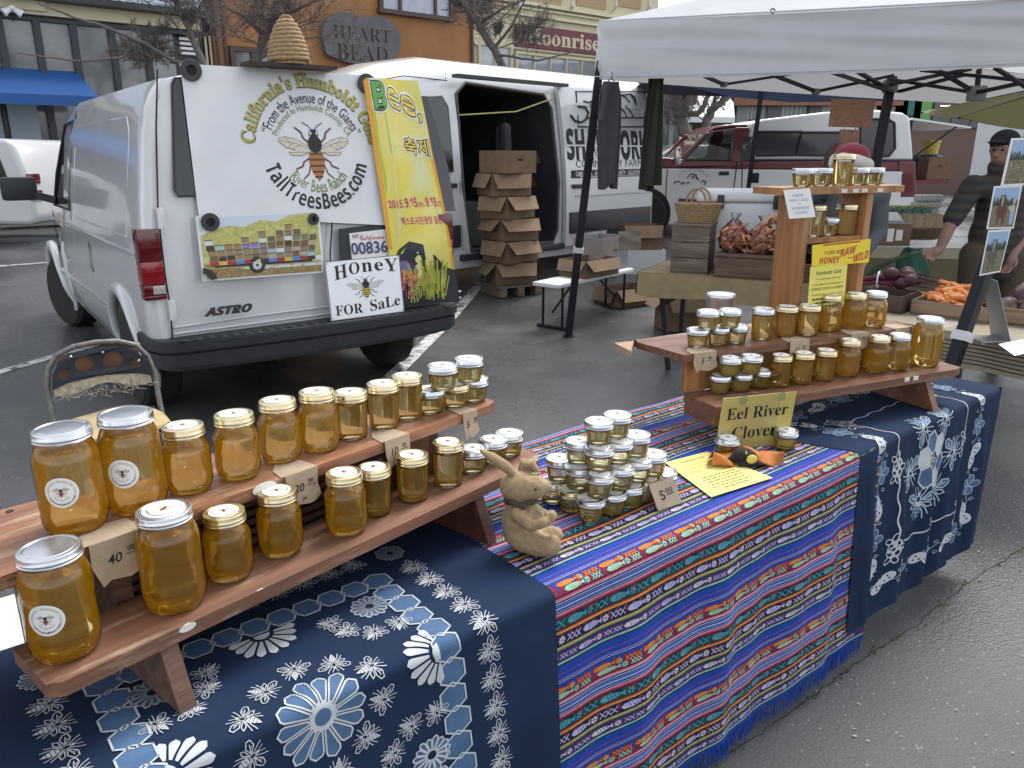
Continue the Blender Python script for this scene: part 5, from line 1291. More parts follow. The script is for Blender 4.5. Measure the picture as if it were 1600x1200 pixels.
b = MB(); b.tube([(x, TY(z, .002), z) for x, z in [(D0 + .1, .48), (D1 - .1, .48), (D1 - .02, .62), (D1, 1.2), (D1 - .03, 2.05), (D1 - .14, 2.2), (D0 + .2, 2.26), (D0 + .04, 2.14), (D0, 1.2)]], .02, closed=True); b.build('door_seal', M('seal_grey', (.06, .06, .065), .6), tv)
b = MB(); b.box((.85, .03, 2.31), (1.75, .1, .035)); b.build('door_track', blkp, tv)
# slid-back door standing proud of the panel
b = MB(); n0 = [.42, .6, .9, 1.2, 1.5, 1.8, 2.1, 2.27]
b.grid(lambda u, v: (1.64 + 1.78 * u, TY(.42 + 1.88 * v, .075), .42 + 1.88 * v), 6, 14); b.grid(lambda u, v: (1.64 + 1.78 * u, TY(.42 + 1.88 * v, .02), .42 + 1.88 * v), 6, 14, flip=True)
for x in (1.64, 3.42): b.grid(lambda u, v: (x, TY(.42 + 1.88 * v, .075 - .055 * u), .42 + 1.88 * v), 1, 14, flip=x > 2)
b.grid(lambda u, v: (1.64 + 1.78 * u, TY(2.3, .075 - .055 * v), 2.3), 6, 1); dr = b.build('sliding_door', van_white2, tv)
b = MB(); b.tube([(1.8, TY(1.0, .075), 1.02), (2.6, TY(1.0, .075), 1.02), (3.4, TY(1.0, .075), 1.02)], .012); b.tube([(x, TY(z, .073), z) for x, z in [(1.9, 2.1), (3.3, 2.1), (3.3, 1.25), (1.9, 1.25)]], .01, closed=True); b.build('door_pressing', van_white2, dr)
MB().box((1.86, TY(1.14, .095), 1.14), (.24, .035, .05), bev=.012).build('handle', blkp, dr)
MB().box((2.55, TY(.7, .085), .70), (1.7, .03, .26), bev=.01).build('side_moulding', blkp, tv)
MB().box((-1.0, TY(.7, .02), .66), (1.9, .03, .24), bev=.01).build('side_moulding', blkp, tv)
MB().box((.8, -.02, .42), (1.7, .12, .07), bev=.015).build('door_sill', blkp, tv)
for x in (2.75, -1.45):
    for y in (.0, 2.0): wheel(tv, (x, y, .36), .36, .24, -1, PI / 2 if False else 0, steel); 
for w_ in [o for o in tv.children if o.name.startswith('wheel')]: w_.rotation_euler.z = PI / 2 if w_.location.y < 1 else -PI / 2
b = MB(); b.poly([(x, TY(z, .03), z) for x, z in [(-1.15, 1.35), (-.12, 1.35), (-.1, 2.0), (-.16, 2.1), (-.75, 2.05)]]); b.build('cab_window', darkglass, tv)
b = MB(); b.tube([(x, TY(z, .02), z) for x, z in [(-1.15, 1.35), (-.12, 1.35), (-.1, 2.0), (-.16, 2.1), (-.75, 2.05)]], .012, closed=True); b.build('window_seal', blkp, tv)
b = MB()
for L_ in ([(-.0, .5), (-.02, 1.2), (-.04, 2.3)], [(-1.0, 2.2), (-.6, 2.28), (-.03, 2.27)], [(1.61, 2.33), (1.62, 2.46)], [(-.02, 2.33), (-.05, 2.5)]): b.tube([(x, TY(z, 0), z) for x, z in L_], .005)
b.build('panel_seam', seam, tv)
MB().box((-.2, TY(1.2, .03), 1.2), (.22, .035, .05), bev=.012).build('handle', blkp, tv)
# lettering and ox drawing
SP = lambda px, py: tpix(px, py, .077)
q0, q1 = SP(886, 200), SP(1010, 272)
b = MB(); fnT = lambda cx, cz: (lambda x, y: (cx + x, TY(cz + y, .0775), cz + y))
zc = lambda py: SP(945, py).z
xa, xb = SP(885, 225).x, SP(1012, 225).x; W_S = xb - xa; xm = (xa + xb) / 2
b.text('SHAKEFORK', 1, 0, style='sans', off=.025, fit=W_S, ht=zc(201) - zc(249), fn=fnT(xm, zc(248)))
b.add([(xa - .02, TY(zc(229), .079), zc(229)), (xb, TY(zc(229), .079), zc(229)), (xb, TY(zc(229), .079), zc(229) + .02), (xa - .02, TY(zc(229), .079), zc(229) + .02)], [(0, 1, 2, 3)], 1)
b.text('COMMUNITY FARM', 1, 0, fit=W_S * .82, ht=.09, fn=fnT(xm, zc(261)))
b.add([(xa + .05, TY(z, .0775), z) for z in (zc(277), zc(265))] + [(xb, TY(z, .0775), z) for z in (zc(265), zc(277))], [(0, 3, 2, 1)], 0)
b.text('CARLOTTA · HUMBOLDT COUNTY · CALIFORNIA', 1, 1, style='sans', fit=W_S * .86, ht=.055, fn=lambda x, y: (xm + .02 + x, TY(zc(274) + y, .079), zc(274) + y))
def dl(pts, w_=.018): b.tube([(SP(*p).x, SP(*p).y, SP(*p).z) for p in pts], w_ * .6, 0, n=5)
dl([(1007, 143), (1006, 197)]); dl([(899, 143), (1007, 143)], .012); dl([(900, 143), (901, 160)]); dl([(903, 180), (903, 198), (1006, 198)])
dl([(891, 180), (898, 189), (908, 191), (916, 186), (919, 176), (914, 168), (903, 166)], .03); dl([(919, 184), (945, 184), (1008, 184)], .018)
dl([(912, 158), (920, 160), (926, 157)]); dl([(926, 157), (932, 150), (948, 147), (968, 149), (985, 147), (992, 152), (994, 164)], .014); dl([(968, 147), (978, 152), (984, 160)], .014); dl([(985, 147), (991, 156), (993, 163)], .014)
dl([(926, 157), (922, 164), (924, 171), (930, 168)], .014); dl([(934, 165), (933, 183)], .016); dl([(940, 167), (941, 183)], .016); dl([(968, 168), (976, 175), (979, 183)], .016); dl([(977, 165), (985, 174), (990, 183)], .016); dl([(940, 170), (955, 172), (970, 167)], .012)
b.build('lettering', [ink, van_white2], dr)
# things seen inside the dark load space
b = MB(); b.tube([(D0, .12, 1.92), (.95, .1, 1.99), (D1, .1, 2.16)], .008); o = b.build('clothes_line', M('lime_cord', (.4, .42, .12), .6), None); o.matrix_world = tv.matrix_world; tag(o, 'pale green cord strung across the open van doorway', 'cord')
def hang_shirt(name, loc, rz, mat, wd, L, label, cat='t-shirt', clip=True):
    t = thing(name, label, cat, loc, rz); r_ = random.Random(int(L * 100)); b = MB()
    def fn(u, v, s):
        sh = min(1, v * 7 + .25) if v < .12 else 1; x = (u - .5) * wd * (.55 + .45 * sh if v < .12 else 1 + .1 * math.sin(v * 4))
        return (x, s * (.035 + .02 * math.sin(u * 13 + v * 2)) * math.sin(PI * u) + .012 * math.sin(u * 19), -v * L * (1 + .03 * math.sin(u * 9)))
    b.grid(lambda u, v: fn(u, v, -1), 16, 14); b.grid(lambda u, v: fn(u, v, 1), 16, 14, flip=True); b.build('cloth', mat, t)
    for s in (-1, 1):
        k = MB(); k.grid(lambda u, v: (s * (wd * .44 + .05 * v + (u - .5) * .03), (.05 if s > 0 else -.03) + .03 * math.sin(u * 6) * 1, -.03 - v * L * .33 + .0), 6, 6); k.grid(lambda u, v: (s * (wd * .44 + .05 * v + (u - .5) * .03), (.05 if s > 0 else -.03) - .02, -.03 - v * L * .33), 6, 6, flip=True); k.build('sleeve', mat, t)
    h = MB(); h.tube([(0, 0, .07), (.015, 0, .055), (0, 0, .03), (-wd * .35, 0, -.03)], .004); h.tube([(0, 0, .03), (wd * .35, 0, -.03)], .004); h.build('hanger', blkp, t); return t
bpy.context.view_layer.update(); TM = tv.matrix_world
grey_sh = M('charcoal_jersey', (.055, .055, .06), .9, noise=.2, nscale=9); 
hang_shirt('tee_shirt', TM @ Vector((.86, .2, 1.86)), TA + .9, grey_sh, .36, .85, 'grey shirt hanging from the cord inside the open white van')
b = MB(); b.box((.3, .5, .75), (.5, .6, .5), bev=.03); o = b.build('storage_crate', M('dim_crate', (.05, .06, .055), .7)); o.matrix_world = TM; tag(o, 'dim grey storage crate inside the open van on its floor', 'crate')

# ---- hatchback of a white suv beyond the stall van
sv = thing('white_suv', 'white suv parked beyond the stall van with silver five-spoke wheel', 'suv', (-8.85, 12.9, .11), 0)
b = MB()
prof = [(-3.2, .35), (1.0, .35), (1.1, .45), (1.12, .95), (1.05, 1.25), (.92, 1.62), (.8, 1.7), (-1.6, 1.72), (-2.2, 1.6), (-3.0, 1.05), (-3.4, 1.0)]
b.prism(prof, 0, 1.75, X=Matrix(((1, 0, 0, 0), (0, 0, 1, 0), (0, 1, 0, 0), (0, 0, 0, 1)))); bd_ = b.build('body', van_white2, sv)
md = bd_.modifiers.new('b', 'BEVEL'); md.width = .07; md.segments = 3; bpy.context.view_layer.update(); apply_mods(bd_)
b = MB(); b.poly([(-2.0, -.005, 1.08), (.75, -.005, 1.1), (.66, -.005, 1.52), (-1.5, -.005, 1.58)]); b.build('side_window', darkglass, sv)
MB().lathe([(.42, 0), (.42, .004), (0, .004)], 32, X=Matrix.Translation((.02, -.0, .38)) @ Matrix.Rotation(PI / 2, 4, 'X')).build('wheel_arch', seam, sv)
wheel(sv, (.02, -.03, .37), .37, .23, -1, PI / 2, M('alloy', (.6, .6, .61), .3, metal=.8), 6)
MB().lathe([(.42, 0), (.42, .004), (0, .004)], 32, X=Matrix.Translation((-2.62, 0, .38)) @ Matrix.Rotation(PI / 2, 4, 'X')).build('wheel_arch', seam, sv)
wheel(sv, (-2.62, -.03, .37), .37, .23, -1, PI / 2, MATS['alloy'], 6)
for x in (-.35, -1.45): q = MB(); q.tube([(x, -.003, .5), (x, -.003, 1.05)], .006); q.build('door_seam', seam, sv); MB().box((x + .15, -.015, 1.0), (.16, .03, .04), bev=.008).build('handle', chrome, sv)
MB().box((-3.28, .3, .82), (.12, .3, .14), bev=.03).build('headlight', clearlens, sv)
for z in (1.08, .82): MB().box((1.09, .12, z), (.09, .26, .16), bev=.02).build('tail_lamp', redlens, sv)

# ---- red and white pickup with a white shell
PY = 13.0; PG_ = gz(3, 13)
pk = thing('pickup_truck', 'red and white pickup truck with a white camper shell, hatch open', 'truck', (0, PY, PG_), 0)
bpy.context.view_layer.update()
PX = lambda px, py, y=0: inv_pl(pk, px, py, y)
XZ = Matrix(((1, 0, 0, 0), (0, 0, 1, 0), (0, 1, 0, 0), (0, 0, 0, 1)))
red = M('maroon_paint', (.15, .014, .028), .25, coat=.6); wh2 = M('truck_white', (.74, .74, .74), .28, coat=.5)
def pp(pxs, y=0): return [(PX(*p, y).x, PX(*p, y).z) for p in pxs]
def panel(name, pxs, y0, y1, mat, bev=0):
    b = MB(); b.prism(pp(pxs), y0, y1, X=XZ); o = b.build(name, mat, pk)
    bm = bmesh.new(); bm.from_mesh(o.data); bmesh.ops.recalc_face_normals(bm, faces=bm.faces); bm.to_mesh(o.data); bm.free()
    if bev: md = o.modifiers.new('b', 'BEVEL'); md.width = bev; md.segments = 3; md.limit_method = 'ANGLE'; bpy.context.view_layer.update(); apply_mods(o)
    return o
panel('lower_body', [(968, 352), (965, 300), (975, 268), (1040, 263), (1160, 264), (1428, 268), (1428, 340), (1405, 352)], 0, 1.72, wh2, .03)
panel('body_band', [(968, 262), (985, 250), (1040, 246), (1072, 250), (1428, 252), (1428, 267.5), (1160, 263.5), (1040, 262.5), (972, 267.5)], .01, 1.71, red, .02)
panel('rear_quarter', [(1404, 252), (1430, 252), (1431, 308), (1402, 308)], -.012, .4, red, .02)
panel('lower_valance', [(1060, 310), (1200, 316), (1200, 345), (1060, 345)], -.012, .1, red, .01)
b = MB()
cabp = pp([(1064, 248), (1085, 228), (1108, 206), (1122, 197), (1140, 194), (1172, 193), (1166, 252)])
cab = panel('cab_roof', [(1108, 205), (1122, 196.5), (1140, 194), (1172, 193), (1172, 199), (1150, 200), (1122, 203), (1110, 211)], .12, 1.6, red, .03)
panel('cab_pillar', [(1150, 199), (1172, 199), (1166, 252), (1143, 252)], .02, .14, red, .01); panel('cab_pillar', [(1150, 199), (1172, 199), (1166, 252), (1143, 252)], 1.58, 1.7, red, .01)
for y0, y1 in ((.05, .13), (1.58, 1.66)): panel('cab_pillar', [(1062, 250), (1105, 206), (1112, 208), (1070, 252)], y0, y1, red, .01)
gt = thin_glass('truck_glass', (.62, .68, .68), .03, 1.5, 1.5)
b = MB(); b.poly([(x, .1, z) for x, z in pp([(1070, 251), (1112, 209), (1150, 203), (1143, 251)])]); b.build('side_glass', gt, pk)
b = MB(); b.poly([(x, 1.62, z) for x, z in pp([(1070, 251), (1112, 209), (1150, 203), (1143, 251)])]); b.build('side_glass', gt, pk)
a1, a2 = PX(1064, 249), PX(1109, 207); b = MB(); b.poly([(a1.x, .1, a1.z), (a1.x, 1.62, a1.z), (a2.x, 1.58, a2.z), (a2.x, .14, a2.z)]); b.build('windscreen', gt, pk)
b = MB(); b.tube([(x, .02, z) for x, z in pp([(1070, 251), (1110, 207), (1150, 201), (1143, 251)])], .014, closed=True); b.build('window_seal', blkp, pk)
p = PX(1122, 238); b = MB(); b.tube([(p.x + .12 * math.cos(a) * .6, .42 + .05 * math.cos(a), p.z + .19 * math.sin(a)) for a in [2 * PI * i / 24 for i in range(24)]], .02, closed=True); b.bar((p.x, .42, p.z), (p.x - .25, .42, p.z - .2), .04, .04); b.build('steering_wheel', blkp, pk)
p = PX(1085, 252); b = MB(); b.box((p.x + .1, .8, p.z - .05), (.5, 1.4, .22), bev=.05); b.build('dashboard', blkp, pk)
p = PX(1140, 262); b = MB(); b.box((p.x, .8, p.z - .1), (.5, 1.3, .3), bev=.06); b.box((p.x + .25, .8, p.z + .15), (.16, 1.3, .5), bev=.05); b.build('seat', M('seat_grey', (.12, .12, .13), .9), pk)
p = PX(1056, 244); b = MB(); b.box((p.x, -.12, p.z), (.09, .2, .26), bev=.03); b.bar((p.x + .08, 0, p.z - .1), (p.x, -.1, p.z - .06), .05, .05); b.build('door_mirror', chrome, pk)
p = PX(1218, 272); p = PX(1131, 271); b = MB(); b.box((p.x, -.012, p.z), (.16, .03, .06), bev=.01); b.build('handle', blkp, pk)
b = MB()
for L_ in ([(1043, 264), (1041, 285), (1040, 330)], [(1152, 253), (1147, 290), (1142, 330)], [(1160, 252), (1158, 340)]): b.tube([(x, -.002, z) for x, z in pp(L_)], .008)
b.build('door_seam', seam, pk)
b = MB(); x0, z0 = pp([(1082, 282)])[0]; z0 -= .02
for k in range(13):
    a = math.radians(-48 + 8 * k); b.bar((x0 + .3 * math.sin(a), -.006, z0 - .12 + .3 * math.cos(a)), (x0 + .335 * math.sin(a), -.006, z0 - .12 + .335 * math.cos(a)), .012, .003) if k not in (4, 6) else None
for pts in ([(-.09, .06), (-.05, .11), (.0, .125), (.05, .1), (.08, .04)], [(-.02, .05), (.01, .1), (.03, .05)], [(.05, .12), (.06, .06), (.1, .03)], [(-.3, -.04), (-.28, .0), (-.22, .01), (-.2, -.01)], [(-.18, -.04), (-.15, .0), (-.13, -.04)], [(.14, .0), (.18, .02), (.22, -.01), (.2, -.05)], [(-.1, -.02), (-.04, -.01)]): b.tube([(x0 + x, -.006, z0 + z) for x, z in pts], .009, n=5)
b.build('door_emblem', ink, pk)
panel('camper_shell', [(1160, 250), (1175, 193), (1195, 186), (1290, 175), (1372, 172), (1412, 176), (1424, 184), (1429, 250)], .03, 1.69, wh2, .05)
for pxs in ([(1183, 206), (1254, 206), (1244, 242), (1183, 243)], [(1252, 207), (1316, 207), (1314, 243), (1244, 242)], [(1345, 186), (1388, 186), (1398, 192), (1399, 232), (1390, 243), (1345, 247)]):
    q = pp(pxs); b = MB(); b.poly([(x, .012, z) for x, z in q]); b.build('shell_window', M('shell_glass', (.06, .065, .075), .08, spec=.6), pk); b = MB(); b.tube([(x, .012, z) for x, z in q], .022, closed=True); b.build('window_seal', blkp, pk)
b = MB(); b.box((PX(1170, 232).x, .02, PX(1170, 232).z), (.2, .02, .36), bev=.008); b.build('shell_window', MATS['shell_glass'], pk)
b = MB(); b.tube([(x, .01, z) for x, z in pp([(1172, 250), (1300, 250), (1428, 252)])], .012); b.build('trim', blkp, pk)
b = MB(); b.prism(pp([(1408, 272), (1424, 270), (1425, 300), (1407, 302)]), -.03, .03, X=XZ); b.build('tail_lamp', redlens, pk)
b = MB(); q = pp([(1345, 268), (1409, 268), (1405, 322), (1345, 322)]); b.prism(q, -.022, -.008, X=XZ); b.build('door_card', wh2, pk)
for px in (1008, 1330):
    q = PX(px, 328); wheel(pk, (q.x, -.01, .335), .335, .23, -1, PI / 2, steel, 8)
    MB().lathe([(.42, 0), (.42, .004), (0, .004)], 32, X=Matrix.Translation((q.x, -.002, .35)) @ Matrix.Rotation(PI / 2, 4, 'X')).build('wheel_arch', seam, pk)
# open hatch, flat dark sheet standing for the shaded load bed, things in it
xr = PX(1429, 200).x
b = MB(); b.box((xr + .005, .86, 1.5), (.012, 1.5, .78)); b.build('tail_dark_sheet', seam, pk)
a = PX(1429, 184); b = MB(); b.prism([(a.x, a.z), (a.x + .95, a.z - .13), (a.x + .95, a.z - .16), (a.x, a.z - .03)], .05, 1.65, X=XZ); b.build('hatch', wh2, pk)
for y in (.12, 1.58): MB().tube([(a.x + .75, y, a.z - .13), (a.x, y, a.z - .7)], .012).build('strut', blk, pk)
b = MB(); b.box((xr + .35, .85, .85), (.7, 1.55, .06)); b.build('tailgate', red, pk)

# ---- other cars past the pickup
def far_car(name, label, loc, rz, col, L=4.4, hgt=1.45, van_=False):
    t = thing(name, label, 'van' if van_ else 'car', loc, rz); b = MB()
    pr = [(-L / 2, .3), (L / 2, .3), (L / 2 + .02, .7), (L / 2 - .15, .95), (L * .36, 1.0), (L * .2, hgt), (-L * .2, hgt + .02), (-L * .4, 1.0), (-L / 2, .85)] if not van_ else [(-L / 2, .35), (L / 2, .35), (L / 2, 1.0), (L * .33, 1.2), (L * .25, hgt - .1), (L * .2, hgt), (-L / 2 + .15, hgt + .02), (-L / 2, hgt - .15)]
    b.prism(pr, -.85, .85, X=XZ); o = b.build('body', M(name + '_paint', col, .25, coat=.6), t)
    bm = bmesh.new(); bm.from_mesh(o.data); bmesh.ops.recalc_face_normals(bm, faces=bm.faces); bm.to_mesh(o.data); bm.free()
    md = o.modifiers.new('b', 'BEVEL'); md.width = .09; md.segments = 3; bpy.context.view_layer.update(); apply_mods(o)
    for s in (-1, 1):
        b = MB(); b.poly([(x, s * .858, z) for x, z in ([(-L * .36, 1.0), (L * .3, 1.02), (L * .18, hgt - .08), (-L * .2, hgt - .06)] if not van_ else [(L * .05, 1.2), (L * .3, 1.2), (L * .22, hgt - .2), (L * .05, hgt - .2)])]); b.build('side_window', M('car_glass', (.10, .13, .13), .05, spec=.8), t)
    for x in (-L * .3, L * .3):
        for s in (-1, 1): wheel(t, (x, s * .87, .32), .32, .2, s, s * -PI / 2 * 1 + (0 if s > 0 else 0), steel, 6)
    for w_ in [o for o in t.children if o.name.startswith('wheel')]: w_.rotation_euler.z = PI / 2
    return t
far_car('green_car', 'grey-green car parked beyond the pickup bonnet', (4.2, 18.5, .3), .25, (.16, .2, .18))
far_car('grey_car', 'pale grey car seen through the pickup cab windows', (6.0, 20, .3), 0, (.4, .43, .43), hgt=1.55)
far_car('white_van', 'white van parked past the pickup tailgate', (12.3, 17.5, .3), .5, (.72, .73, .74), 5.0, 2.15, True)
far_car('white_car', 'white car beyond the olive umbrella', (16.0, 20.5, .3), .1, (.7, .71, .72), 4.6, 1.5)
# ------------------------------------------------------------------ farm stall: canopy, poles
canv = M('grey_white_canvas', (.58, .59, .63), .7, noise=.1, nscale=3); canvu = M('canvas_inside', (.5, .5, .48), .8)
for m_ in (canv, canvu):
    nt, pn = nodes_of(m_); ou = nt.nodes['Material Output']; tl_ = nt.nodes.new('ShaderNodeBsdfTranslucent'); tl_.inputs[0].default_value = (.75, .76, .78, 1); mx_ = nt.nodes.new('ShaderNodeMixShader'); mx_.inputs[0].default_value = .35
    nt.links.new(pn.outputs[0], mx_.inputs[1]); nt.links.new(tl_.outputs[0], mx_.inputs[2]); nt.links.new(mx_.outputs[0], ou.inputs[0])
ct_ = thing('market_canopy', 'grey-white pop-up canopy over the vegetable stall, held by black steel poles', 'canopy', (0, 0, 0))
VT = [dep(937, 33, 6.72), dep(1680, -6, 4.72)]; VB = [dep(930, 124, 6.72), dep(1680, 101, 4.72)]
fd = (VT[1] - VT[0]); fd.z = 0; fn_ = Vector((fd.y, -fd.x, 0)).normalized()
if fn_.y > 0: fn_ = -fn_
def val(A, B, C, D, seed, amp=.034):
    """hanging valance: A-B top, D-C bottom, with drag wrinkles"""
    def fn(u, v):
        p = (A * (1 - u) + B * u) * (1 - v) + (D * (1 - u) + C * u) * v
        wv = .9 * abs(math.sin(v * 5 - u * 3.2 + seed)) ** .5 * (1 - u * .3) - .5 + math.sin(v * 9 + u * 5 + seed) * .4 + .6 * math.sin(v * 17 - u * 9 + 1.5 * math.sin(u * 4)) * .5 + .5 * math.sin(u * 6 + v * 4)
        return p + (fn_ if seed < 5 else Vector((-.4, .9, 0))) * amp * wv * math.sin(PI * min(1, .15 + v * .85)) + Vector((0, 0, -.012 * math.sin(PI * u)))
    return fn
b = MB(); b.grid(val(VT[0], VT[1], VB[1], VB[0], 1), 60, 26, flip=True); b.build('front_valance', canv, ct_)
BT, BB = dep(1640, 120, 9.7), dep(1640, 169, 9.7)
b = MB(); b.grid(val(VT[0] + Vector((.01, .02, 0)), BT, BB, VB[0] + Vector((.01, .02, 0)), 7, .01), 30, 8); b.build('side_valance', canvu, ct_)
PK = Vector((4.35, 7.05, 3.38)); RT = VT[1] + (BT - VT[0])
def roofp(A, B):
    b = MB()
    def fn(u, v): p = A * (1 - u) + B * u; p = p * (1 - v) + PK * v; return p - Vector((0, 0, .08 * math.sin(PI * v) * math.sin(PI * u)))
    b.grid(fn, 24, 16); return b
b = MB()
MB().tube([VT[0].lerp(VT[1], i / 20) + fn_ * .004 for i in range(21)], .006, n=6).build('edge_seam', M('seam_grey_cloth', (.5, .51, .55), .8), ct_)
MB().tube([VB[0].lerp(VB[1], i / 20) + fn_ * .02 + Vector((0, 0, .02 - .012 * math.sin(PI * i / 20))) for i in range(21)], .004, n=6).build('hem_seam', MATS['seam_grey_cloth'], ct_)
q = dep(1210, 18, 5.9) + fn_ * .03; MB().tube([q + Vector((.014 * math.cos(a), 0, .014 * math.sin(a))) for a in [2 * PI * i / 14 for i in range(14)]], .005, closed=True).build('grommet', blk, ct_)
for A, B in ((VT[0], VT[1]), (VT[1], RT), (RT, BT), (BT, VT[0])): q = roofp(A, B); b.add(q.v, q.f)
b.build('roof_sheet', canv, ct_)
def pole(foot, top, r=.033, ring=None, nm='pole'):
    d = (top - foot).normalized(); b = MB(); b.bar(foot, top, r * 2, r * 2); b.bar(foot + d * .9, top, r * 1.7, r * 1.7) if False else None
    b.build(nm, blk, ct_); MB().box((foot.x, foot.y, .006), (.1, .1, .012)).build('foot_plate', blk, ct_)
    if ring is not None:
        c = foot + (top - foot) * ring; MB().bar(c - d * .022, c + d * .022, r * 2.7, r * 2.7).build('clamp_ring', M('pale_plastic', (.6, .6, .6), .4), ct_)
pole(at(888, 526, 0), dep(938, 96, 6.72), .031, .34); pole(at(1318, 528, 0), dep(1394, 120, 7.0), .031); pole(at(1412, 785, 0), dep(1650, 110, 3.7), .0255, .40)
tr = MB()
for a, c in (((1098, 118, 6.9), (1131, 132, 7.2)), ((1131, 132, 7.2), (1262, 112, 7.6)), ((1205, 116, 6.3), (1275, 143, 6.6)), ((1275, 143, 6.6), (1395, 118, 6.9)), ((1300, 113, 6.3), (1392, 143, 6.95)), ((1392, 132, 6.95), (1515, 108, 5.6)), ((1392, 124, 6.95), (1525, 145, 5.7)), ((1465, 110, 5.7), (1525, 145, 5.7)), ((1525, 145, 5.7), (1640, 120, 5.0)), ((1555, 106, 5.3), (1620, 146, 5.0)), ((1340, 112, 6.5), (1386, 138, 6.9)), ((1405, 143, 6.9), (1505, 117, 5.9)), ((1440, 110, 6.1), (1620, 128, 5.1)), ((1530, 108, 5.7), (1526, 145, 5.7))): tr.bar(dep(*a), dep(*c), .032, .022)
tr.build('scissor_truss', blk, ct_)
for p in ((1131, 132, 7.2), (1275, 143, 6.6), (1391, 135, 6.97), (1526, 146, 5.7)):
    c = dep(*p); k = 2.2 if p[0] in (1391, 1526) else 1; MB().box(c, (.05 * k, .06, .045 * k), bev=.006).build('truss_joint', M('grey_nylon', (.16, .16, .16), .6), ct_)
# hung signs of plywood
ply = woodmat('plywood', (.3, .15, .09), (.22, .1, .06), None, 5, .7)
o, _ = quadcard('hanging_sign', [dep(1299, 154, 6.2), dep(1366, 156, 6.3), dep(1360, 200, 6.3), dep(1294, 198, 6.2)], .012, [ply], 'large blank plywood sign hanging under the canopy', 'sign', None)
o, _ = quadcard('hanging_sign', [dep(1312, 202, 6.22), dep(1342, 203, 6.25), dep(1340, 236, 6.25), dep(1310, 236, 6.22)], .012, [ply], 'small plywood sign hanging on wires below the large one', 'sign', None)
for px in (1319, 1337): MB().tube([dep(px, 199, 6.23), dep(px, 203, 6.23)], .003).build('wire', blk, o)
# laminated photographs tied to the near pole
lam = [paper, M('print_sky', (.3, .42, .62), .3), M('print_tree', (.04, .06, .03), .3), M('print_field', (.24, .2, .13), .3, col2=(.14, .13, .08), nscale=90), M('print_bay', (.12, .05, .03), .3), M('print_grey', (.12, .11, .1), .3), M('print_pale', (.45, .42, .38), .3)]
def photo(kind):
    def f_(b, f):
        r_ = random.Random(kind); Q = lambda pts, mi, o: b.add([f(u, v, o) for u, v in pts], [tuple(range(len(pts)))[::-1]], mi)
        Q([(.05, .04), (.95, .04), (.95, .5), (.05, .5)], 1, .0006); Q([(.05, .42), (.95, .38), (.95, .96), (.05, .96)], 3, .001)
        for k in range(16): u = .05 + .055 * k; Q([(u, .46), (u + .06, .46), (u + .05, .36 - r_.random() * .1), (u + .02, .34 - r_.random() * .1)], 2, .0014)
        if kind == 1:
            for k in range(60): u, v = r_.uniform(.08, .9), r_.uniform(.5, .92); Q([(u, v), (u + .03, v), (u + .03, v + .03), (u, v + .03)], r_.choice([2, 4, 6]), .0018)
        else:
            c = 4 if kind == 2 else 5
            Q(xf(ellp(0, 0, .2, .17), (.42, .58)), c, .002); Q([(.28, .5), (.32, .22), (.48, .2), (.5, .4), (.52, .55)], c, .0022); Q([(.3, .65), (.36, .65), (.34, .9), (.3, .9)], c, .0022); Q([(.48, .65), (.56, .65), (.55, .9), (.5, .9)], c, .0022)
            Q([(.36, .24), (.42, .24), (.41, .48), (.38, .48)], 6, .0026)
            if kind == 2: Q([(.62, .5), (.85, .42), (.9, .6), (.75, .62)], 6, .0022); Q(ellp(.82, .36, .06, .06), 6, .0022); Q([(.74, .6), (.9, .6), (.88, .9), (.76, .9)], 1, .0022)
    return f_
for i, (q, lb) in enumerate([([(1580, 216), (1650, 214), (1636, 287), (1563, 291)], 'laminated field photo tied highest on the black pole'), ([(1553, 291), (1597, 289), (1583, 357), (1541, 358)], 'laminated photo of a bay horse and handler on the black pole, middle of three'), ([(1544, 360), (1579, 358), (1562, 425), (1530, 431)], 'laminated photo of a grey horse, lowest on the black pole')]):
    quadcard('laminated_photo', [dep(*p, 3.46) for p in q], .003, lam, lb, 'photo', photo(i + 1))
green_c = M('olive_cloth', (.025, .03, .018), .9, noise=.3, nscale=8)
hang_shirt('tee_shirt', dep(955, 128, 6.55), .9, grey_sh, .3, .80, 'dark grey shirt hanging at the canopy corner by the pole')
t = thing('apron', 'long dark olive apron hanging from the canopy edge before the white van', 'apron', dep(1021, 121, 6.6), .7)
b = MB(); b.grid(lambda u, v: ((u - .5) * (.07 + .12 * v), .03 * math.sin(u * 14 + v), -v * .86 * (1 + .04 * u)), 14, 12); b.grid(lambda u, v: ((u - .5) * (.07 + .12 * v), -.05 + .025 * math.sin(u * 11 + v), -v * .83), 14, 12); b.build('cloth', green_c, t)
# blue tent behind
bt = thing('blue_canopy', 'navy blue market canopy standing behind the white one', 'canopy', (0, 0, 0)); nvy = M('navy_tarp', (.02, .035, .085), .6)
b = MB(); YB = 9.9
tp = [(1025, 118), (1080, 118), (1140, 122), (1240, 128), (1420, 132)]; bt_ = [(1025, 131), (1080, 136), (1138, 151), (1235, 160), (1420, 157)]
for k in range(4): b.add([dep(*tp[k], YB), dep(*tp[k + 1], YB), dep(*bt_[k + 1], YB), dep(*bt_[k], YB)], [(3, 2, 1, 0)])
a, c = dep(1025, 118, YB), dep(1420, 132, YB); pk2 = Vector(((a.x + c.x) / 2, YB + 1.4, 3.1)); e1, e2 = a + Vector((0, 2.8, 0)), c + Vector((0, 2.8, 0))
for q in ((a, c, pk2), (c, e2, pk2), (e2, e1, pk2), (e1, a, pk2)): b.add(list(q), [(0, 1, 2)])
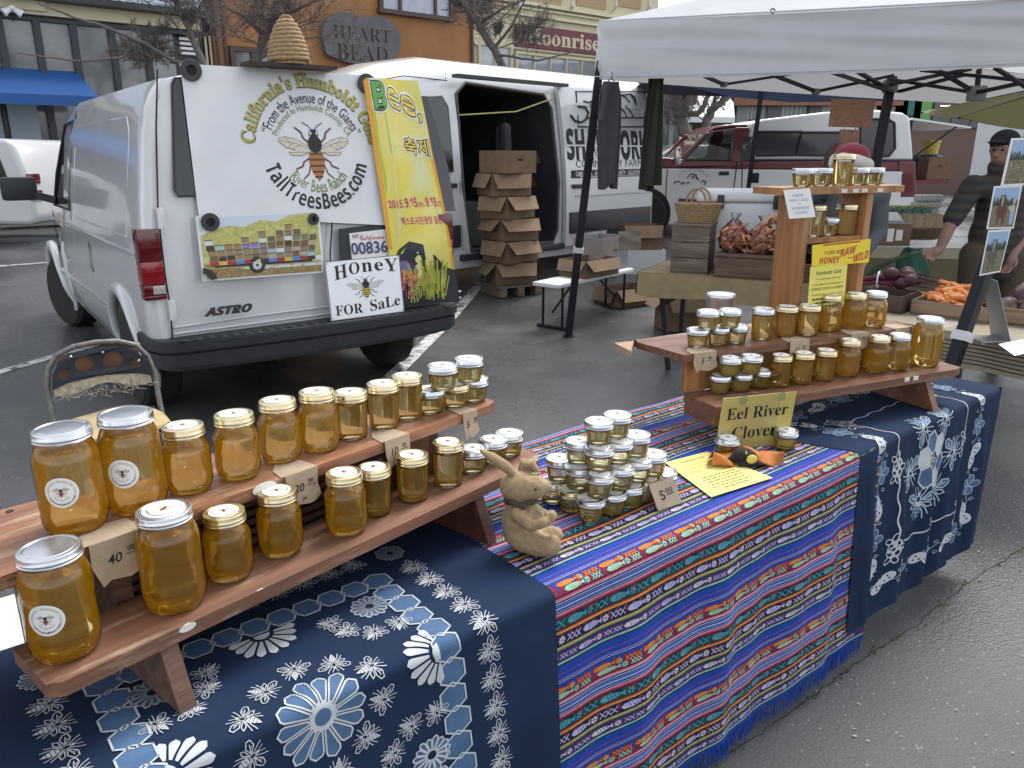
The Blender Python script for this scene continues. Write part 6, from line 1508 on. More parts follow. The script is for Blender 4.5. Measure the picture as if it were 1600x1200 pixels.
b.build('roof_sheet', nvy, bt); f_ = dep(1190, 150, YB); MB().bar((f_.x - .12, YB, gz(3, YB)), (f_.x, YB, f_.z + .2), .045, .045).build('pole', blk, bt)
p = dep(1179, 278, YB - .03); MB().box(p, (.09, .08, .12), bev=.01).build('clamp', blk, bt)
# olive umbrella
um = thing('market_umbrella', 'olive market umbrella tilted at the far side of the stalls', 'umbrella', dep(1640, 230, 8.2)); um.rotation_euler = (.15, .1, .3)
b = MB(); n = 8; rr, hh = 1.25, .48
for k in range(n):
    a0, a1 = 2 * PI * k / n, 2 * PI * (k + 1) / n
    b.grid(lambda u, v: (rr * v * ((1 - u) * math.cos(a0) + u * math.cos(a1)), rr * v * ((1 - u) * math.sin(a0) + u * math.sin(a1)), .15 + hh * (1 - v) - .03 * math.sin(PI * u) * v), 6, 6)
b.build('canopy', M('olive_canvas', (.15, .14, .05), .8), um); b = MB()
for k in range(n): b.tube([(0, 0, .15 + hh), (rr * math.cos(2 * PI * k / n), rr * math.sin(2 * PI * k / n), .14)], .01)
b.build('ribs', blk, um); MB().tube([(0, 0, .7), (0, 0, -1.5)], .025).build('pole', wood_or, um)

# ------------------------------------------------------------------ cardboard boxes and bench
def carton(loc, rz, sz, label, group='cardboard produce boxes', flaps=(1, 1, 1, 1), tilt=(0, 0), mat=None, holes=True, seed=0, fl=.7):
    w_, d_, h_ = sz; t = thing('cardboard_box', label, 'box', loc, rz, group); t.rotation_euler = (*tilt, rz); mt = mat or cardb; th = .006; r_ = random.Random(seed)
    b = MB(); b.box((0, 0, .004), (w_, d_, .008))
    for s in (-1, 1): b.box((s * (w_ / 2 - th / 2), 0, h_ / 2), (th, d_, h_)); b.box((0, s * (d_ / 2 - th / 2), h_ / 2), (w_ - 2 * th, th, h_))
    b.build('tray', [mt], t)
    for k, (ax, s) in enumerate(((0, -1), (1, -1), (0, 1), (1, 1))):
        if not flaps[k]: continue
        L = (d_ if ax == 0 else w_); q = min(h_ * fl, .16); an = r_.uniform(.35, .75)
        def fn(u, v, o=0):
            wd_ = L * (1 - .16 * v * (1 if True else 0)) / 2
            out = q * v * math.sin(an) + o; dn = -q * v * math.cos(an); x = (2 * u - 1) * wd_
            base = (w_ if ax == 0 else d_) / 2
            return (s * (base + out), x, h_ + dn) if ax == 0 else (x, s * (base + out), h_ + dn)
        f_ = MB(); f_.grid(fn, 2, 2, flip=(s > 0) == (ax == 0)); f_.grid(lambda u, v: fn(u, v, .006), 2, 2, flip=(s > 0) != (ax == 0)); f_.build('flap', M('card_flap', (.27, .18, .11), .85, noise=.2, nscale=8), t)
    if holes:
        for s in (-1, 1):
            q = MB(); q.prism([(.045 * math.cos(a), h_ * .6 + .014 * math.sin(a)) for a in [i * PI / 6 for i in range(12)]], 0, .001, X=Matrix.Translation((0, s * (d_ / 2 + (.001 if s > 0 else 0)), 0)) @ XZ); q.build('hand_hole', seam, t)
    return t
base = at(798, 466, 0); z = gz(base.x, base.y)
pl = thing('pallet_blocks', 'low wooden pallet under the tall stack of cardboard boxes', 'pallet', (base.x, base.y, z), .5)
for x in (-.22, 0, .22): MB().box((x, 0, .05), (.08, .5, .1)).build('runner', wood_gr, pl)
MB().box((0, 0, .112), (.56, .5, .02)).build('deck', wood_gr, pl)
z += .124
for i in range(6):
    hb = .235; carton((base.x + RN.uniform(-.045, .045) - .03 * (i == 4), base.y + RN.uniform(-.02, .02), z), .62 + (-.3, .14, -.12, .24, -.16, .1)[i], (.47, .40, hb), ['lowest cardboard box of the tall stack before the open van', 'second cardboard box up in the tall stack before the open van', 'third cardboard box up in the tall stack before the open van', 'fourth cardboard box up in the tall stack before the open van', 'fifth cardboard box up in the tall stack, under the top one', 'top cardboard box of the tall stack before the open van'][i], seed=i, flaps=(1, 1, 1, 1) if i < 5 else (0, 0, 1, 0)); z += hb + .003
BZ = .45
bq = [at(832, 437, BZ), at(866, 446, BZ)]; bl_ = (at(925, 433, BZ) - bq[1]).normalized(); bw = (bq[0] - bq[1]); bw_n = bw.normalized(); L_ = 1.35
bn = thing('folding_bench', 'white plastic folding bench carrying cardboard boxes', 'bench', bq[1] + bl_ * L_ / 2 + bw_n * .15 - Vector((0, 0, BZ)), math.atan2(bl_.y, bl_.x))
MB().box((0, 0, BZ - .02), (L_, .3, .04), bev=.015).build('bench_top', MATS['white_plastic'], bn)
for s in (-1, 1):
    for y in (-.11, .11): MB().tube([(s * (L_ / 2 - .12), y, BZ - .04), (s * (L_ / 2 - .12), y, .03)], .013).build('leg', blk, bn)
    MB().box((s * (L_ / 2 - .12), 0, .02), (.04, .34, .03), bev=.006).build('foot_bar', blk, bn); MB().tube([(s * (L_ / 2 - .12), 0, .16), (s * .2, 0, BZ - .04)], .011).build('brace', blk, bn)
bpy.context.view_layer.update(); BM = bn.matrix_world; brz = bn.rotation_euler.z
carton(BM @ Vector((.02, -.02, BZ)), brz - .12, (.5, .34, .16), 'low open cardboard box with folded flaps on the white bench', seed=11)
carton(BM @ Vector((.45, .12, BZ)), brz - .05, (.46, .36, .33), 'tall blue-grey printed cardboard box at the back of the bench', seed=12, flaps=(0, 0, 0, 0), mat=M('printed_card', (.3, .24, .2), .8, col2=(.2, .24, .28), nscale=3))
c = BM @ Vector((.40, -.064, BZ + .36)); 
quadcard('sack_cloth', [dep(966, 362, 7.25), dep(1000, 360, 7.4), dep(1001, 391, 7.4), dep(967, 392, 7.25)], .004, [M('sacking', (.27, .24, .19), .9, noise=.2, nscale=40)], 'grey sacking draped over the tall box on the bench', 'cloth', None, wr=.01)
p = at(1015, 458, 0); carton((p.x, p.y + .9, .42 + .0), .1, (.5, .36, .3), 'open cardboard box behind the burlap table beside the bench', seed=13, flaps=(0, 1, 0, 1))
b = MB(); b.box((0, 0, .21), (.6, .42, .42)); o = b.build('produce_tote', M('white_tote', (.6, .61, .62), .5)); o.location = (p.x, p.y + .9, 0); tag(o, 'white tote standing under the open cardboard box by the burlap table', 'tote')
p = at(975, 478, 0); carton((p.x, p.y, .012), .5, (.5, .4, .2), 'wide cardboard box lying open on the ground under the bench', seed=14)
p = at(1068, 522, 0); carton((p.x, p.y + .2, .012), .2, (.38, .3, .34), 'battered cardboard box on the ground under the burlap table', seed=15)

# ------------------------------------------------------------------ stall tables and produce
burl = M('burlap', (.34, .26, .145), .95, noise=.2, nscale=12); weave(burl, 260, .35)
def cloth_table(name, A, B, depth, drop, mat, label, cl_label, amp=.012, over=0):
    d_ = B - A; d_.z = 0; L = d_.length; d_ = d_.normalized(); n_ = Vector((-d_.y, d_.x, 0)); mid = (A + B) / 2 + n_ * depth / 2
    t = thing('stall_table', label, 'table', (mid.x, mid.y, 0), math.atan2(d_.y, d_.x)); MB().box((0, 0, .72), (L, depth, .03)).build('tabletop', wood_gr, t)
    for sx_ in (-1, 1):
        for sy_ in (-1, 1): MB().bar((sx_ * (L / 2 - .12), sy_ * (depth / 2 - .08), .705), (sx_ * (L / 2 - .12 - .1 * (sy_ < 0)), sy_ * (depth / 2 - .08), 0.0), .035, .035).build('leg', blk, t)
        MB().bar((sx_ * (L / 2 - .16), -depth / 2 + .08, .5), (sx_ * (L / 2 - .5), -depth / 2 + .08, .7), .025, .025).build('brace', blk, t)
    b = MB(); x0, x1, y0, y1 = -L / 2 - .02, L / 2 + .02, -depth / 2 - .02, depth / 2
    b.grid(lambda u, v: (x0 + (x1 - x0) * u, y0 + (y1 - y0) * v, .7385), 20, 10)
    b.grid(lambda u, v: (x0 + (x1 - x0) * u, y0 - .008 - amp * v * (1 + math.sin(u * L * 19)), .7385 - drop * v * (1 + .06 * math.sin(u * 11))), 60, 8, flip=True)
    for s in (-1, 1): b.grid(lambda u, v: ((x0 if s < 0 else x1) + s * (.008 + amp * v * (1 + math.sin(u * 14))), y0 + (y1 - y0) * u, .7385 - drop * v), 30, 8, flip=s > 0)
    c_ = b.build('table_cover', mat); c_.location = t.location; c_.rotation_euler = t.rotation_euler; tag(c_, cl_label, 'tablecloth'); bpy.context.view_layer.update(); return t
C1 = at(1003, 424, .74); C2 = at(1182, 437, .74); C2 = C1 + (C2 - C1) * 1.45
t1 = cloth_table('t', C1, C2, .8, .17, burl, 'stall table under burlap carrying crates and carrot bags', 'tan burlap cover hanging over the crate table')
e1_ = (C2 - C1).normalized(); n1_ = Vector((-e1_.y, e1_.x, 0)); r1 = math.atan2(e1_.y, e1_.x); TT = .7395
def crate(name, loc, rz, sz, label, cat='crate', mat=None, slats=2, lid=False):
    w_, d_, h_ = sz; t = thing(name, label, cat, loc, rz); m_ = mat or wood_gr; th = .014
    b = MB(); b.box((0, 0, .008), (w_, d_, .016)); b.build('base', m_, t)
    sh_ = h_ / slats
    for k in range(slats):
        z_ = sh_ * (k + .5)
        b = MB()
        for s in (-1, 1): b.box((0, s * (d_ / 2 - th / 2), z_), (w_, th, sh_ - .004), bev=.003); b.box((s * (w_ / 2 - th / 2), 0, z_), (th, d_ - 2 * th - .002, sh_ - .004))
        b.build('board_ring', m_, t)
    if lid: MB().box((0, 0, h_ + .008), (w_ + .02, d_ + .02, .016), bev=.003).build('lid', m_, t)
    return t
p = C1 + e1_ * .32 + n1_ * .2; crate('wooden_crate', (p.x, p.y, TT), r1 + .1, (.27, .3, .34), 'tall closed weathered crate on the burlap table under the wicker basket', mat=wood_gr, slats=3, lid=True)
cr1 = p
p = C1 + e1_ * .8 + n1_ * .13; crate('wooden_crate', (p.x, p.y, TT), r1 + .03, (.52, .3, .15), 'low weathered crate on the burlap table carrying the bagged carrots', mat=woodmat('brown_crate', (.17, .11, .07), (.1, .06, .04), None, 3, .8), slats=1, lid=True); cr2 = p
# wicker basket
wick = M('wicker', (.36, .24, .12), .8, noise=.35, nscale=40); wickd = M('dark_wicker', (.15, .09, .05), .8, noise=.35, nscale=40)
def basket(loc, rz, rx, ry, h_, label, mat, handle=True, rows_=9):
    t = thing('wicker_basket', label, 'basket', loc, rz); b = MB(); n = 40
    for k in range(rows_):
        z = .008 + (h_ - .016) * k / (rows_ - 1); q = .78 + .22 * k / (rows_ - 1)
        b.tube([(rx * q * (1 + .018 * (1 if (j + k) % 2 else -1)) * math.cos(2 * PI * j / n), ry * q * (1 + .018 * (1 if (j + k) % 2 else -1)) * math.sin(2 * PI * j / n), z) for j in range(n)], h_ / rows_ * .55, n=6, closed=True)
    b.lathe([(0, .004), (.76, .004), (.97, h_ * .98)], 30, X=Matrix.Diagonal((rx * .97, ry * .97, 1, 1))); b.build('weave', mat, t)
    if handle:
        for y in (-ry * .55, ry * .55): MB().tube([(rx * .42 * math.cos(a), y, h_ + .1 * math.sin(a)) for a in [PI * i / 10 for i in range(11)]], .008).build('handle', mat, t)
    return t
basket((cr1.x + .02, cr1.y + .02, TT + .357), r1, .17, .12, .14, 'light wicker basket with two handles on the tall crate', wick)
# cooler
p = C1 + e1_ * .58 + n1_ * .6; cl_ = thing('ice_cooler', 'white plastic ice cooler standing behind the carrot bags', 'cooler', (p.x, p.y, TT), r1 + .35); cl_.location.z += 0
cw = M('cooler_white', (.66, .68, .7), .4)
MB().box((0, 0, .25), (.7, .36, .5), bev=.04, seg=3).build('tub', cw, cl_); MB().box((0, 0, .54), (.74, .40, .09), bev=.03, seg=3).build('lid', cw, cl_)
for x in (-.2, .2): MB().box((x, -.2, .5), (.05, .02, .1), bev=.005).build('latch', blkp, cl_)
# carrots
carr = M('carrot_orange', (.62, .2, .045), .55, noise=.25, nscale=25); carrp = M('carrot_bagged', (.62, .27, .16), .6, noise=.3, nscale=25)
def carrot_mesh(b, loc, yaw, pitch, L, r, X=None):
    M4 = Matrix.Translation(loc) @ Matrix.Rotation(yaw, 4, 'Z') @ Matrix.Rotation(pitch, 4, 'Y')
    b.tube([M4 @ Vector(q) for q in ((-.02 * L, 0, 0), (.03 * L, 0, 0), (.3 * L, .01 * L, 0), (.7 * L, -.01 * L, .004), (L, 0, 0))], [r * .35, r * .92, r, r * .62, r * .1], n=9)
def carrot_bag(loc, rx, ry, h_, label, seed):
    t = thing('carrot_bag', label, 'bag of carrots', loc, r1, 'clear bags of carrots'); r_ = random.Random(seed)
    for k in range(58):
        a = r_.uniform(0, 2 * PI); z = r_.uniform(.02, h_ * .86); q = math.sqrt(max(.05, 1 - (2 * z / h_ - .9) ** 2)) * r_.uniform(.5, .85)
        b = MB(); carrot_mesh(b, (rx * q * math.cos(a), ry * q * math.sin(a), z), r_.uniform(0, 6.3), r_.uniform(-.7, .7), r_.uniform(.05, .085), r_.uniform(.015, .021)); b.build('carrot', carrp, t)
    b = MB(); rw = random.Random(seed + 9); ph = [rw.uniform(0, 6) for _ in range(4)]
    b.lathe([(rx * .6, .002), (rx * .95, .03), (rx * 1.08, h_ * .4), (rx * .95, h_ * .72), (rx * .45, h_ * .95), (rx * .16, h_ * 1.06), (rx * .4, h_ * 1.25)], 28, wob=lambda i, j: rx * .09 * math.sin(j * 1.35 + i * 2.1 + ph[0]), X=Matrix.Diagonal((1, ry / rx, 1, 1))); b.build('film', thin_glass('bag_film', (.93, .93, .93), .12, 1.35, 1.3), t)
for i, (x, y, h_) in enumerate(((-.17, -.02, .22), (.03, -.03, .21), (.19, .05, .22))):
    q = cr2 + e1_ * x + n1_ * y; carrot_bag((q.x, q.y, TT + .168), .095, .09, h_, ['clear bag of carrots on the low crate nearest the tall crate', 'middle clear bag of carrots on the low crate', 'clear bag of carrots on the low crate nearest the wooden tower'][i], i + 3)
# leafy greens and dark basket next to the tower
def leaves(name, loc, rz, n, spread, size, mats, label, cat, seed, up=.6, group=None):
    t = thing(name, label, cat, loc, rz, group); r_ = random.Random(seed)
    for mi, m_ in enumerate(mats):
        b = MB()
        for k in range(n):
            a = r_.uniform(0, 2 * PI); L = size * r_.uniform(.6, 1.2); el = r_.uniform(.1, 1.3) * up; wd = L * r_.uniform(.25, .4)
            o_ = Vector((r_.uniform(-spread, spread), r_.uniform(-spread, spread), r_.uniform(0, spread * .8))); dv = Vector((math.cos(a) * math.cos(el), math.sin(a) * math.cos(el), math.sin(el))); sd = Vector((-math.sin(a), math.cos(a), 0)); nv = dv.cross(sd)
            b.grid(lambda u, v: o_ + dv * L * v * (1 - .15 * v) + sd * wd * (u - .5) * 2 * math.sin(PI * (.12 + .8 * v)) + nv * (.12 * L * math.sin(u * 9 + v * 7) * v + .25 * L * v * v * -1), 4, 5)
        b.build('foliage', m_, t)
    return t
lf_p = M('purple_leaf', (.022, .01, .028), .5, noise=.4, nscale=20); lf_g = M('green_leaf', (.04, .1, .025), .5, noise=.4, nscale=20); lf_d = M('dark_green_leaf', (.025, .055, .03), .5, noise=.4, nscale=20)
q = C1 + e1_ * 1.15 + n1_ * .16; basket((q.x, q.y, TT), r1, .2, .16, .13, 'dark twig basket of purple kale beside the wooden tower', wickd, False)
leaves('kale_bunch', (q.x, q.y, TT + .1), 0, 46, .12, .13, [lf_p, lf_d], 'heap of purple kale leaves in the dark twig basket', 'kale', 2)
q = C1 + e1_ * 1.22 + n1_ * .42; leaves('chard_bunch', (q.x, q.y, TT + .02), 0, 40, .1, .22, [lf_g, lf_d], 'bunch of tall green leaves beside the wooden tower post', 'greens', 4, 1.0)
# tins behind the small jars
p = at(1120, 524, UZ); tn = thing('tin_canister', 'two stacked silver tin canisters behind the small jars on the far stand', 'canister', (p.x + .02, p.y + .06, UZ - .004))
alu = M('spun_aluminium', (.62, .62, .62), .35, metal=.9)
for k in range(2): MB().lathe([(.044, 0), (.046, .003), (.046, .05), (.0475, .052), (.0475, .063), (.045, .066), (0, .066)], 36, X=Matrix.Translation((0, 0, k * .0665))).build('tin', alu, tn)

# striped table with carrots, beets and rutabagas
stm = M('striped_linen', (.33, .28, .2), .9, noise=.12, nscale=20)
D1_ = at(1470, 513, .74); D2_ = at(1567, 530, .74); ed = (D2_ - D1_).normalized(); D1_ = D1_ - ed * .35; D2_ = D1_ + ed * 1.75
t2 = cloth_table('t', D1_, D2_, .85, .17, stm, 'stall table under a striped cloth carrying carrots and rutabagas', 'beige cloth with brown and white stripes over the carrot table')
nd = Vector((-ed.y, ed.x, 0)); r2 = math.atan2(ed.y, ed.x)
cv = [o for o in bpy.data.objects if o.name.startswith('table_cover')][-1]
b = MB(); Ls = 1.79; sc_br = M('stripe_brown', (.06, .04, .035), .9); sc_wh = M('stripe_white', (.6, .57, .52), .9)
for k in range(6): 
    z = .70 - k * .019; b.grid(lambda u, v: (-Ls / 2 + Ls * u, -.425 - .032 - .012 * (.74 - z) / .17 * (1 + math.sin(u * 1.75 * 19)) , z - .006 * v), 60, 1, flip=True)
for x in (.1, .62, -.6):
    for j in range(4):
        b.grid(lambda u, v: (x + j * .022 + .009 * u, -.425 - .0335 - .012 * v * (1 + math.sin((.5 + (x + j * .022) / 1.79) * 1.75 * 19)), .735 - .16 * v), 1, 8, 1, flip=True)
        b.grid(lambda u, v: (x + j * .022 + .009 * u, -.44 + .6 * v, .7395), 1, 2, 1)
for x in (-.3, .42, .85): b.add([(x + .016 * math.cos(i * PI / 5) * (1 if i % 2 else .6), -.4585, .715 + .016 * math.sin(i * PI / 5) * (1 if i % 2 else .6)) for i in range(10)], [tuple(range(10))], 1)
b.build('printed_stripes', [sc_br, sc_wh], cv)
K1, K2 = at(1421, 491, TT), at(1541, 507, TT); kd = (K2 - K1).normalized(); kn = Vector((-kd.y, kd.x, 0)); kl = (K2 - K1).length; rk = math.atan2(kd.y, kd.x); kc = (K1 + K2) / 2 + kn * .2
pale_w = woodmat('pale_crate', (.27, .19, .12), (.17, .12, .08), None, 3, .8)
crate('carrot_crate', (kc.x, kc.y, TT), rk, (kl, .4, .085), 'shallow wooden crate heaped with orange carrots on the striped table', mat=pale_w, slats=1)
RC = random.Random(21); proto = None
for k in range(96):
    x = RC.uniform(-kl / 2 + .09, kl / 2 - .09); y = RC.uniform(-.155, .155); z = .06 + RC.uniform(0, .07) * (1 - (y / .2) ** 2 * .5) + .02 * (y + .15) / .3
    b = None
    if proto is None:
        b = MB(); carrot_mesh(b, (-.07, 0, 0), 0, 0, .15, .021); proto = b.build('carrot', carr); o = proto
        tag(o, 'loose orange carrot heaped in the shallow crate on the striped table', 'carrot', 'loose carrots in the crate')
    else: o = proto.copy(); COL.objects.link(o)
    pw = kc + kd * x + kn * y; o.location = (pw.x, pw.y, TT + z); o.rotation_euler = (0, RC.uniform(-.3, .35), rk + RC.choice([.1, -.2, 2.9, 1.2, -1.1]) + RC.uniform(-.4, .4)); s_ = RC.uniform(.75, 1.15); o.scale = (s_, s_ * RC.uniform(.9, 1.15), s_ * .95)
# beets
q = K1 - kd * .16 + kn * .1; crate('beet_crate', (q.x, q.y, TT), rk, (.26, .3, .1), 'dark wooden crate of beets at the end of the striped table', mat=woodmat('dark_crate', (.1, .06, .04), (.06, .035, .025), None, 3, .7), slats=1)
beet = M('beet_skin', (.055, .008, .02), .5, noise=.4, nscale=15)
bu = thing('beet_bunch', 'bunch of dark red beets with stems tied by a white band', 'beets', (q.x, q.y, TT + .1), rk + .2)
RC = random.Random(5)
for k in range(7):
    c = (RC.uniform(.0, .12), RC.uniform(-.09, .09), .045 + RC.uniform(0, .07)); b = MB(); b.ell(c, (.042, .036, .036), 0, 16, 12); b.tube([(c[0] + .03, c[1], c[2]), (c[0] + .09, c[1] + RC.uniform(-.02, .02), c[2] - .01), (c[0] + .16, c[1] + RC.uniform(-.03, .03), c[2] - .02)], [.012, .005, .0015], n=6); b.build('beet', beet, bu)
b = MB()
for k in range(26): y = RC.uniform(-.05, .05); z = RC.uniform(.02, .1); b.tube([(.02, y, z), (-.06, y * .5, z * .6 + .02), (-.16, y * 1.2, z * .5 + .01)], .0045, n=5)
b.build('stems', M('beet_stem', (.12, .012, .04), .5), bu); MB().tube([(-.06, .04 * math.cos(a), .055 + .045 * math.sin(a)) for a in [2 * PI * i / 16 for i in range(16)]], .005, closed=True).build('tie', paper, bu)
q2 = at(1376, 452, TT); lk = thing('leek_bunch', 'bunch of leeks with long blue-green leaves behind the beets', 'leeks', (q2.x, q2.y, TT + .05), rk)
for k in range(9):
    b = MB(); y0 = -.06 + .015 * k; b.grid(lambda u, v: (-.1 + .28 * v, y0 + (u - .5) * .03 * (1 - .4 * v) + .04 * (k - 4) / 4 * v, .03 + .26 * v * (1 - .35 * v) - .012 * math.cos((u - .5) * 5)), 4, 8); b.build('leaf', M('leek_leaf', (.05, .1, .06), .5, col2=(.14, .2, .12), nscale=6), lk)
# green bag, metal sign holder, rutabagas, papers
gb = at(1462, 450, TT); gg = thing('green_bag', 'dark green cloth bag held by the man behind the carrots', 'bag', (gb.x + .05, gb.y + .45, TT - .02), rk + .3)
b = MB(); b.grid(lambda u, v: (.11 * math.cos(2 * PI * u) * (1 - .55 * v ** 2) + .012 * math.sin(u * 25 + v * 5), .07 * math.sin(2 * PI * u) * (1 - .5 * v), .02 + .2 * v + .01 * math.sin(u * 19)), 40, 12); b.build('sack', M('green_cloth', (.008, .06, .035), .7), gg)
p1, p2 = at(1545, 538, TT), at(1572, 536, TT); st_ = M('sheet_steel', (.32, .32, .33), .38, metal=.85)
sh = thing('sign_holder', 'bent sheet steel sign holder standing before the carrots', 'sign holder', (0, 0, 0)); hv = Vector((0, 0, .27)) - kd * .075
q0 = at(1548, 524, TT); q1_ = at(1572, 532, TT); b = MB(); b.prism([(0, 0), (.13, 0), (.13, .002), (0, .002)], 0, 0.001) if False else None
def steel_fn(a, c, d, e): b.add([a, c, d, e, *(v + kn * .002 + Vector((0, 0, .002)) for v in (a, c, d, e))], [(0, 1, 2, 3), (7, 6, 5, 4), (0, 4, 5, 1), (1, 5, 6, 2), (2, 6, 7, 3), (3, 7, 4, 0)])
ax_ = (q1_ - q0).normalized(); steel_fn(q0, q0 + ax_ * .14, q0 + ax_ * .10 + hv, q0 - ax_ * .005 + hv * 1.02); b.build('upright', st_, sh)
b = MB(); steel_fn(q0 + Vector((0, 0, .001)), q0 + ax_ * .14 + Vector((0, 0, .001)), q0 + ax_ * .14 - kn * .10 - kd * .08 + Vector((0, 0, .001)), q0 - kn * .10 - kd * .08 + Vector((0, 0, .001))); b.build('base', st_, sh)
q = at(1605, 512, TT) + kn * .16; crate('rutabaga_crate', (q.x, q.y, TT), rk, (.36, .34, .09), 'wooden crate of purple rutabagas at the end of the carrot table', mat=pale_w, slats=1)
ruta = M('rutabaga_skin', (.07, .035, .05), .55, col2=(.34, .26, .12), nscale=6, lo=.45, hi=.62); RC = random.Random(8); pr_ = None
for k in range(10):
    if pr_ is None:
        pr_ = thing('rutabaga', 'purple and cream rutabaga heaped in the crate by the steel sign holder', 'rutabaga', group='rutabagas in the crate'); MB().lathe([(0, -.055), (.03, -.048), (.052, -.015), (.054, .012), (.04, .042), (.018, .054)], 24).build('root', ruta, pr_); MB().lathe([(.02, .05), (.019, .058), (0, .06)], 16).build('cut_top', M('rutabaga_cut', (.55, .48, .3), .7), pr_); o = pr_
    else: o = copy_tree(pr_)
    x, y = ((-.12, -.1), (-.02, -.1), (.09, -.1), (-.12, .0), (-.01, .01), (.1, 0), (-.06, -.05), (.05, -.05), (-.02, .08), (.1, .09))[k]; pw = q + kd * x + kn * y; o.location = (pw.x, pw.y, TT + (.075 if k < 6 else .145)); o.rotation_euler = (RC.uniform(.3, 1.4), RC.uniform(-.6, .6), RC.uniform(0, 6)); o.scale = (RC.uniform(.85, 1.1),) * 3
c = [at(1560, 538, TT + .002), at(1640, 522, TT + .002), at(1660, 540, TT + .002), at(1585, 556, TT + .002)]
quadcard('paper_sheet', c, .001, [paper], 'white printed paper lying at the edge of the carrot table', 'paper', None)

# back table
E1_, E2_ = at(1355, 402, .74), at(1500, 404, .74); e3 = (E2_ - E1_).normalized(); E1_ = E1_ - e3 * .2; E2_ = E1_ + e3 * 2.4
t3 = cloth_table('t', E1_, E2_, .8, .3, M('tan_cloth', (.2, .165, .1), .9), 'back stall table under a tan cloth with boxes and berry baskets', 'tan cloth over the back table by the pickup')
n3 = Vector((-e3.y, e3.x, 0)); r3 = math.atan2(e3.y, e3.x); B3 = lambda px, py, dy=0: at(px, py, TT) + n3 * dy
q = B3(1393, 384, .12); bx = carton((q.x, q.y, TT), r3 + .05, (.32, .24, .2), 'brown box carrying the scale with paper notices taped to it', flaps=(0, 0, 0, 0), holes=False); MB().box((0, 0, .2), (.32, .24, .006)).build('lid', cardb, bx)
for k, x in enumerate((-.03, .05)): MB().box((x, -.1225, .1), (.06, .002, .12 - .02 * k)).build('notice', paper, bx)
scl = thing('kitchen_scale', 'small grey weighing scale on the brown box', 'scale', (q.x, q.y, TT + .204), r3); MB().prism([(-.09, 0), (.09, 0), (.09, .03), (-.09, .03)], -.1, .1, X=YZ if False else XZ).build('base', M('scale_grey', (.3, .31, .32), .4), scl)
b = MB(); b.add([(-.1, -.1, .03), (.08, -.1, .03), (.06, .02, .1), (-.09, .02, .1)], [(0, 1, 2, 3)]); b.add([(-.1, .1, .03), (.08, .1, .03), (.06, .02, .1), (-.09, .02, .1)], [(3, 2, 1, 0)]); b.build('display', M('scale_pale', (.45, .47, .48), .3), scl)
q = B3(1440, 376, .2); basket((q.x, q.y, TT), r3, .28, .2, .12, 'wide dark wicker basket of brown paper bags on the back table', wickd, False)
RC = random.Random(3)
for k in range(5): c = q + e3 * (-.18 + .09 * k); o = MB(); o.grid(lambda u, v: (.06 * math.cos(2 * PI * u) * (1 - .2 * v) + .01 * math.sin(u * 30), .05 * math.sin(2 * PI * u), .02 + .2 * v), 24, 5); o = o.build('paper_bag', kraft); o.location = (c.x, c.y, TT + .03); o.rotation_euler = (.2, .1 * (k - 2), r3); tag(o, 'brown paper bag standing in the wide dark basket', 'bag', 'brown paper bags in the basket')
st = B3(1430, 372, .5); b = MB(); b.box((0, 0, .1), (.8, .3, .2), bev=.01); o = b.build('riser_box', wood_gr); o.location = (st.x, st.y, TT); o.rotation_euler.z = r3; tag(o, 'grey wooden riser under berry baskets and egg cartons', 'riser')
pb = M('pulp_green', (.06, .16, .13), .8); sprout = M('sprout', (.3, .34, .16), .7, noise=.5, nscale=60)
pr_ = None
for k in range(6):
    if pr_ is None:
        pr_ = thing('berry_basket', 'turquoise pulp berry basket filled with sprouts on the grey riser', 'basket', group='turquoise berry baskets'); b = MB(); b.prism([(-.045, -.045), (.045, -.045), (.045, .045), (-.045, .045)], 0, .07); b.build('pulp_tray', pb, pr_)
        b = MB(); [b.ell((RC.uniform(-.045, .045), RC.uniform(-.045, .045), .07 + RC.uniform(0, .03)), (.014, .012, .012), 0, 6, 4) for _ in range(36)]; b.build('filling', sprout, pr_); o = pr_
    else: o = copy_tree(pr_)
    c = st + e3 * (-.28 + .1 * k) + n3 * (-.09 if k % 2 else -.07); o.location = (c.x, c.y, TT + .2); o.rotation_euler.z = r3 + .1
pulp = M('egg_pulp', (.42, .42, .4), .9, noise=.1, nscale=30)
for k in range(3):
    b = MB(); b.box((0, 0, .035), (.3, .11, .07), bev=.02); [b.ell((-.12 + .048 * j, -.05, .02), (.022, .016, .02), 0, 8, 6) for j in range(6)]; o = b.build('egg_carton', pulp); c = st + e3 * (.25 + .02 * k) + n3 * .05; o.location = (c.x, c.y, TT + .2 + .072 * k); o.rotation_euler.z = r3 + .05 * k; tag(o, ['grey egg carton at the bottom of the stack on the riser', 'grey egg carton in the middle of the stack on the riser', 'grey egg carton on top of the stack on the riser'][k], 'egg carton', 'grey egg cartons')
# things in the pickup's bed, standing on its tailgate
TG = PG_ + .88; hb = dep(1452, 300, PY + .5); carton((hb.x, PY + .45, TG), .1, (.42, .3, .36), 'tan carton with a ribbon handle on the pickup tailgate', flaps=(0, 0, 0, 0))
b = MB(); b.lathe([(.11, 0), (.13, .2), (.14, .2), (.14, .23), (0, .235)], 28); o = b.build('plastic_tub', [M('tub_yellow', (.55, .42, .08), .5)]); c = dep(1450, 265, PY + .9); o.location = (c.x, PY + .9, TG + .40); tag(o, 'yellow-lidded plastic tub inside the open pickup bed', 'tub')
b = MB(); b.ell((0, 0, .2), (.3, .3, .22), 0, 14, 10, jit=.12, rnd=random.Random(2)); o = b.build('jacket_pile', M('denim', (.03, .045, .08), .9)); o.location = (c.x, PY + .95, TG); tag(o, 'dark blue jackets piled in the pickup bed under the tub', 'clothes')
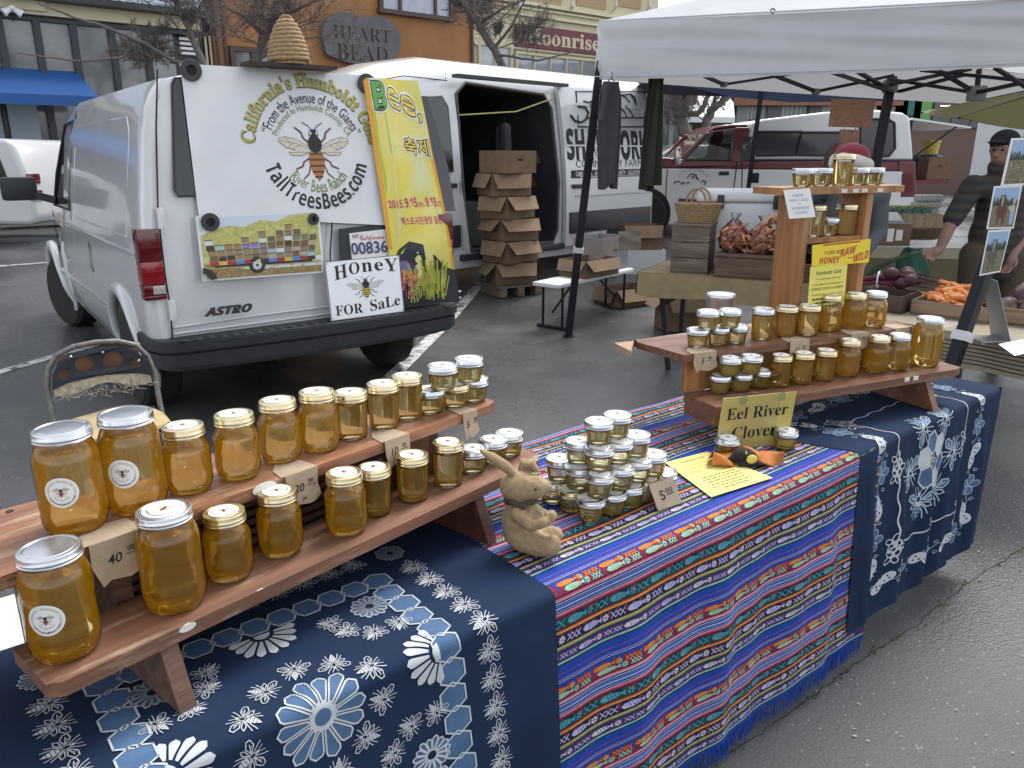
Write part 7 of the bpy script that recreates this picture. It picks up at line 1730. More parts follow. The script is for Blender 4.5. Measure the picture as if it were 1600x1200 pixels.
# ------------------------------------------------------------------ folding chair
seatc = at(180, 655, .45); CR = math.radians(36); DZ = -.045
ch = thing('folding_chair', 'worn grey metal folding chair with burlap seat between the van and the near stand', 'chair', (seatc.x, seatc.y, 0), CR)
ctube = M('worn_grey_tube', (.2, .19, .185), .5, metal=.5, col2=(.12, .11, .1), nscale=25); cplate = M('blue_black_plate', (.011, .014, .023), .42, noise=.2, nscale=20, spec=.35)
def back_y(z): return .16 + (z - .45) * .22
arc = [(-.215, .0), (-.215, .25), (-.222, .45), (-.222, .62), (-.205, .70), (-.165, .757), (-.09, .785), (0, .792), (.09, .785), (.165, .757), (.205, .70), (.222, .62), (.222, .45), (.215, .25), (.215, .0)]
MB().tube([(x, back_y(max(z, .2)) - (.12 if z < .1 else 0) - max(0, .45 - z) * .5, z + .008 + (DZ if z > .4 else 0)) for x, z in arc], .0125, n=12).build('back_frame', ctube, ch)
outer = [(-.207, .625), (-.195, .69), (-.16, .74), (-.09, .772), (0, .78), (.09, .772), (.16, .74), (.195, .69), (.207, .625), (.14, .645), (.0, .655), (-.14, .645)]
holes = [[(cx_ + rx * math.cos(a) + sk * math.sin(a) * .02, cz_ + rz_ * math.sin(a)) for a in [2 * PI * i / 14 for i in range(14)]] for cx_, cz_, rx, rz_, sk in ((-.06, .715, .043, .036, 0), (.055, .717, .043, .036, 0), (-.148, .685, .024, .024, 0), (.145, .688, .024, .024, 0))]
allp = [outer] + [h_[::-1] for h_ in holes]; flat = [p for q in allp for p in q]; tris_ = tessellate_polygon([[Vector((x, z, 0)) for x, z in q] for q in allp])
b = MB()
def p3(x, z, o): return (x, back_y(z) - .012 - .02 * (1 - (x / .21) ** 2) * 0 + .03 * (x / .21) ** 2 * -1 + .0 + o, z + DZ)
n = len(flat); b.add([p3(x, z, 0) for x, z in flat] + [p3(x, z, .006) for x, z in flat], [t_ for t_ in tris_] + [(a + n, c + n, d + n) for a, d, c in tris_])
k0 = 0
for q in allp:
    m_ = len(q); b.add([p3(x, z, 0) for x, z in q] + [p3(x, z, .006) for x, z in q], [(i, (i + 1) % m_, (i + 1) % m_ + m_, i + m_) for i in range(m_)])
b.build('backrest', cplate, ch, smooth=25)
b = MB(); b.grid(lambda u, v: (-.17 + .34 * u, back_y(.7) + .03 - .03 * (2 * u - 1) ** 2, .655 + DZ + .1 * v), 10, 4); b.grid(lambda u, v: (-.17 + .34 * u, back_y(.7) + .034 - .03 * (2 * u - 1) ** 2, .655 + DZ + .1 * v), 10, 4, flip=True); b.build('back_pad', M('brown_vinyl', (.24, .115, .06), .6, noise=.3, nscale=14), ch)
b = MB()
for x in (-.11, .02, .16): b.ell(p3(x, .755 if abs(x) < .12 else .70, -.003), (.006, .003, .006), 0, 8, 6)
b.build('rivet', chrome, ch)
fray = M('frayed_burlap', (.55, .49, .38), .95, noise=.4, nscale=50); RC = random.Random(6); b = MB()
b.grid(lambda u, v: (-.2 + .4 * u, back_y(.63) - .004 + .004 * math.sin(u * 60) - .02 * ((u - .5) * 2) ** 2, .65 + DZ - .012 * abs(2 * u - 1) - (.045 + .012 * math.sin(u * 9)) * v), 60, 3)
for k in range(45):
    x = RC.uniform(-.2, .2); z = .6 + DZ + RC.uniform(-.01, .02); b.tube([(x, back_y(.62) - .008, z), (x + RC.uniform(-.02, .03), back_y(.62) - .015, z - RC.uniform(.01, .03)), (x + RC.uniform(-.04, .06), back_y(.62) - .02 - RC.uniform(0, .02), z - RC.uniform(.015, .05))], .0011, n=4)
b.build('frayed_cover', fray, ch)
b = MB()
def seatf(u, v):
    a = 2 * PI * u; rx, ry = .225 * v, .215 * v
    x = rx * (abs(math.cos(a)) ** .75) * (1 if math.cos(a) >= 0 else -1); y = ry * (abs(math.sin(a)) ** .75) * (1 if math.sin(a) >= 0 else -1)
    return (x, y - .02, .452 + .006 * math.sin(x * 20) - (.03 if v > .98 else 0) - .015 * (x / .2) ** 2)
b.grid(seatf, 48, 12, flip=True); b.build('seat_cover', M('seat_burlap', (.5, .38, .2), .95, noise=.25, nscale=14, bump=.3, bscale=200), ch)
MB().box((0, -.02, .425), (.39, .38, .02), bev=.008).build('seat_pan', cplate, ch)
for s in (-1, 1):
    MB().tube([(s * .19, .2, .5), (s * .19, -.04, .3), (s * .19, .24, .008)] if False else [(s * .195, -.2, .42), (s * .195, .05, .2), (s * .195, .26, .01)], .0115).build('leg', ctube, ch)
MB().tube([(-.195, .22, .05), (.195, .22, .05)], .009).build('stretcher', ctube, ch)

# ------------------------------------------------------------------ burlap rabbit and toy bee
bur2 = weave(M('rabbit_burlap', (.5, .36, .2), .95, noise=.35, nscale=90), 150, .5)
p = at(822, 858, TZ + .008); rb = thing('burlap_rabbit', 'seated burlap rabbit toy with flopped ears leaning by the near stand', 'toy rabbit', p, 0)
RSH = [('e', (-.012, .01, .062), (.043, .04, .06)), ('e', (-.005, .01, .035), (.046, .045, .034)), ('t', [(-.005, -.01, .03), (.03, -.03, .026), (.05, -.045, .03)], [.03, .026, .021]), ('t', [(.0, .02, .03), (.04, .01, .028), (.062, .0, .034)], [.028, .024, .02]), ('e', (.056, -.048, .036), (.018, .016, .024)),
       ('e', (-.014, .005, .148), (.045, .038, .036)), ('t', [(-.01, .0, .15), (.02, -.01, .152), (.04, -.016, .156)], [.034, .026, .015]), ('t', [(-.012, .01, .11), (-.014, .005, .13)], [.03, .03]),
       ('t', [(.015, -.015, .1), (.04, -.03, .085), (.052, -.036, .098)], [.018, .016, .014]), ('t', [(-.02, -.03, .1), (.01, -.045, .08), (.035, -.05, .09)], [.016, .015, .013])]
blob('body', RSH, bur2, .0045, rb, 6)
for k, pts in enumerate(([(-.025, .0, .175), (-.045, -.01, .2), (-.075, -.012, .222), (-.098, -.008, .236)], [(-.01, .02, .178), (-.005, .02, .196), (.012, .01, .196), (.026, 0, .182)])):
    b = MB(); b.tube(pts, [.009, .012, .011, .003], n=10); o = b.build('ear', bur2, rb)
MB().tube([(.05 * math.cos(a) * .62 - .012, .043 * math.sin(a) * .8 + .005, .121 + .004 * math.sin(a * 5)) for a in [2 * PI * i / 26 for i in range(26)]], [.007 + .002 * math.sin(i * 2.3) for i in range(26)], closed=True).build('brown_ruff', M('ruff_brown', (.08, .05, .035), .95, bump=.5, bscale=200), rb)
b = MB(); b.tube([(.02, -.03, .118), (.035, -.045, .105), (.028, -.048, .09)], .0025); b.tube([(.02, -.03, .118), (.04, -.04, .112), (.05, -.046, .094)], .0025); b.build('raffia_bow', M('raffia', (.45, .36, .2), .8), rb)
b = MB(); b.ell((.018, -.04, .16), (.003, .003, .003), 0, 8, 6); b.build('eye', ink, rb)
p = at(1158, 722, TZ + .011); tb_ = thing('toy_bee', 'small orange-winged black toy bee lying on the yellow flyer', 'toy bee', p, A0 - .5)
org = M('orange_felt', (.6, .2, .04), .8, noise=.4, nscale=30)
for s, (x, y, rz_, L) in enumerate(((-.045, .0, .3, .055), (.062, -.005, -.25, .06), (.0, .03, 1.4, .035))):
    b = MB(); b.grid(lambda u, v: (L * (2 * u - 1), .036 * math.sin(PI * min(1, u * .9 + .08)) * (2 * v - 1), .012 * math.sin(u * 5 + v * 3) - .02 * (2 * v - 1) ** 2), 14, 8); b.grid(lambda u, v: (L * (2 * u - 1), .036 * math.sin(PI * min(1, u * .9 + .08)) * (2 * v - 1), .012 * math.sin(u * 5 + v * 3) - .02 * (2 * v - 1) ** 2 - .004), 14, 8, flip=True); o = b.build('wing', org, tb_); o.location = (x, y, .026 + .004 * (s == 1)); o.rotation_euler = (.3, .1, rz_)
blob('body', [('e', (.0, -.008, .024), (.034, .024, .02)), ('e', (.012, -.024, .022), (.021, .016, .018)), ('t', [(-.02, -.03, .006), (.04, -.036, .006)], [.006, .006]), ('t', [(-.02, -.01, .02), (-.045, -.012, .016)], [.013, .006])], M('black_felt', (.012, .012, .012), .9), .003, tb_, 3)
MB().ell((.012, -.036, .022), (.016, .008, .013), 0, 14, 10).build('yellow_face', M('bee_face_yellow', (.62, .5, .12), .8), tb_)
MB().tube([(.0, -.012 + .0195 * math.cos(a), .022 + .0175 * math.sin(a)) for a in [2 * PI * i / 18 for i in range(18)]], .0032, closed=True).build('yellow_band', yel2, tb_)
MB().tube([(.028, -.02, .032), (.03, -.03, .05), (.04, -.035, .055)], .0015).build('antenna', yel2, tb_)

# ------------------------------------------------------------------ people
skin_m = M('skin', (.36, .2, .14), .55, noise=.12, nscale=12); skin_d = M('darker_skin', (.26, .145, .1), .55, noise=.12, nscale=12)  # second skin tone is darker, used for the man
def hand(sh, w_, d_, up, k=1):
    """palm and five curled fingers at the wrist w_, pointing along d_"""
    d_ = Vector(d_).normalized(); u = Vector(up).normalized(); s = d_.cross(u).normalized(); w_ = Vector(w_)
    sh.append(('e', w_ + d_ * .045 * k, (.03 * k, .03 * k, .045 * k)))
    for i, (o_, L) in enumerate(((-.028, .07), (-.010, .08), (.009, .076), (.026, .06))):
        a = w_ + d_ * .075 * k + s * o_ * k; sh.append(('t', [a, a + d_ * L * .45 * k, a + d_ * L * .75 * k + u * .018 * k, a + d_ * L * .8 * k + u * .04 * k], [.0098 * k, .009 * k, .0085 * k, .007 * k]))
    a = w_ + d_ * .03 * k - s * .032 * k; sh.append(('t', [a, a + d_ * .03 * k - s * .02 * k + u * .012 * k, a + d_ * .055 * k - s * .018 * k + u * .03 * k], [.012 * k, .0105 * k, .008 * k]))
def head_shapes(c, f, k=1):
    """skull, jaw, nose, ears round centre c, facing f"""
    c = Vector(c); f = Vector(f).normalized(); up = Vector((0, 0, 1)); s = f.cross(up).normalized()
    return [('e', c, (.078 * k, .088 * k, .112 * k)), ('e', c + f * .025 - up * .05, (.06 * k, .062 * k, .062 * k)), ('t', [c + f * .088 + up * .012, c + f * .108 - up * .018], [.012, .016]), ('e', c + s * .08 - f * .005 - up * .01, (.014, .02, .03)), ('e', c - s * .08 - f * .005 - up * .01, (.014, .02, .03)), ('t', [c + f * .078 - up * .055 - s * .02, c + f * .084 - up * .055, c + f * .078 - up * .055 + s * .02], [.009, .011, .009])]
def eyes(c, f, parent):
    c = Vector(c); f = Vector(f).normalized(); s = f.cross(Vector((0, 0, 1))).normalized()
    for q in (-1, 1): MB().ell(c + f * .082 + s * .03 * q + Vector((0, 0, .012)), (.011, .011, .009), 0, 10, 8).build('eye', M('eye_dark', (.03, .02, .015), .3), parent)
# man behind the carrots
def mp(px, py, dy=0): return dep(px, py, 5.7 + dy)
mn = thing('person', 'man in black cap and dark plaid shirt holding a green bag behind the carrots', 'person', (0, 0, 0))
hc = mp(1568, 232, -.02); mf = Vector((-.75, -.55, -.25))
shR, shL = mp(1520, 291), mp(1618, 287, .1); elR, elL = mp(1489, 342, -.05), mp(1606, 352, .05); wrR, wrL = mp(1467, 392, -.12), mp(1583, 398, -.1)
hipR, hipL = mp(1525, 408, .02), mp(1580, 408, .1); kn_z = .5
sh = head_shapes(hc, mf, 1.02) + [('t', [hc - Vector((0, -.02, .08)), (shR + shL) / 2 + Vector((0, 0, .02))], [.055, .06])]
sh += [('t', [shR, elR, (elR + wrR) / 2, wrR], [.055, .045, .042, .03]), ('t', [shL, elL, (elL + wrL) / 2, wrL], [.055, .045, .042, .03]), ('t', [(shR + shL) / 2, (hipR + hipL) / 2], [.12, .13])]
hand(sh, wrR, (gg.location - wrR + Vector((0, 0, .15))), (-.3, -.9, 0)); hand(sh, wrL, Vector((-.35, -.2, -.9)), (-.8, -.5, 0))
for hp, s in ((hipR, -1), (hipL, 1)): sh.append(('t', [hp, Vector((hp.x + .02 * s, hp.y - .02, .5)), Vector((hp.x + .03 * s, hp.y + .02, .08))], [.075, .055, .04]))
blob('body', sh, skin_d, .0085, mn, 3); eyes(hc, mf, mn)
plaid = M('dark_plaid', (.035, .03, .03), .9, noise=.3, nscale=6, bump=1.0, bscale=9); nt, pnode = nodes_of(plaid)
tcn = nt.nodes.new('ShaderNodeTexCoord'); wv = nt.nodes.new('ShaderNodeTexWave'); wv.bands_direction = 'Z'; wv.inputs['Scale'].default_value = 5; nt.links.new(tcn.outputs['Object'], wv.inputs[0]); mxp = nt.nodes.new('ShaderNodeMix'); mxp.data_type = 'RGBA'; mxp.inputs[6].default_value = (.026, .024, .025, 1); mxp.inputs[7].default_value = (.055, .042, .036, 1); nt.links.new(wv.outputs['Fac'], mxp.inputs[0]); nt.links.new(mxp.outputs[2], pnode.inputs['Base Color'])
mid = (shR + shL) / 2; hm_ = (hipR + hipL) / 2
blob('shirt', [('t', [shR + Vector((.02, 0, -.01)), shL + Vector((-.02, 0, -.01))], [.085, .085]), ('t', [mid - Vector((0, 0, .08)), (mid + hm_) / 2, hm_ + Vector((0, 0, .0))], [.165, .165, .16]), ('e', mid * .35 + hm_ * .65 - Vector((.02, .02, 0)), (.19, .15, .22)), ('t', [shR, shR * .45 + elR * .55, elR], [.082, .074, .068]), ('t', [shL, shL * .45 + elL * .55, elL], [.082, .074, .068]), ('t', [mid + Vector((0, 0, .0)), hc - Vector((0, -.03, .13))], [.09, .068])], plaid, .012, mn, 4)
blob('trousers', [('t', [hipR + Vector((0, 0, .04)), hipL + Vector((0, 0, .04))], [.12, .12]), ('t', [hipR, Vector((hipR.x - .02, hipR.y - .02, .5)), Vector((hipR.x - .03, hipR.y + .02, .12))], [.115, .085, .075]), ('t', [hipL, Vector((hipL.x + .02, hipL.y - .02, .5)), Vector((hipL.x + .03, hipL.y + .02, .12))], [.115, .085, .075])], M('brown_canvas', (.09, .065, .042), .9, noise=.2, nscale=10), .014, mn, 3)
for hp, s in ((hipR, -.03), (hipL, .03)): blob('shoe', [('t', [Vector((hp.x + s, hp.y + .04, .05)), Vector((hp.x + s - .1, hp.y - .14, .04))], [.055, .045])], blkp, .01, mn, 2)
cb = MB(); fx = Vector((mf.x, mf.y, 0)).normalized()
capm = M('black_cap', (.008, .009, .012), .85)
blob('cap', [('e', hc + Vector((0, 0, .045)) - fx * .01, (.095, .1, .085)), ('t', [hc + fx * .07 + Vector((0, 0, .05)), hc + fx * .15 + Vector((0, 0, .03))], [.03, .014]), ('e', hc + fx * .12 + Vector((0, 0, .04)), (.06, .06, .012))], capm, .007, mn, 3)
blob('hair', [('e', hc - fx * .03 - Vector((0, 0, .02)), (.083, .085, .08))], M('dark_hair', (.02, .014, .01), .8), .008, mn, 2)
# woman in the santa hat, head bent, arm out over the crates
def wp(px, py, dy=0): return dep(px, py, 5.35 + dy)
wm = thing('person', 'person in red and white santa hat and grey sweatshirt behind the wooden tower', 'person', (0, 0, 0))
hw = wp(1330, 262, 0); wf = Vector((.15, -.8, -.6)); s1, s2 = wp(1262, 300, .15), wp(1372, 305, .1); e1w, e2w = wp(1240, 350, -.1), wp(1372, 362, .1); w1, w2 = wp(1212, 340, -.25), wp(1345, 400, -.1)
hp1, hp2 = Vector((s1.x + .1, s1.y + .25, .92)), Vector((s2.x - .1, s2.y + .25, .92)); mw = (s1 + s2) / 2
sh = head_shapes(hw, wf, .97) + [('t', [hw, mw], [.05, .055]), ('t', [s1, e1w, w1], [.048, .038, .026]), ('t', [s2, e2w, w2], [.048, .038, .026]), ('t', [mw, (hp1 + hp2) / 2], [.11, .12])]
hand(sh, w1, wp(1185, 345, -.35) - w1, (0, -.5, -.8), .95); hand(sh, w2, Vector((-.2, -.3, -.9)), (-.7, -.6, 0), .95)
for hp in (hp1, hp2): sh.append(('t', [hp, Vector((hp.x, hp.y, .48)), Vector((hp.x, hp.y + .03, .08))], [.075, .052, .04]))
blob('body', sh, skin_m, .0085, wm, 3); eyes(hw, wf, wm)
swt = M('grey_sweatshirt', (.10, .11, .125), .95, noise=.15, nscale=10, bump=.8, bscale=9)
blob('sweatshirt', [('t', [s1, s2], [.085, .085]), ('t', [mw - Vector((0, 0, .1)), (hp1 + hp2) / 2 + Vector((0, 0, .05))], [.165, .16]), ('t', [s1, e1w, e1w * .3 + w1 * .7], [.075, .062, .05]), ('t', [s2, e2w, w2 * .8 + e2w * .2], [.075, .064, .048]), ('t', [mw, mw * .6 + hw * .4], [.09, .075])], swt, .012, wm, 4)
blob('trousers', [('t', [hp1, hp2], [.12, .12])] + [('t', [hp, Vector((hp.x, hp.y, .48)), Vector((hp.x, hp.y + .03, .12))], [.11, .08, .07]) for hp in (hp1, hp2)], M('dark_jeans', (.02, .025, .04), .9), .014, wm, 3)
for hp in (hp1, hp2): blob('shoe', [('t', [Vector((hp.x, hp.y + .03, .05)), Vector((hp.x, hp.y - .14, .04))], [.05, .042])], blkp, .01, wm, 2)
blob('hat_brim', [('t', [wp(1305, 255, -.06), wp(1316, 249, -.13), wp(1338, 252, -.14), wp(1355, 258, -.08), wp(1352, 256, .1), wp(1330, 246, .16), wp(1306, 250, .1), wp(1305, 255, -.06)], [.045] * 8)], M('white_fleece', (.6, .58, .53), .95, bump=.6, bscale=120), .01, wm, 3)
blob('hat_crown', [('e', wp(1332, 244, .02), (.112, .11, .082)), ('t', [wp(1333, 238, .05), wp(1318, 236, .1)], [.065, .05])], M('santa_red', (.2, .01, .025), .85, sheen=.2), .01, wm, 3)
blob('hair', [('e', hw + Vector((0, .03, .01)), (.09, .09, .115)), ('t', [wp(1290, 278, .05), wp(1288, 310, -.02)], [.03, .025])], M('dark_hair', (.02, .014, .01), .8), .009, wm, 2)
# second person behind, long brown hair
def bp(px, py, dy=0): return dep(px, py, 6.0 + dy)
br = thing('person', 'person with long brown hair and dark jacket standing behind the santa hat', 'person', (0, 0, 0)); hb_ = bp(1306, 252); bf = Vector((.5, .8, 0)); sa, sb_ = bp(1272, 300, 0), bp(1350, 300, .1); mb_ = (sa + sb_) / 2
sh = head_shapes(hb_, bf, .95) + [('t', [hb_, mb_], [.05, .055]), ('t', [mb_, Vector((mb_.x, mb_.y, .9))], [.11, .12])]
ha, hbb = Vector((mb_.x - .09, mb_.y, .9)), Vector((mb_.x + .09, mb_.y, .9))
for hp in (ha, hbb): sh.append(('t', [hp, Vector((hp.x, hp.y, .48)), Vector((hp.x, hp.y + .02, .08))], [.075, .052, .04]))
for q, s in ((sa, -1), (sb_, 1)):
    el = q + Vector((.03 * s, .0, -.28)); wr = el + Vector((0, .06, -.24)); sh.append(('t', [q, el, wr], [.045, .036, .026])); hand(sh, wr, (0, .1, -1), (0, 1, 0), .95)
blob('body', sh, skin_m, .009, br, 3); eyes(hb_, bf, br)
jk = M('dark_jacket', (.03, .028, .03), .9)
blob('jacket', [('t', [sa, sb_], [.08, .08]), ('t', [mb_ - Vector((0, 0, .08)), Vector((mb_.x, mb_.y, .86))], [.155, .165])] + [('t', [q, q + Vector((.03 * s, 0, -.28)), q + Vector((.03 * s, .055, -.5))], [.07, .058, .045]) for q, s in ((sa, -1), (sb_, 1))], jk, .012, br, 4)
blob('trousers', [('t', [ha, hbb], [.12, .12])] + [('t', [hp, Vector((hp.x, hp.y, .48)), Vector((hp.x, hp.y + .02, .12))], [.11, .08, .07]) for hp in (ha, hbb)], MATS['dark_jeans'], .014, br, 3)
for hp in (ha, hbb): blob('shoe', [('t', [Vector((hp.x, hp.y - .03, .05)), Vector((hp.x, hp.y + .14, .04))], [.05, .042])], blkp, .01, br, 2)
blob('hair', [('e', hb_ - Vector((0, .03, -.02)), (.098, .1, .118)), ('t', [hb_ - Vector((.03, .06, .02)), hb_ - Vector((.05, .08, .2)), hb_ - Vector((.06, .07, .34))], [.085, .07, .04])], M('brown_hair', (.07, .032, .018), .6, noise=.3, nscale=25), .009, br, 3)

# ------------------------------------------------------------------ buildings along the street
FO = Vector((-10.9, 17.82, 0)); FA = math.radians(40); FU = Vector((math.cos(FA), math.sin(FA), 0)); FN = Vector((math.sin(FA), -math.cos(FA), 0))
FM = Matrix.Translation((FO.x, FO.y, .0)) @ Matrix.Rotation(FA, 4, 'Z'); FI = FM.inverted()
def fp(px, py, off=0):
    q = FI @ onpl(px, py, FO + FN * off, FN); return q.x, q.z
sw = MB(); sw.grid(lambda u, v: tuple(FM @ Vector((-20 + 60 * u, -2.5 + 2.7 * v, .36))), 30, 2); sw.grid(lambda u, v: tuple(FM @ Vector((-20 + 60 * u, -2.5, .2 + .16 * v))), 30, 1)
tag(sw.build('sidewalk', M('pavement_concrete', (.3, .3, .29), .8, noise=.15, nscale=2)), kind='structure')
def frect(b, x0, x1, z0, z1, y0, y1, mi=0): b.box(((x0 + x1) / 2, (y0 + y1) / 2, (z0 + z1) / 2), (x1 - x0, abs(y1 - y0), z1 - z0), mi)
def building(name, label):
    t = thing(name, label, 'building', FO, FA); return t
dk = M('charcoal_frame', (.032, .036, .045), .5); crm = M('cream_paint', (.62, .56, .38), .7, noise=.08, nscale=2); shopglass = M('sky_grey_glass', (.2, .21, .22), .08, spec=.9, col2=(.11, .115, .12), nscale=1.2); blue = M('awning_blue', (.012, .085, .30), .6, noise=.1, nscale=4)  # sky reflection is painted into the grey of the shop panes
s1_ = building('glass_shop', 'dark-framed shop with tall windows, cream fascia and blue awning beyond the van')
XL, XE = -14, fp(334, 60)[0]; z = lambda px, py: fp(px, py)[1]
zt = z(165, 30); zb2 = z(60, 105); zft, zfb = z(100, 6), z(100, 26)
b = MB(); frect(b, XL, XE, .3, 9.2, .25, 8); b.build('wall', dk, s1_)
b = MB(); frect(b, XL, fp(312, 40)[0], z(100, 8), z(100, 28), -.12, .24); frect(b, XL, fp(70, 20)[0], z(30, 16), z(30, 16) + .25, -.2, .2); b.build('fascia', crm, s1_)
b = MB(); frect(b, XL, fp(320, 20)[0], z(100, 8) + .002, z(100, 8) + .12, -.5, .2); b.build('canopy_edge', blkp, s1_)
b = MB(); b.add([(XL, -.5, z(100, 8) + .13), (fp(310, 20)[0], -.5, z(100, 8) + .13), (fp(310, 20)[0], .2, z(100, 8) + 1.4), (XL, .2, z(100, 8) + 1.4)], [(0, 1, 2, 3)]); b.build('glass_canopy', M('sky_glass', (.28, .34, .42), .05, spec=.9), s1_)
mull = [-60, -20, 3, 60, 116, 175, 228, 272]
for a, c in zip(mull, mull[1:]):
    x0, x1 = fp(a + 6, 60)[0], fp(c, 60)[0]; w_ = MB(); frect(w_, x0, x1, .6, z(60, 33), .10, .25); f_ = w_.build('window', shopglass, s1_)
    m_ = MB(); frect(m_, x0 - .14, x0, .5, z(60, 33), -.02, .24); m_.build('mullion', dk, f_)
b = MB(); frect(b, XL, fp(300, 80)[0], z(60, 33), z(60, 26), .0, .24); b.build('transom', dk, s1_)
for k in range(4): 
    l_ = MB(); x0 = fp(286, 80)[0]; frect(l_, x0, x0 + .45, z(298, 62 + k * 7.5), z(298, 62 + k * 7.5) + .06, .15, .25); l_.build('louvre', paper, s1_)
for k in (325, 332): q = MB(); x0 = fp(k, 70)[0]; q.tube([(x0, .15, .5), (x0, .15, z(k, 55))], .03); q.build('pale_pipe', crm, s1_)
aw0, aw1 = XL, fp(150, 130, 1.4)[0]; b = MB(); zA, zB, zC = fp(60, 108)[1], fp(60, 147, 1.4)[1], fp(60, 164, 1.4)[1]
b.grid(lambda u, v: (aw0 + (aw1 - aw0) * u, .1 - 1.5 * v, zA + (zB - zA) * v), 20, 3); b.grid(lambda u, v: (aw0 + (aw1 - aw0) * u, -1.4, zB + (zC - zB) * v), 20, 1); b.grid(lambda u, v: (aw1, .1 - 1.5 * v * u, zA + (zB - zA) * v * u - (zA - zC) * 0), 2, 2); b.build('awning', blue, s1_)
for px in (-20, 15, 38): q = MB(); x0 = fp(px, 200)[0]; frect(q, x0, x0 + .28, .35, zB, -.1, .1); q.build('column', M('column_blue_grey', (.25, .31, .36), .6), s1_)
fl_ = MB(); c = (fp(15, 18)[0], -.3, z(15, 15)); fl_.ell(c, (.07, .07, .06), 0, 10, 8); [fl_.lathe([(.03, 0), (.09, .2)], 12, X=Matrix.Translation(c) @ Matrix.Rotation(s * 1.0, 4, 'Y') @ Matrix.Rotation(PI, 4, 'X')) for s in (-1, 1)]; fl_.build('flood_light', paper, s1_)
# orange building with the heart sign
org_ = M('orange_stucco', (.37, .185, .075), .9, col2=(.3, .14, .055), nscale=1.1, bump=.1, bscale=40)
s2_ = building('orange_building', 'orange stucco building with a heart-shaped bead sign and brown-framed window')
XF = fp(739, 60)[0]; b = MB(); frect(b, XE + .02, XF, .3, 9.6, 0, 8); b.build('wall', org_, s2_)
brn = M('brown_trim', (.075, .045, .04), .6)
def window(t, x0, x1, z0, z1, frame_m, bars, name='window', mg=None, y=-.06, fw=.12):
    b = MB(); frect(b, x0, x1, z0, z1, y + .02, y + .05); f_ = b.build(name, mg or shopglass, t)
    q = MB(); frect(q, x0 - fw, x1 + fw, z1, z1 + fw, y - .06, .0); frect(q, x0 - fw, x0, z0, z1, y - .06, .0); frect(q, x1, x1 + fw, z0, z1, y - .06, .0)
    for c in bars: xx = x0 + (x1 - x0) * c; frect(q, xx - fw * .35, xx + fw * .35, z0, z1, y - .05, y + .019)
    q.build('frame', frame_m, f_); q = MB(); frect(q, x0 - fw * 1.4, x1 + fw * 1.4, z0 - fw, z0 - .002, y - .12, .0); q.build('sill', frame_m, f_); return f_
curt = M('window_curtain', (.45, .48, .55), .35, col2=(.3, .34, .42), nscale=4, stretch=(6, 1, .4), spec=.9)
window(s2_, fp(596, 10)[0], fp(700, 10)[0], z(650, 21), z(650, 21) + 1.5, brn, (.25, .78), mg=curt)
window(s2_, fp(366, 95)[0], fp(420, 95)[0], .9, z(390, 82), brn, (.5,), mg=shopglass)
q = MB(); x0 = fp(736, 60)[0]; q.tube([(x0, -.05, .4), (x0, -.05, 9.6)], .05); q.build('drainpipe', brn, s2_)
q = MB()
for px in (338, 350): x0 = fp(px, 60)[0]; q.tube([(x0, -.04, .4), (x0, -.04, 9.6)], .045)
q.build('drainpipes', brn, s2_)
HP = [(430, 340), (402, 230), (405, 160), (440, 105), (500, 80), (560, 80), (610, 95), (640, 118), (690, 103), (750, 100), (810, 120), (860, 165), (888, 220), (892, 270), (880, 320), (850, 365), (790, 390), (740, 405), (710, 425), (688, 450), (660, 420), (600, 400), (520, 380)]
hq = [fp(400 + x / 4, y / 4, .1) for x, y in HP]
if sum(hq[i][0] * hq[(i + 1) % len(hq)][1] - hq[(i + 1) % len(hq)][0] * hq[i][1] for i in range(len(hq))) < 0: hq = hq[::-1]
hs_ = thing('heart_sign', 'dark carved heart-shaped sign with heart bead lettering on the orange wall', 'sign', FO, FA)
b = MB(); b.prism(hq, -.22, -.08, X=XZ); o = b.build('board', M('weathered_iron', (.12, .12, .13), .6, noise=.3, nscale=4, bump=.2, bscale=8), hs_)
bm = bmesh.new(); bm.from_mesh(o.data); bmesh.ops.recalc_face_normals(bm, faces=bm.faces); bm.to_mesh(o.data); bm.free()
b = MB()
for txt, px0, px1, py0, py1 in (('HEART', 520, 610, 64, 42), ('BEAD', 526, 606, 96, 70)):
    (xa_, za_), (xb_, zb_), (_, zt_) = fp(px0, py0, .2), fp(px1, py0, .2), fp((px0 + px1) / 2, py1, .2); zz_ = fp((px0 + px1) / 2, py0, .2)[1]
    for off, y_, mi in ((.03, -.226, 0), (.0, -.231, 1)): b.text(txt, 1, mi, style='serif', fit=xb_ - xa_, ht=zt_ - zz_, off=off, ref=True, fn=lambda x, yy: ((xa_ + xb_) / 2 + x, y_, zz_ + yy))
b.build('lettering', [M('letter_edge', (.2, .19, .19), .6), M('letter_rust', (.035, .02, .018), .7)], hs_)
# cream building with the maroon sign
s3_ = building('cream_building', 'cream victorian building with panelled cornice and a maroon sign')
XG = fp(1016, 100)[0] + .3; b = MB(); frect(b, XF + .01, XG, .3, 9.6, 0, 8); b.build('wall', crm, s3_)
tanp = M('tan_panel', (.4, .29, .16), .7)
for a, c in ((745, 795), (815, 876), (900, 946), (962, 1000)):
    q = MB(); x0, x1 = fp(a, 5)[0], fp(c, 5)[0]; frect(q, x0, x1, z((a + c) / 2, 12), z((a + c) / 2, 12) + .8, -.04, 0); q.build('panel', tanp, s3_)
for px in (805, 886, 954, 1006):
    q = MB(); x0, zz_ = fp(px, 16); q.tube([(x0, -.02, zz_ - .1), (x0, -.25, zz_ + .1), (x0, -.2, zz_ + .4), (x0, -.35, zz_ + .75)], [.03, .07, .05, .07]); q.build('bracket', M('pale_bracket', (.6, .58, .5), .6), s3_)
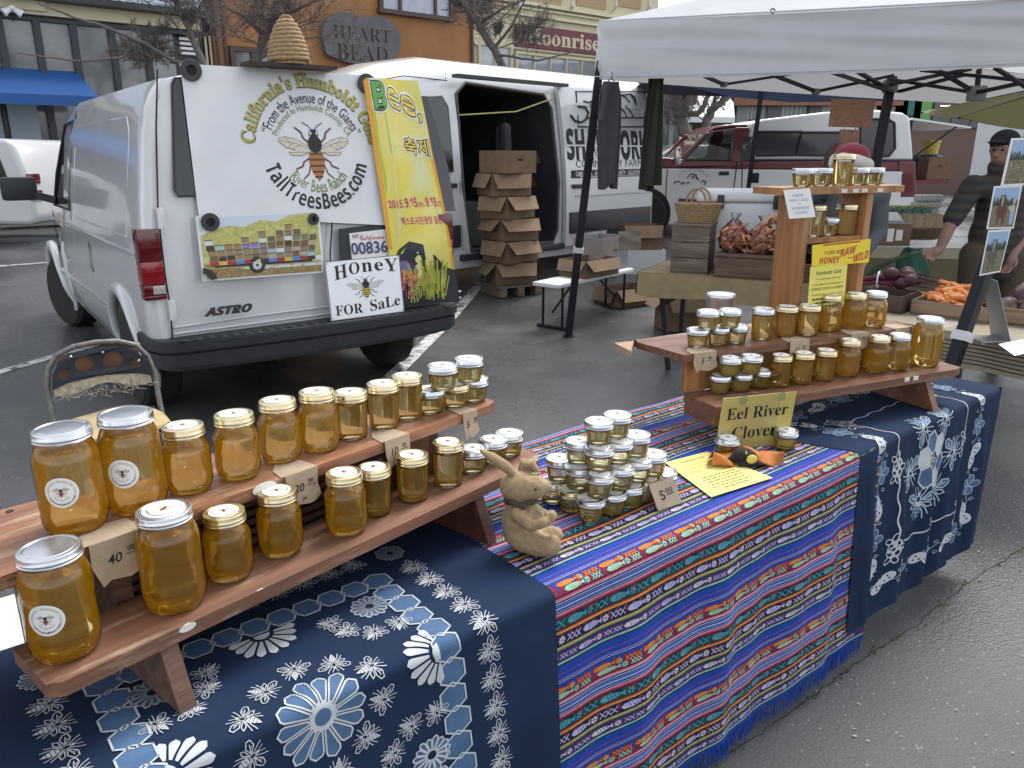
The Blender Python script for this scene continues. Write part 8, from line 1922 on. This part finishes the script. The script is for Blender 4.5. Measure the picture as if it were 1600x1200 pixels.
for (yy, d, h_) in ((16, .18, .1), (22, .1, .05), (33, .12, .07), (84, .1, .07)): q = MB(); zz_ = fp(870, yy)[1]; frect(q, XF + .01, XG, zz_, zz_ + h_, -d, 0); q.build('cornice', M('cream_trim', (.66, .61, .44), .6), s3_)
sg = thing('shop_sign', 'long maroon shop sign with cream celtic lettering on the cream building', 'sign', FO, FA)
x0, x1 = fp(803, 60)[0], fp(1010, 60)[0]; za_, zb_ = fp(870, 80)[1], fp(870, 46)[1]; mar = M('maroon_sign', (.13, .018, .03), .5); b = MB(); frect(b, x0, x1, za_, zb_, -.16, -.02); b.build('board', mar, sg)
tx0, tx1 = fp(812, 60)[0], fp(1006, 60)[0]; b = MB(); b.text('Moonrise Herbs', 1, 0, style='serif', fit=tx1 - tx0, ht=(zb_ - za_) * .72, off=.012, fn=lambda x, y: ((tx0 + tx1) / 2 + x, -.165, za_ + (zb_ - za_) * .2 + y)); b.build('lettering', crm, sg)
wpl = M('pale_glass', (.3, .34, .38), .08, spec=.9, col2=(.42, .45, .48), nscale=3)
window(s3_, fp(806, 92)[0], fp(930, 92)[0], .9, z(868, 86) - .1, crm, (.2, .4, .6, .8), mg=wpl, fw=.08); window(s3_, fp(948, 92)[0], fp(1000, 92)[0], .9, z(968, 90) - .1, crm, (.5,), mg=wpl, fw=.08)
window(s3_, fp(748, 92)[0], fp(795, 92)[0], .9, z(772, 72), crm, (.5,), mg=wpl, fw=.08)
# dark shop round the corner, and the low buildings across the far side
s4_ = thing('dark_shop', 'dim shopfront with tall glass past the cream building', 'building', (0, 0, 0)); Y4 = 24
def fb(px, py, Y=Y4): p = dep(px, py, Y); return p.x, p.z
def brect(b, px0, py0, px1, py1, y0=-.1, y1=0, Y=Y4, mi=0, zmin=None):
    x0, z1 = fb(px0, py0, Y); x1, z0 = fb(px1, py1, Y); z0 = zmin if zmin is not None else z0; b.box(((x0 + x1) / 2, Y + (y0 + y1) / 2, (z0 + z1) / 2), (x1 - x0, y1 - y0, z1 - z0), mi)
b = MB(); brect(b, 1000, 60, 1082, 260, 0, 6, zmin=.3); b.build('wall', M('dark_brown_wall', (.05, .04, .035), .7), s4_)
for a, c in ((1034, 1046), (1050, 1062), (1066, 1080)): q = MB(); brect(q, a, 142, c, 226, -.04, 0, zmin=.8); f_ = q.build('window', M('dim_glass', (.03, .045, .045), .08, spec=.8), s4_); q = MB(); brect(q, a - 2, 140, a, 226, -.08, 0, zmin=.5); q.build('frame', M('pale_frame', (.3, .31, .31), .5), f_)
q = MB(); brect(q, 1006, 60, 1014, 240, -.2, 0, zmin=.3); q.build('corner_post', crm, s4_)
b = MB(); c0_, c1_ = dep(1066, 178, 23), dep(1150, 182, 23); b.add([dep(1062, 182, 23), dep(1148, 183, 23), dep(1146, 160, 25), dep(1136, 148, 25), dep(1070, 146, 25)], [(0, 1, 2, 3, 4)]); b.add([dep(1062, 182, 23) + Vector((0, 0, -.15)), dep(1148, 183, 23) + Vector((0, 0, -.15)), dep(1148, 183, 23), dep(1062, 182, 23)], [(0, 1, 2, 3)])
for px in (1066, 1146): q = dep(px, 183, 23.1); b.bar((q.x, q.y, .3), q, .08, .08)
o = b.build('white_canopy', M('white_fabric', (.72, .73, .75), .7)); tag(o, 'white peaked market canopy far behind the bare street tree', 'canopy')
s5_ = thing('brick_building', 'low brick building with glass-block windows behind the pickup', 'building', (0, 0, 0)); Y5 = 27
bq_ = M('terracotta', (.3, .13, .085), .8, noise=.15, nscale=2); blk_g = M('glass_block', (.16, .21, .23), .15, spec=.8); gtn = M('grey_mauve', (.13, .12, .14), .7)
b = MB(); brect(b, 1100, 140, 1400, 262, 0, 5, Y5, zmin=.3); b.build('wall', M('dark_grey_wall', (.07, .06, .06), .8), s5_)  # wall behind the windows is one plain dark grey-brown
b = MB(); brect(b, 1142, 140, 1400, 166, -.5, -.01, Y5); b.build('fascia', bq_, s5_)
for a, c in ((1150, 1196), (1207, 1262), (1270, 1300)):
    q = MB(); brect(q, a, 164, c, 187, -.1, 0, Y5); f_ = q.build('window', blk_g, s5_); q = MB()
    for k in range(9): xx = a + (c - a) * k / 8; brect(q, xx - .5, 164, xx + .5, 187, -.14, -.1, Y5)
    for k in range(5): yy = 164.5 + 5.4 * k; brect(q, a, yy - .4, c, yy + .4, -.155, -.14, Y5)
    q.build('frame', M('pale_mortar', (.42, .44, .45), .7), f_)
for a, c in ((1198, 1208), (1150, 1159), (1262, 1270)): q = MB(); brect(q, a, 150, c, 262, -.25, 0, Y5, zmin=.3); q.build('pilaster', gtn if a != 1150 else M('pale_post', (.26, .27, .26), .7), s5_)
s6_ = thing('painted_building', 'building with teal and green painted panels and lit windows behind the shell', 'building', (0, 0, 0))
b = MB(); brect(b, 1365, 100, 1800, 262, 0, 5, Y5, zmin=.3); b.build('wall', M('brown_brick', (.16, .1, .08), .8), s6_)
for a, c, m_ in ((1367, 1375, paper), (1375, 1404, M('beige_panel', (.36, .31, .26), .7)), (1404, 1413, M('brick_red', (.2, .05, .04), .8)), (1413, 1434, M('teal_panel', (.03, .17, .15), .6)), (1434, 1450, M('green_panel', (.12, .36, .09), .6))): q = MB(); brect(q, a, 120, c, 200, -.06, -.01, Y5); q.build('panel', m_, s6_)
lit = bpy.data.materials.new('tube_light'); lit.use_nodes = True; lit.node_tree.nodes['Principled BSDF'].inputs['Emission Color'].default_value = (1, .86, .55, 1); lit.node_tree.nodes['Principled BSDF'].inputs['Emission Strength'].default_value = 1.6
for a, c in ((1462, 1488), (1492, 1516), (1522, 1546), (1550, 1600), (1606, 1660)):
    q = MB(); brect(q, a, 162, c, 200, -.06, -.01, Y5); f_ = q.build('window', M('shop_dim', (.09, .085, .075), .15), s6_); q = MB(); brect(q, a + 2, 165, c - 2, 166.2, -.075, -.062, Y5); brect(q, a + 2, 175, c - 4, 176.2, -.075, -.062, Y5); q.build('strip_light', lit, f_); q = MB(); brect(q, a - 3, 160, a, 200, -.1, -.01, Y5); q.build('mullion', gtn, f_)
# ------------------------------------------------------------------ bare street trees
bark = M('bare_bark', (.15, .13, .12), .9, noise=.35, nscale=9, bump=.4, bscale=30); twigm = M('twig_bark', (.12, .1, .095), .9)
def tree(name, base, limbs, label, seed, dens=1.0, tw=5, droop=.0):
    """limbs: world polylines with start and end radius; twigs grow from them"""
    t = thing(name, label, 'tree', (0, 0, 0), 0, None); r_ = random.Random(seed); tb = MB(); cr = MB(); n = [0]
    def twig(p, d, L, r, lv):
        if n[0] > 1500 * dens: return
        r = max(r, .0042)
        n[0] += 1; k = 4; pts = [p]; q = Vector(p); dd = Vector(d)
        for i in range(k):
            dd = (dd + Vector((r_.uniform(-1, 1), r_.uniform(-1, 1), r_.uniform(-.8, .9) - droop)) * .3).normalized(); q = q + dd * L / k; pts.append(q.copy())
        cr.tube(pts, [r * (1 - .6 * i / k) for i in range(k + 1)], n=4 if lv else 5)
        if lv < tw:
            for i in range(1, k + 1):
                for _ in range(1 if r_.random() < .6 else 2):
                    a = Vector((r_.uniform(-1, 1), r_.uniform(-1, 1), r_.uniform(-.6, 1))); twig(pts[i], (dd * .6 + a * .8).normalized(), L * r_.uniform(.5, .75), r * .55, lv + 1)
    for li, (pts, r0, r1) in enumerate(limbs):
        r0, r1 = r0 * .75, r1 * .7
        n[0] = 0
        P = [Vector(p) for p in pts]; F_ = []
        for a, c in zip(P, P[1:]):
            for i in range(5): F_.append(a.lerp(c, i / 5) + Vector((r_.uniform(-1, 1), r_.uniform(-1, 1), r_.uniform(-1, 1))) * r0 * .22)
        F_.append(P[-1]); m_ = len(F_); (tb if li == 0 else cr).tube(F_, [r0 + (r1 - r0) * i / (m_ - 1) for i in range(m_)], n=9)
        L = sum((a - c).length for a, c in zip(P, P[1:]))
        for i in range(m_ // 3 if li == 0 else 2, m_):
            d = (F_[min(i + 1, m_ - 1)] - F_[i - 1]).normalized()
            for _ in range(r_.choice([1, 1, 2])):
                a = Vector((r_.uniform(-1, 1), r_.uniform(-1, 1), r_.uniform(-.3, 1))); twig(F_[i], (d * .5 + a).normalized(), min(1.3, L * .4) * r_.uniform(.45, 1.1), min(.016, r1 * r_.uniform(.3, .5) + .004), 0 if li else 2)
    tb.build('trunk', bark, t); cr.build('crown', twigm, t)
D = lambda px, py, Y: dep(px, py, Y)
def foot(px, py, Y): p = dep(px, py, Y); return Vector((p.x, p.y, .3))
tree('street_tree', 0, [([foot(322, 100, 13.2), D(318, 100, 13.2), D(296, 48, 13.2), D(280, 15, 13.1), D(268, -30, 13)], .085, .04), ([D(300, 105, 13.2), D(272, 96, 13), D(225, 68, 12.8), D(160, 40, 12.6), D(118, 28, 12.5), D(60, 5, 12.4)], .055, .018), ([D(294, 45, 13.2), D(312, 15, 13.4), D(330, -20, 13.5)], .05, .025), ([D(215, 64, 12.8), D(190, 90, 12.6), D(120, 96, 12.3), D(25, 82, 12)], .035, .012), ([D(270, 0, 13), D(230, -20, 12.8), D(160, -30, 12.5)], .045, .02)], 'bare street tree with long sideways branch before the dark-framed shop', 3, 1.0)
tree('street_tree', 0, [([foot(400, 100, 15.5), D(402, 95, 15.5), D(412, 55, 15.5), D(426, 25, 15.5), D(440, -20, 15.4)], .13, .06), ([D(412, 55, 15.5), D(380, 25, 15.3), D(340, 5, 15.2)], .06, .025), ([D(426, 30, 15.5), D(470, 12, 15.3), D(520, -10, 15.2)], .06, .025), ([D(402, 95, 15.5), D(440, 70, 15.2), D(480, 60, 15), D(540, 50, 14.8)], .03, .012)], 'bare street tree behind the straw skep before the orange wall', 5, 1.0)
tree('street_tree', 0, [([foot(800, 110, 17.5), D(785, 100, 17.5), D(752, 45, 17.5), D(722, 5, 17.4), D(700, -40, 17.3)], .14, .06), ([D(770, 78, 17.5), D(800, 40, 17.3), D(820, 0, 17.2)], .05, .02), ([D(775, 85, 17.5), D(840, 95, 17), D(900, 80, 16.8)], .04, .015), ([D(745, 40, 17.5), D(790, 10, 17.3), D(850, -10, 17)], .045, .02), ([D(735, 20, 17.5), D(690, 15, 17.2)], .04, .015)], 'bare street tree before the cream building above the second van', 9, 1.0)
tree('street_tree', 0, [([foot(1082, 225, 19), D(1074, 215, 19), D(1060, 165, 19), D(1048, 130, 19), D(1040, 80, 19)], .24, .14), ([D(1068, 175, 19), D(1080, 140, 18.8), D(1076, 100, 18.6)], .11, .07), ([D(1066, 180, 19), D(1090, 178, 18.6), D(1100, 165, 18.4), D(1108, 145, 18.3), D(1125, 110, 18)], .10, .06)], 'thick bare street tree seen under the canopy edge by the hanging apron', 12, .7)
tree('street_tree', 0, [([foot(1098, 222, 20), D(1100, 205, 20), D(1108, 180, 20), D(1114, 168, 19.9), D(1128, 160, 19.8), D(1150, 125, 19.6)], .17, .10), ([D(1112, 170, 20), D(1118, 150, 19.8), D(1112, 120, 19.6)], .06, .04)], 'bent bare street tree leaning behind the pickup cab', 14, .6)
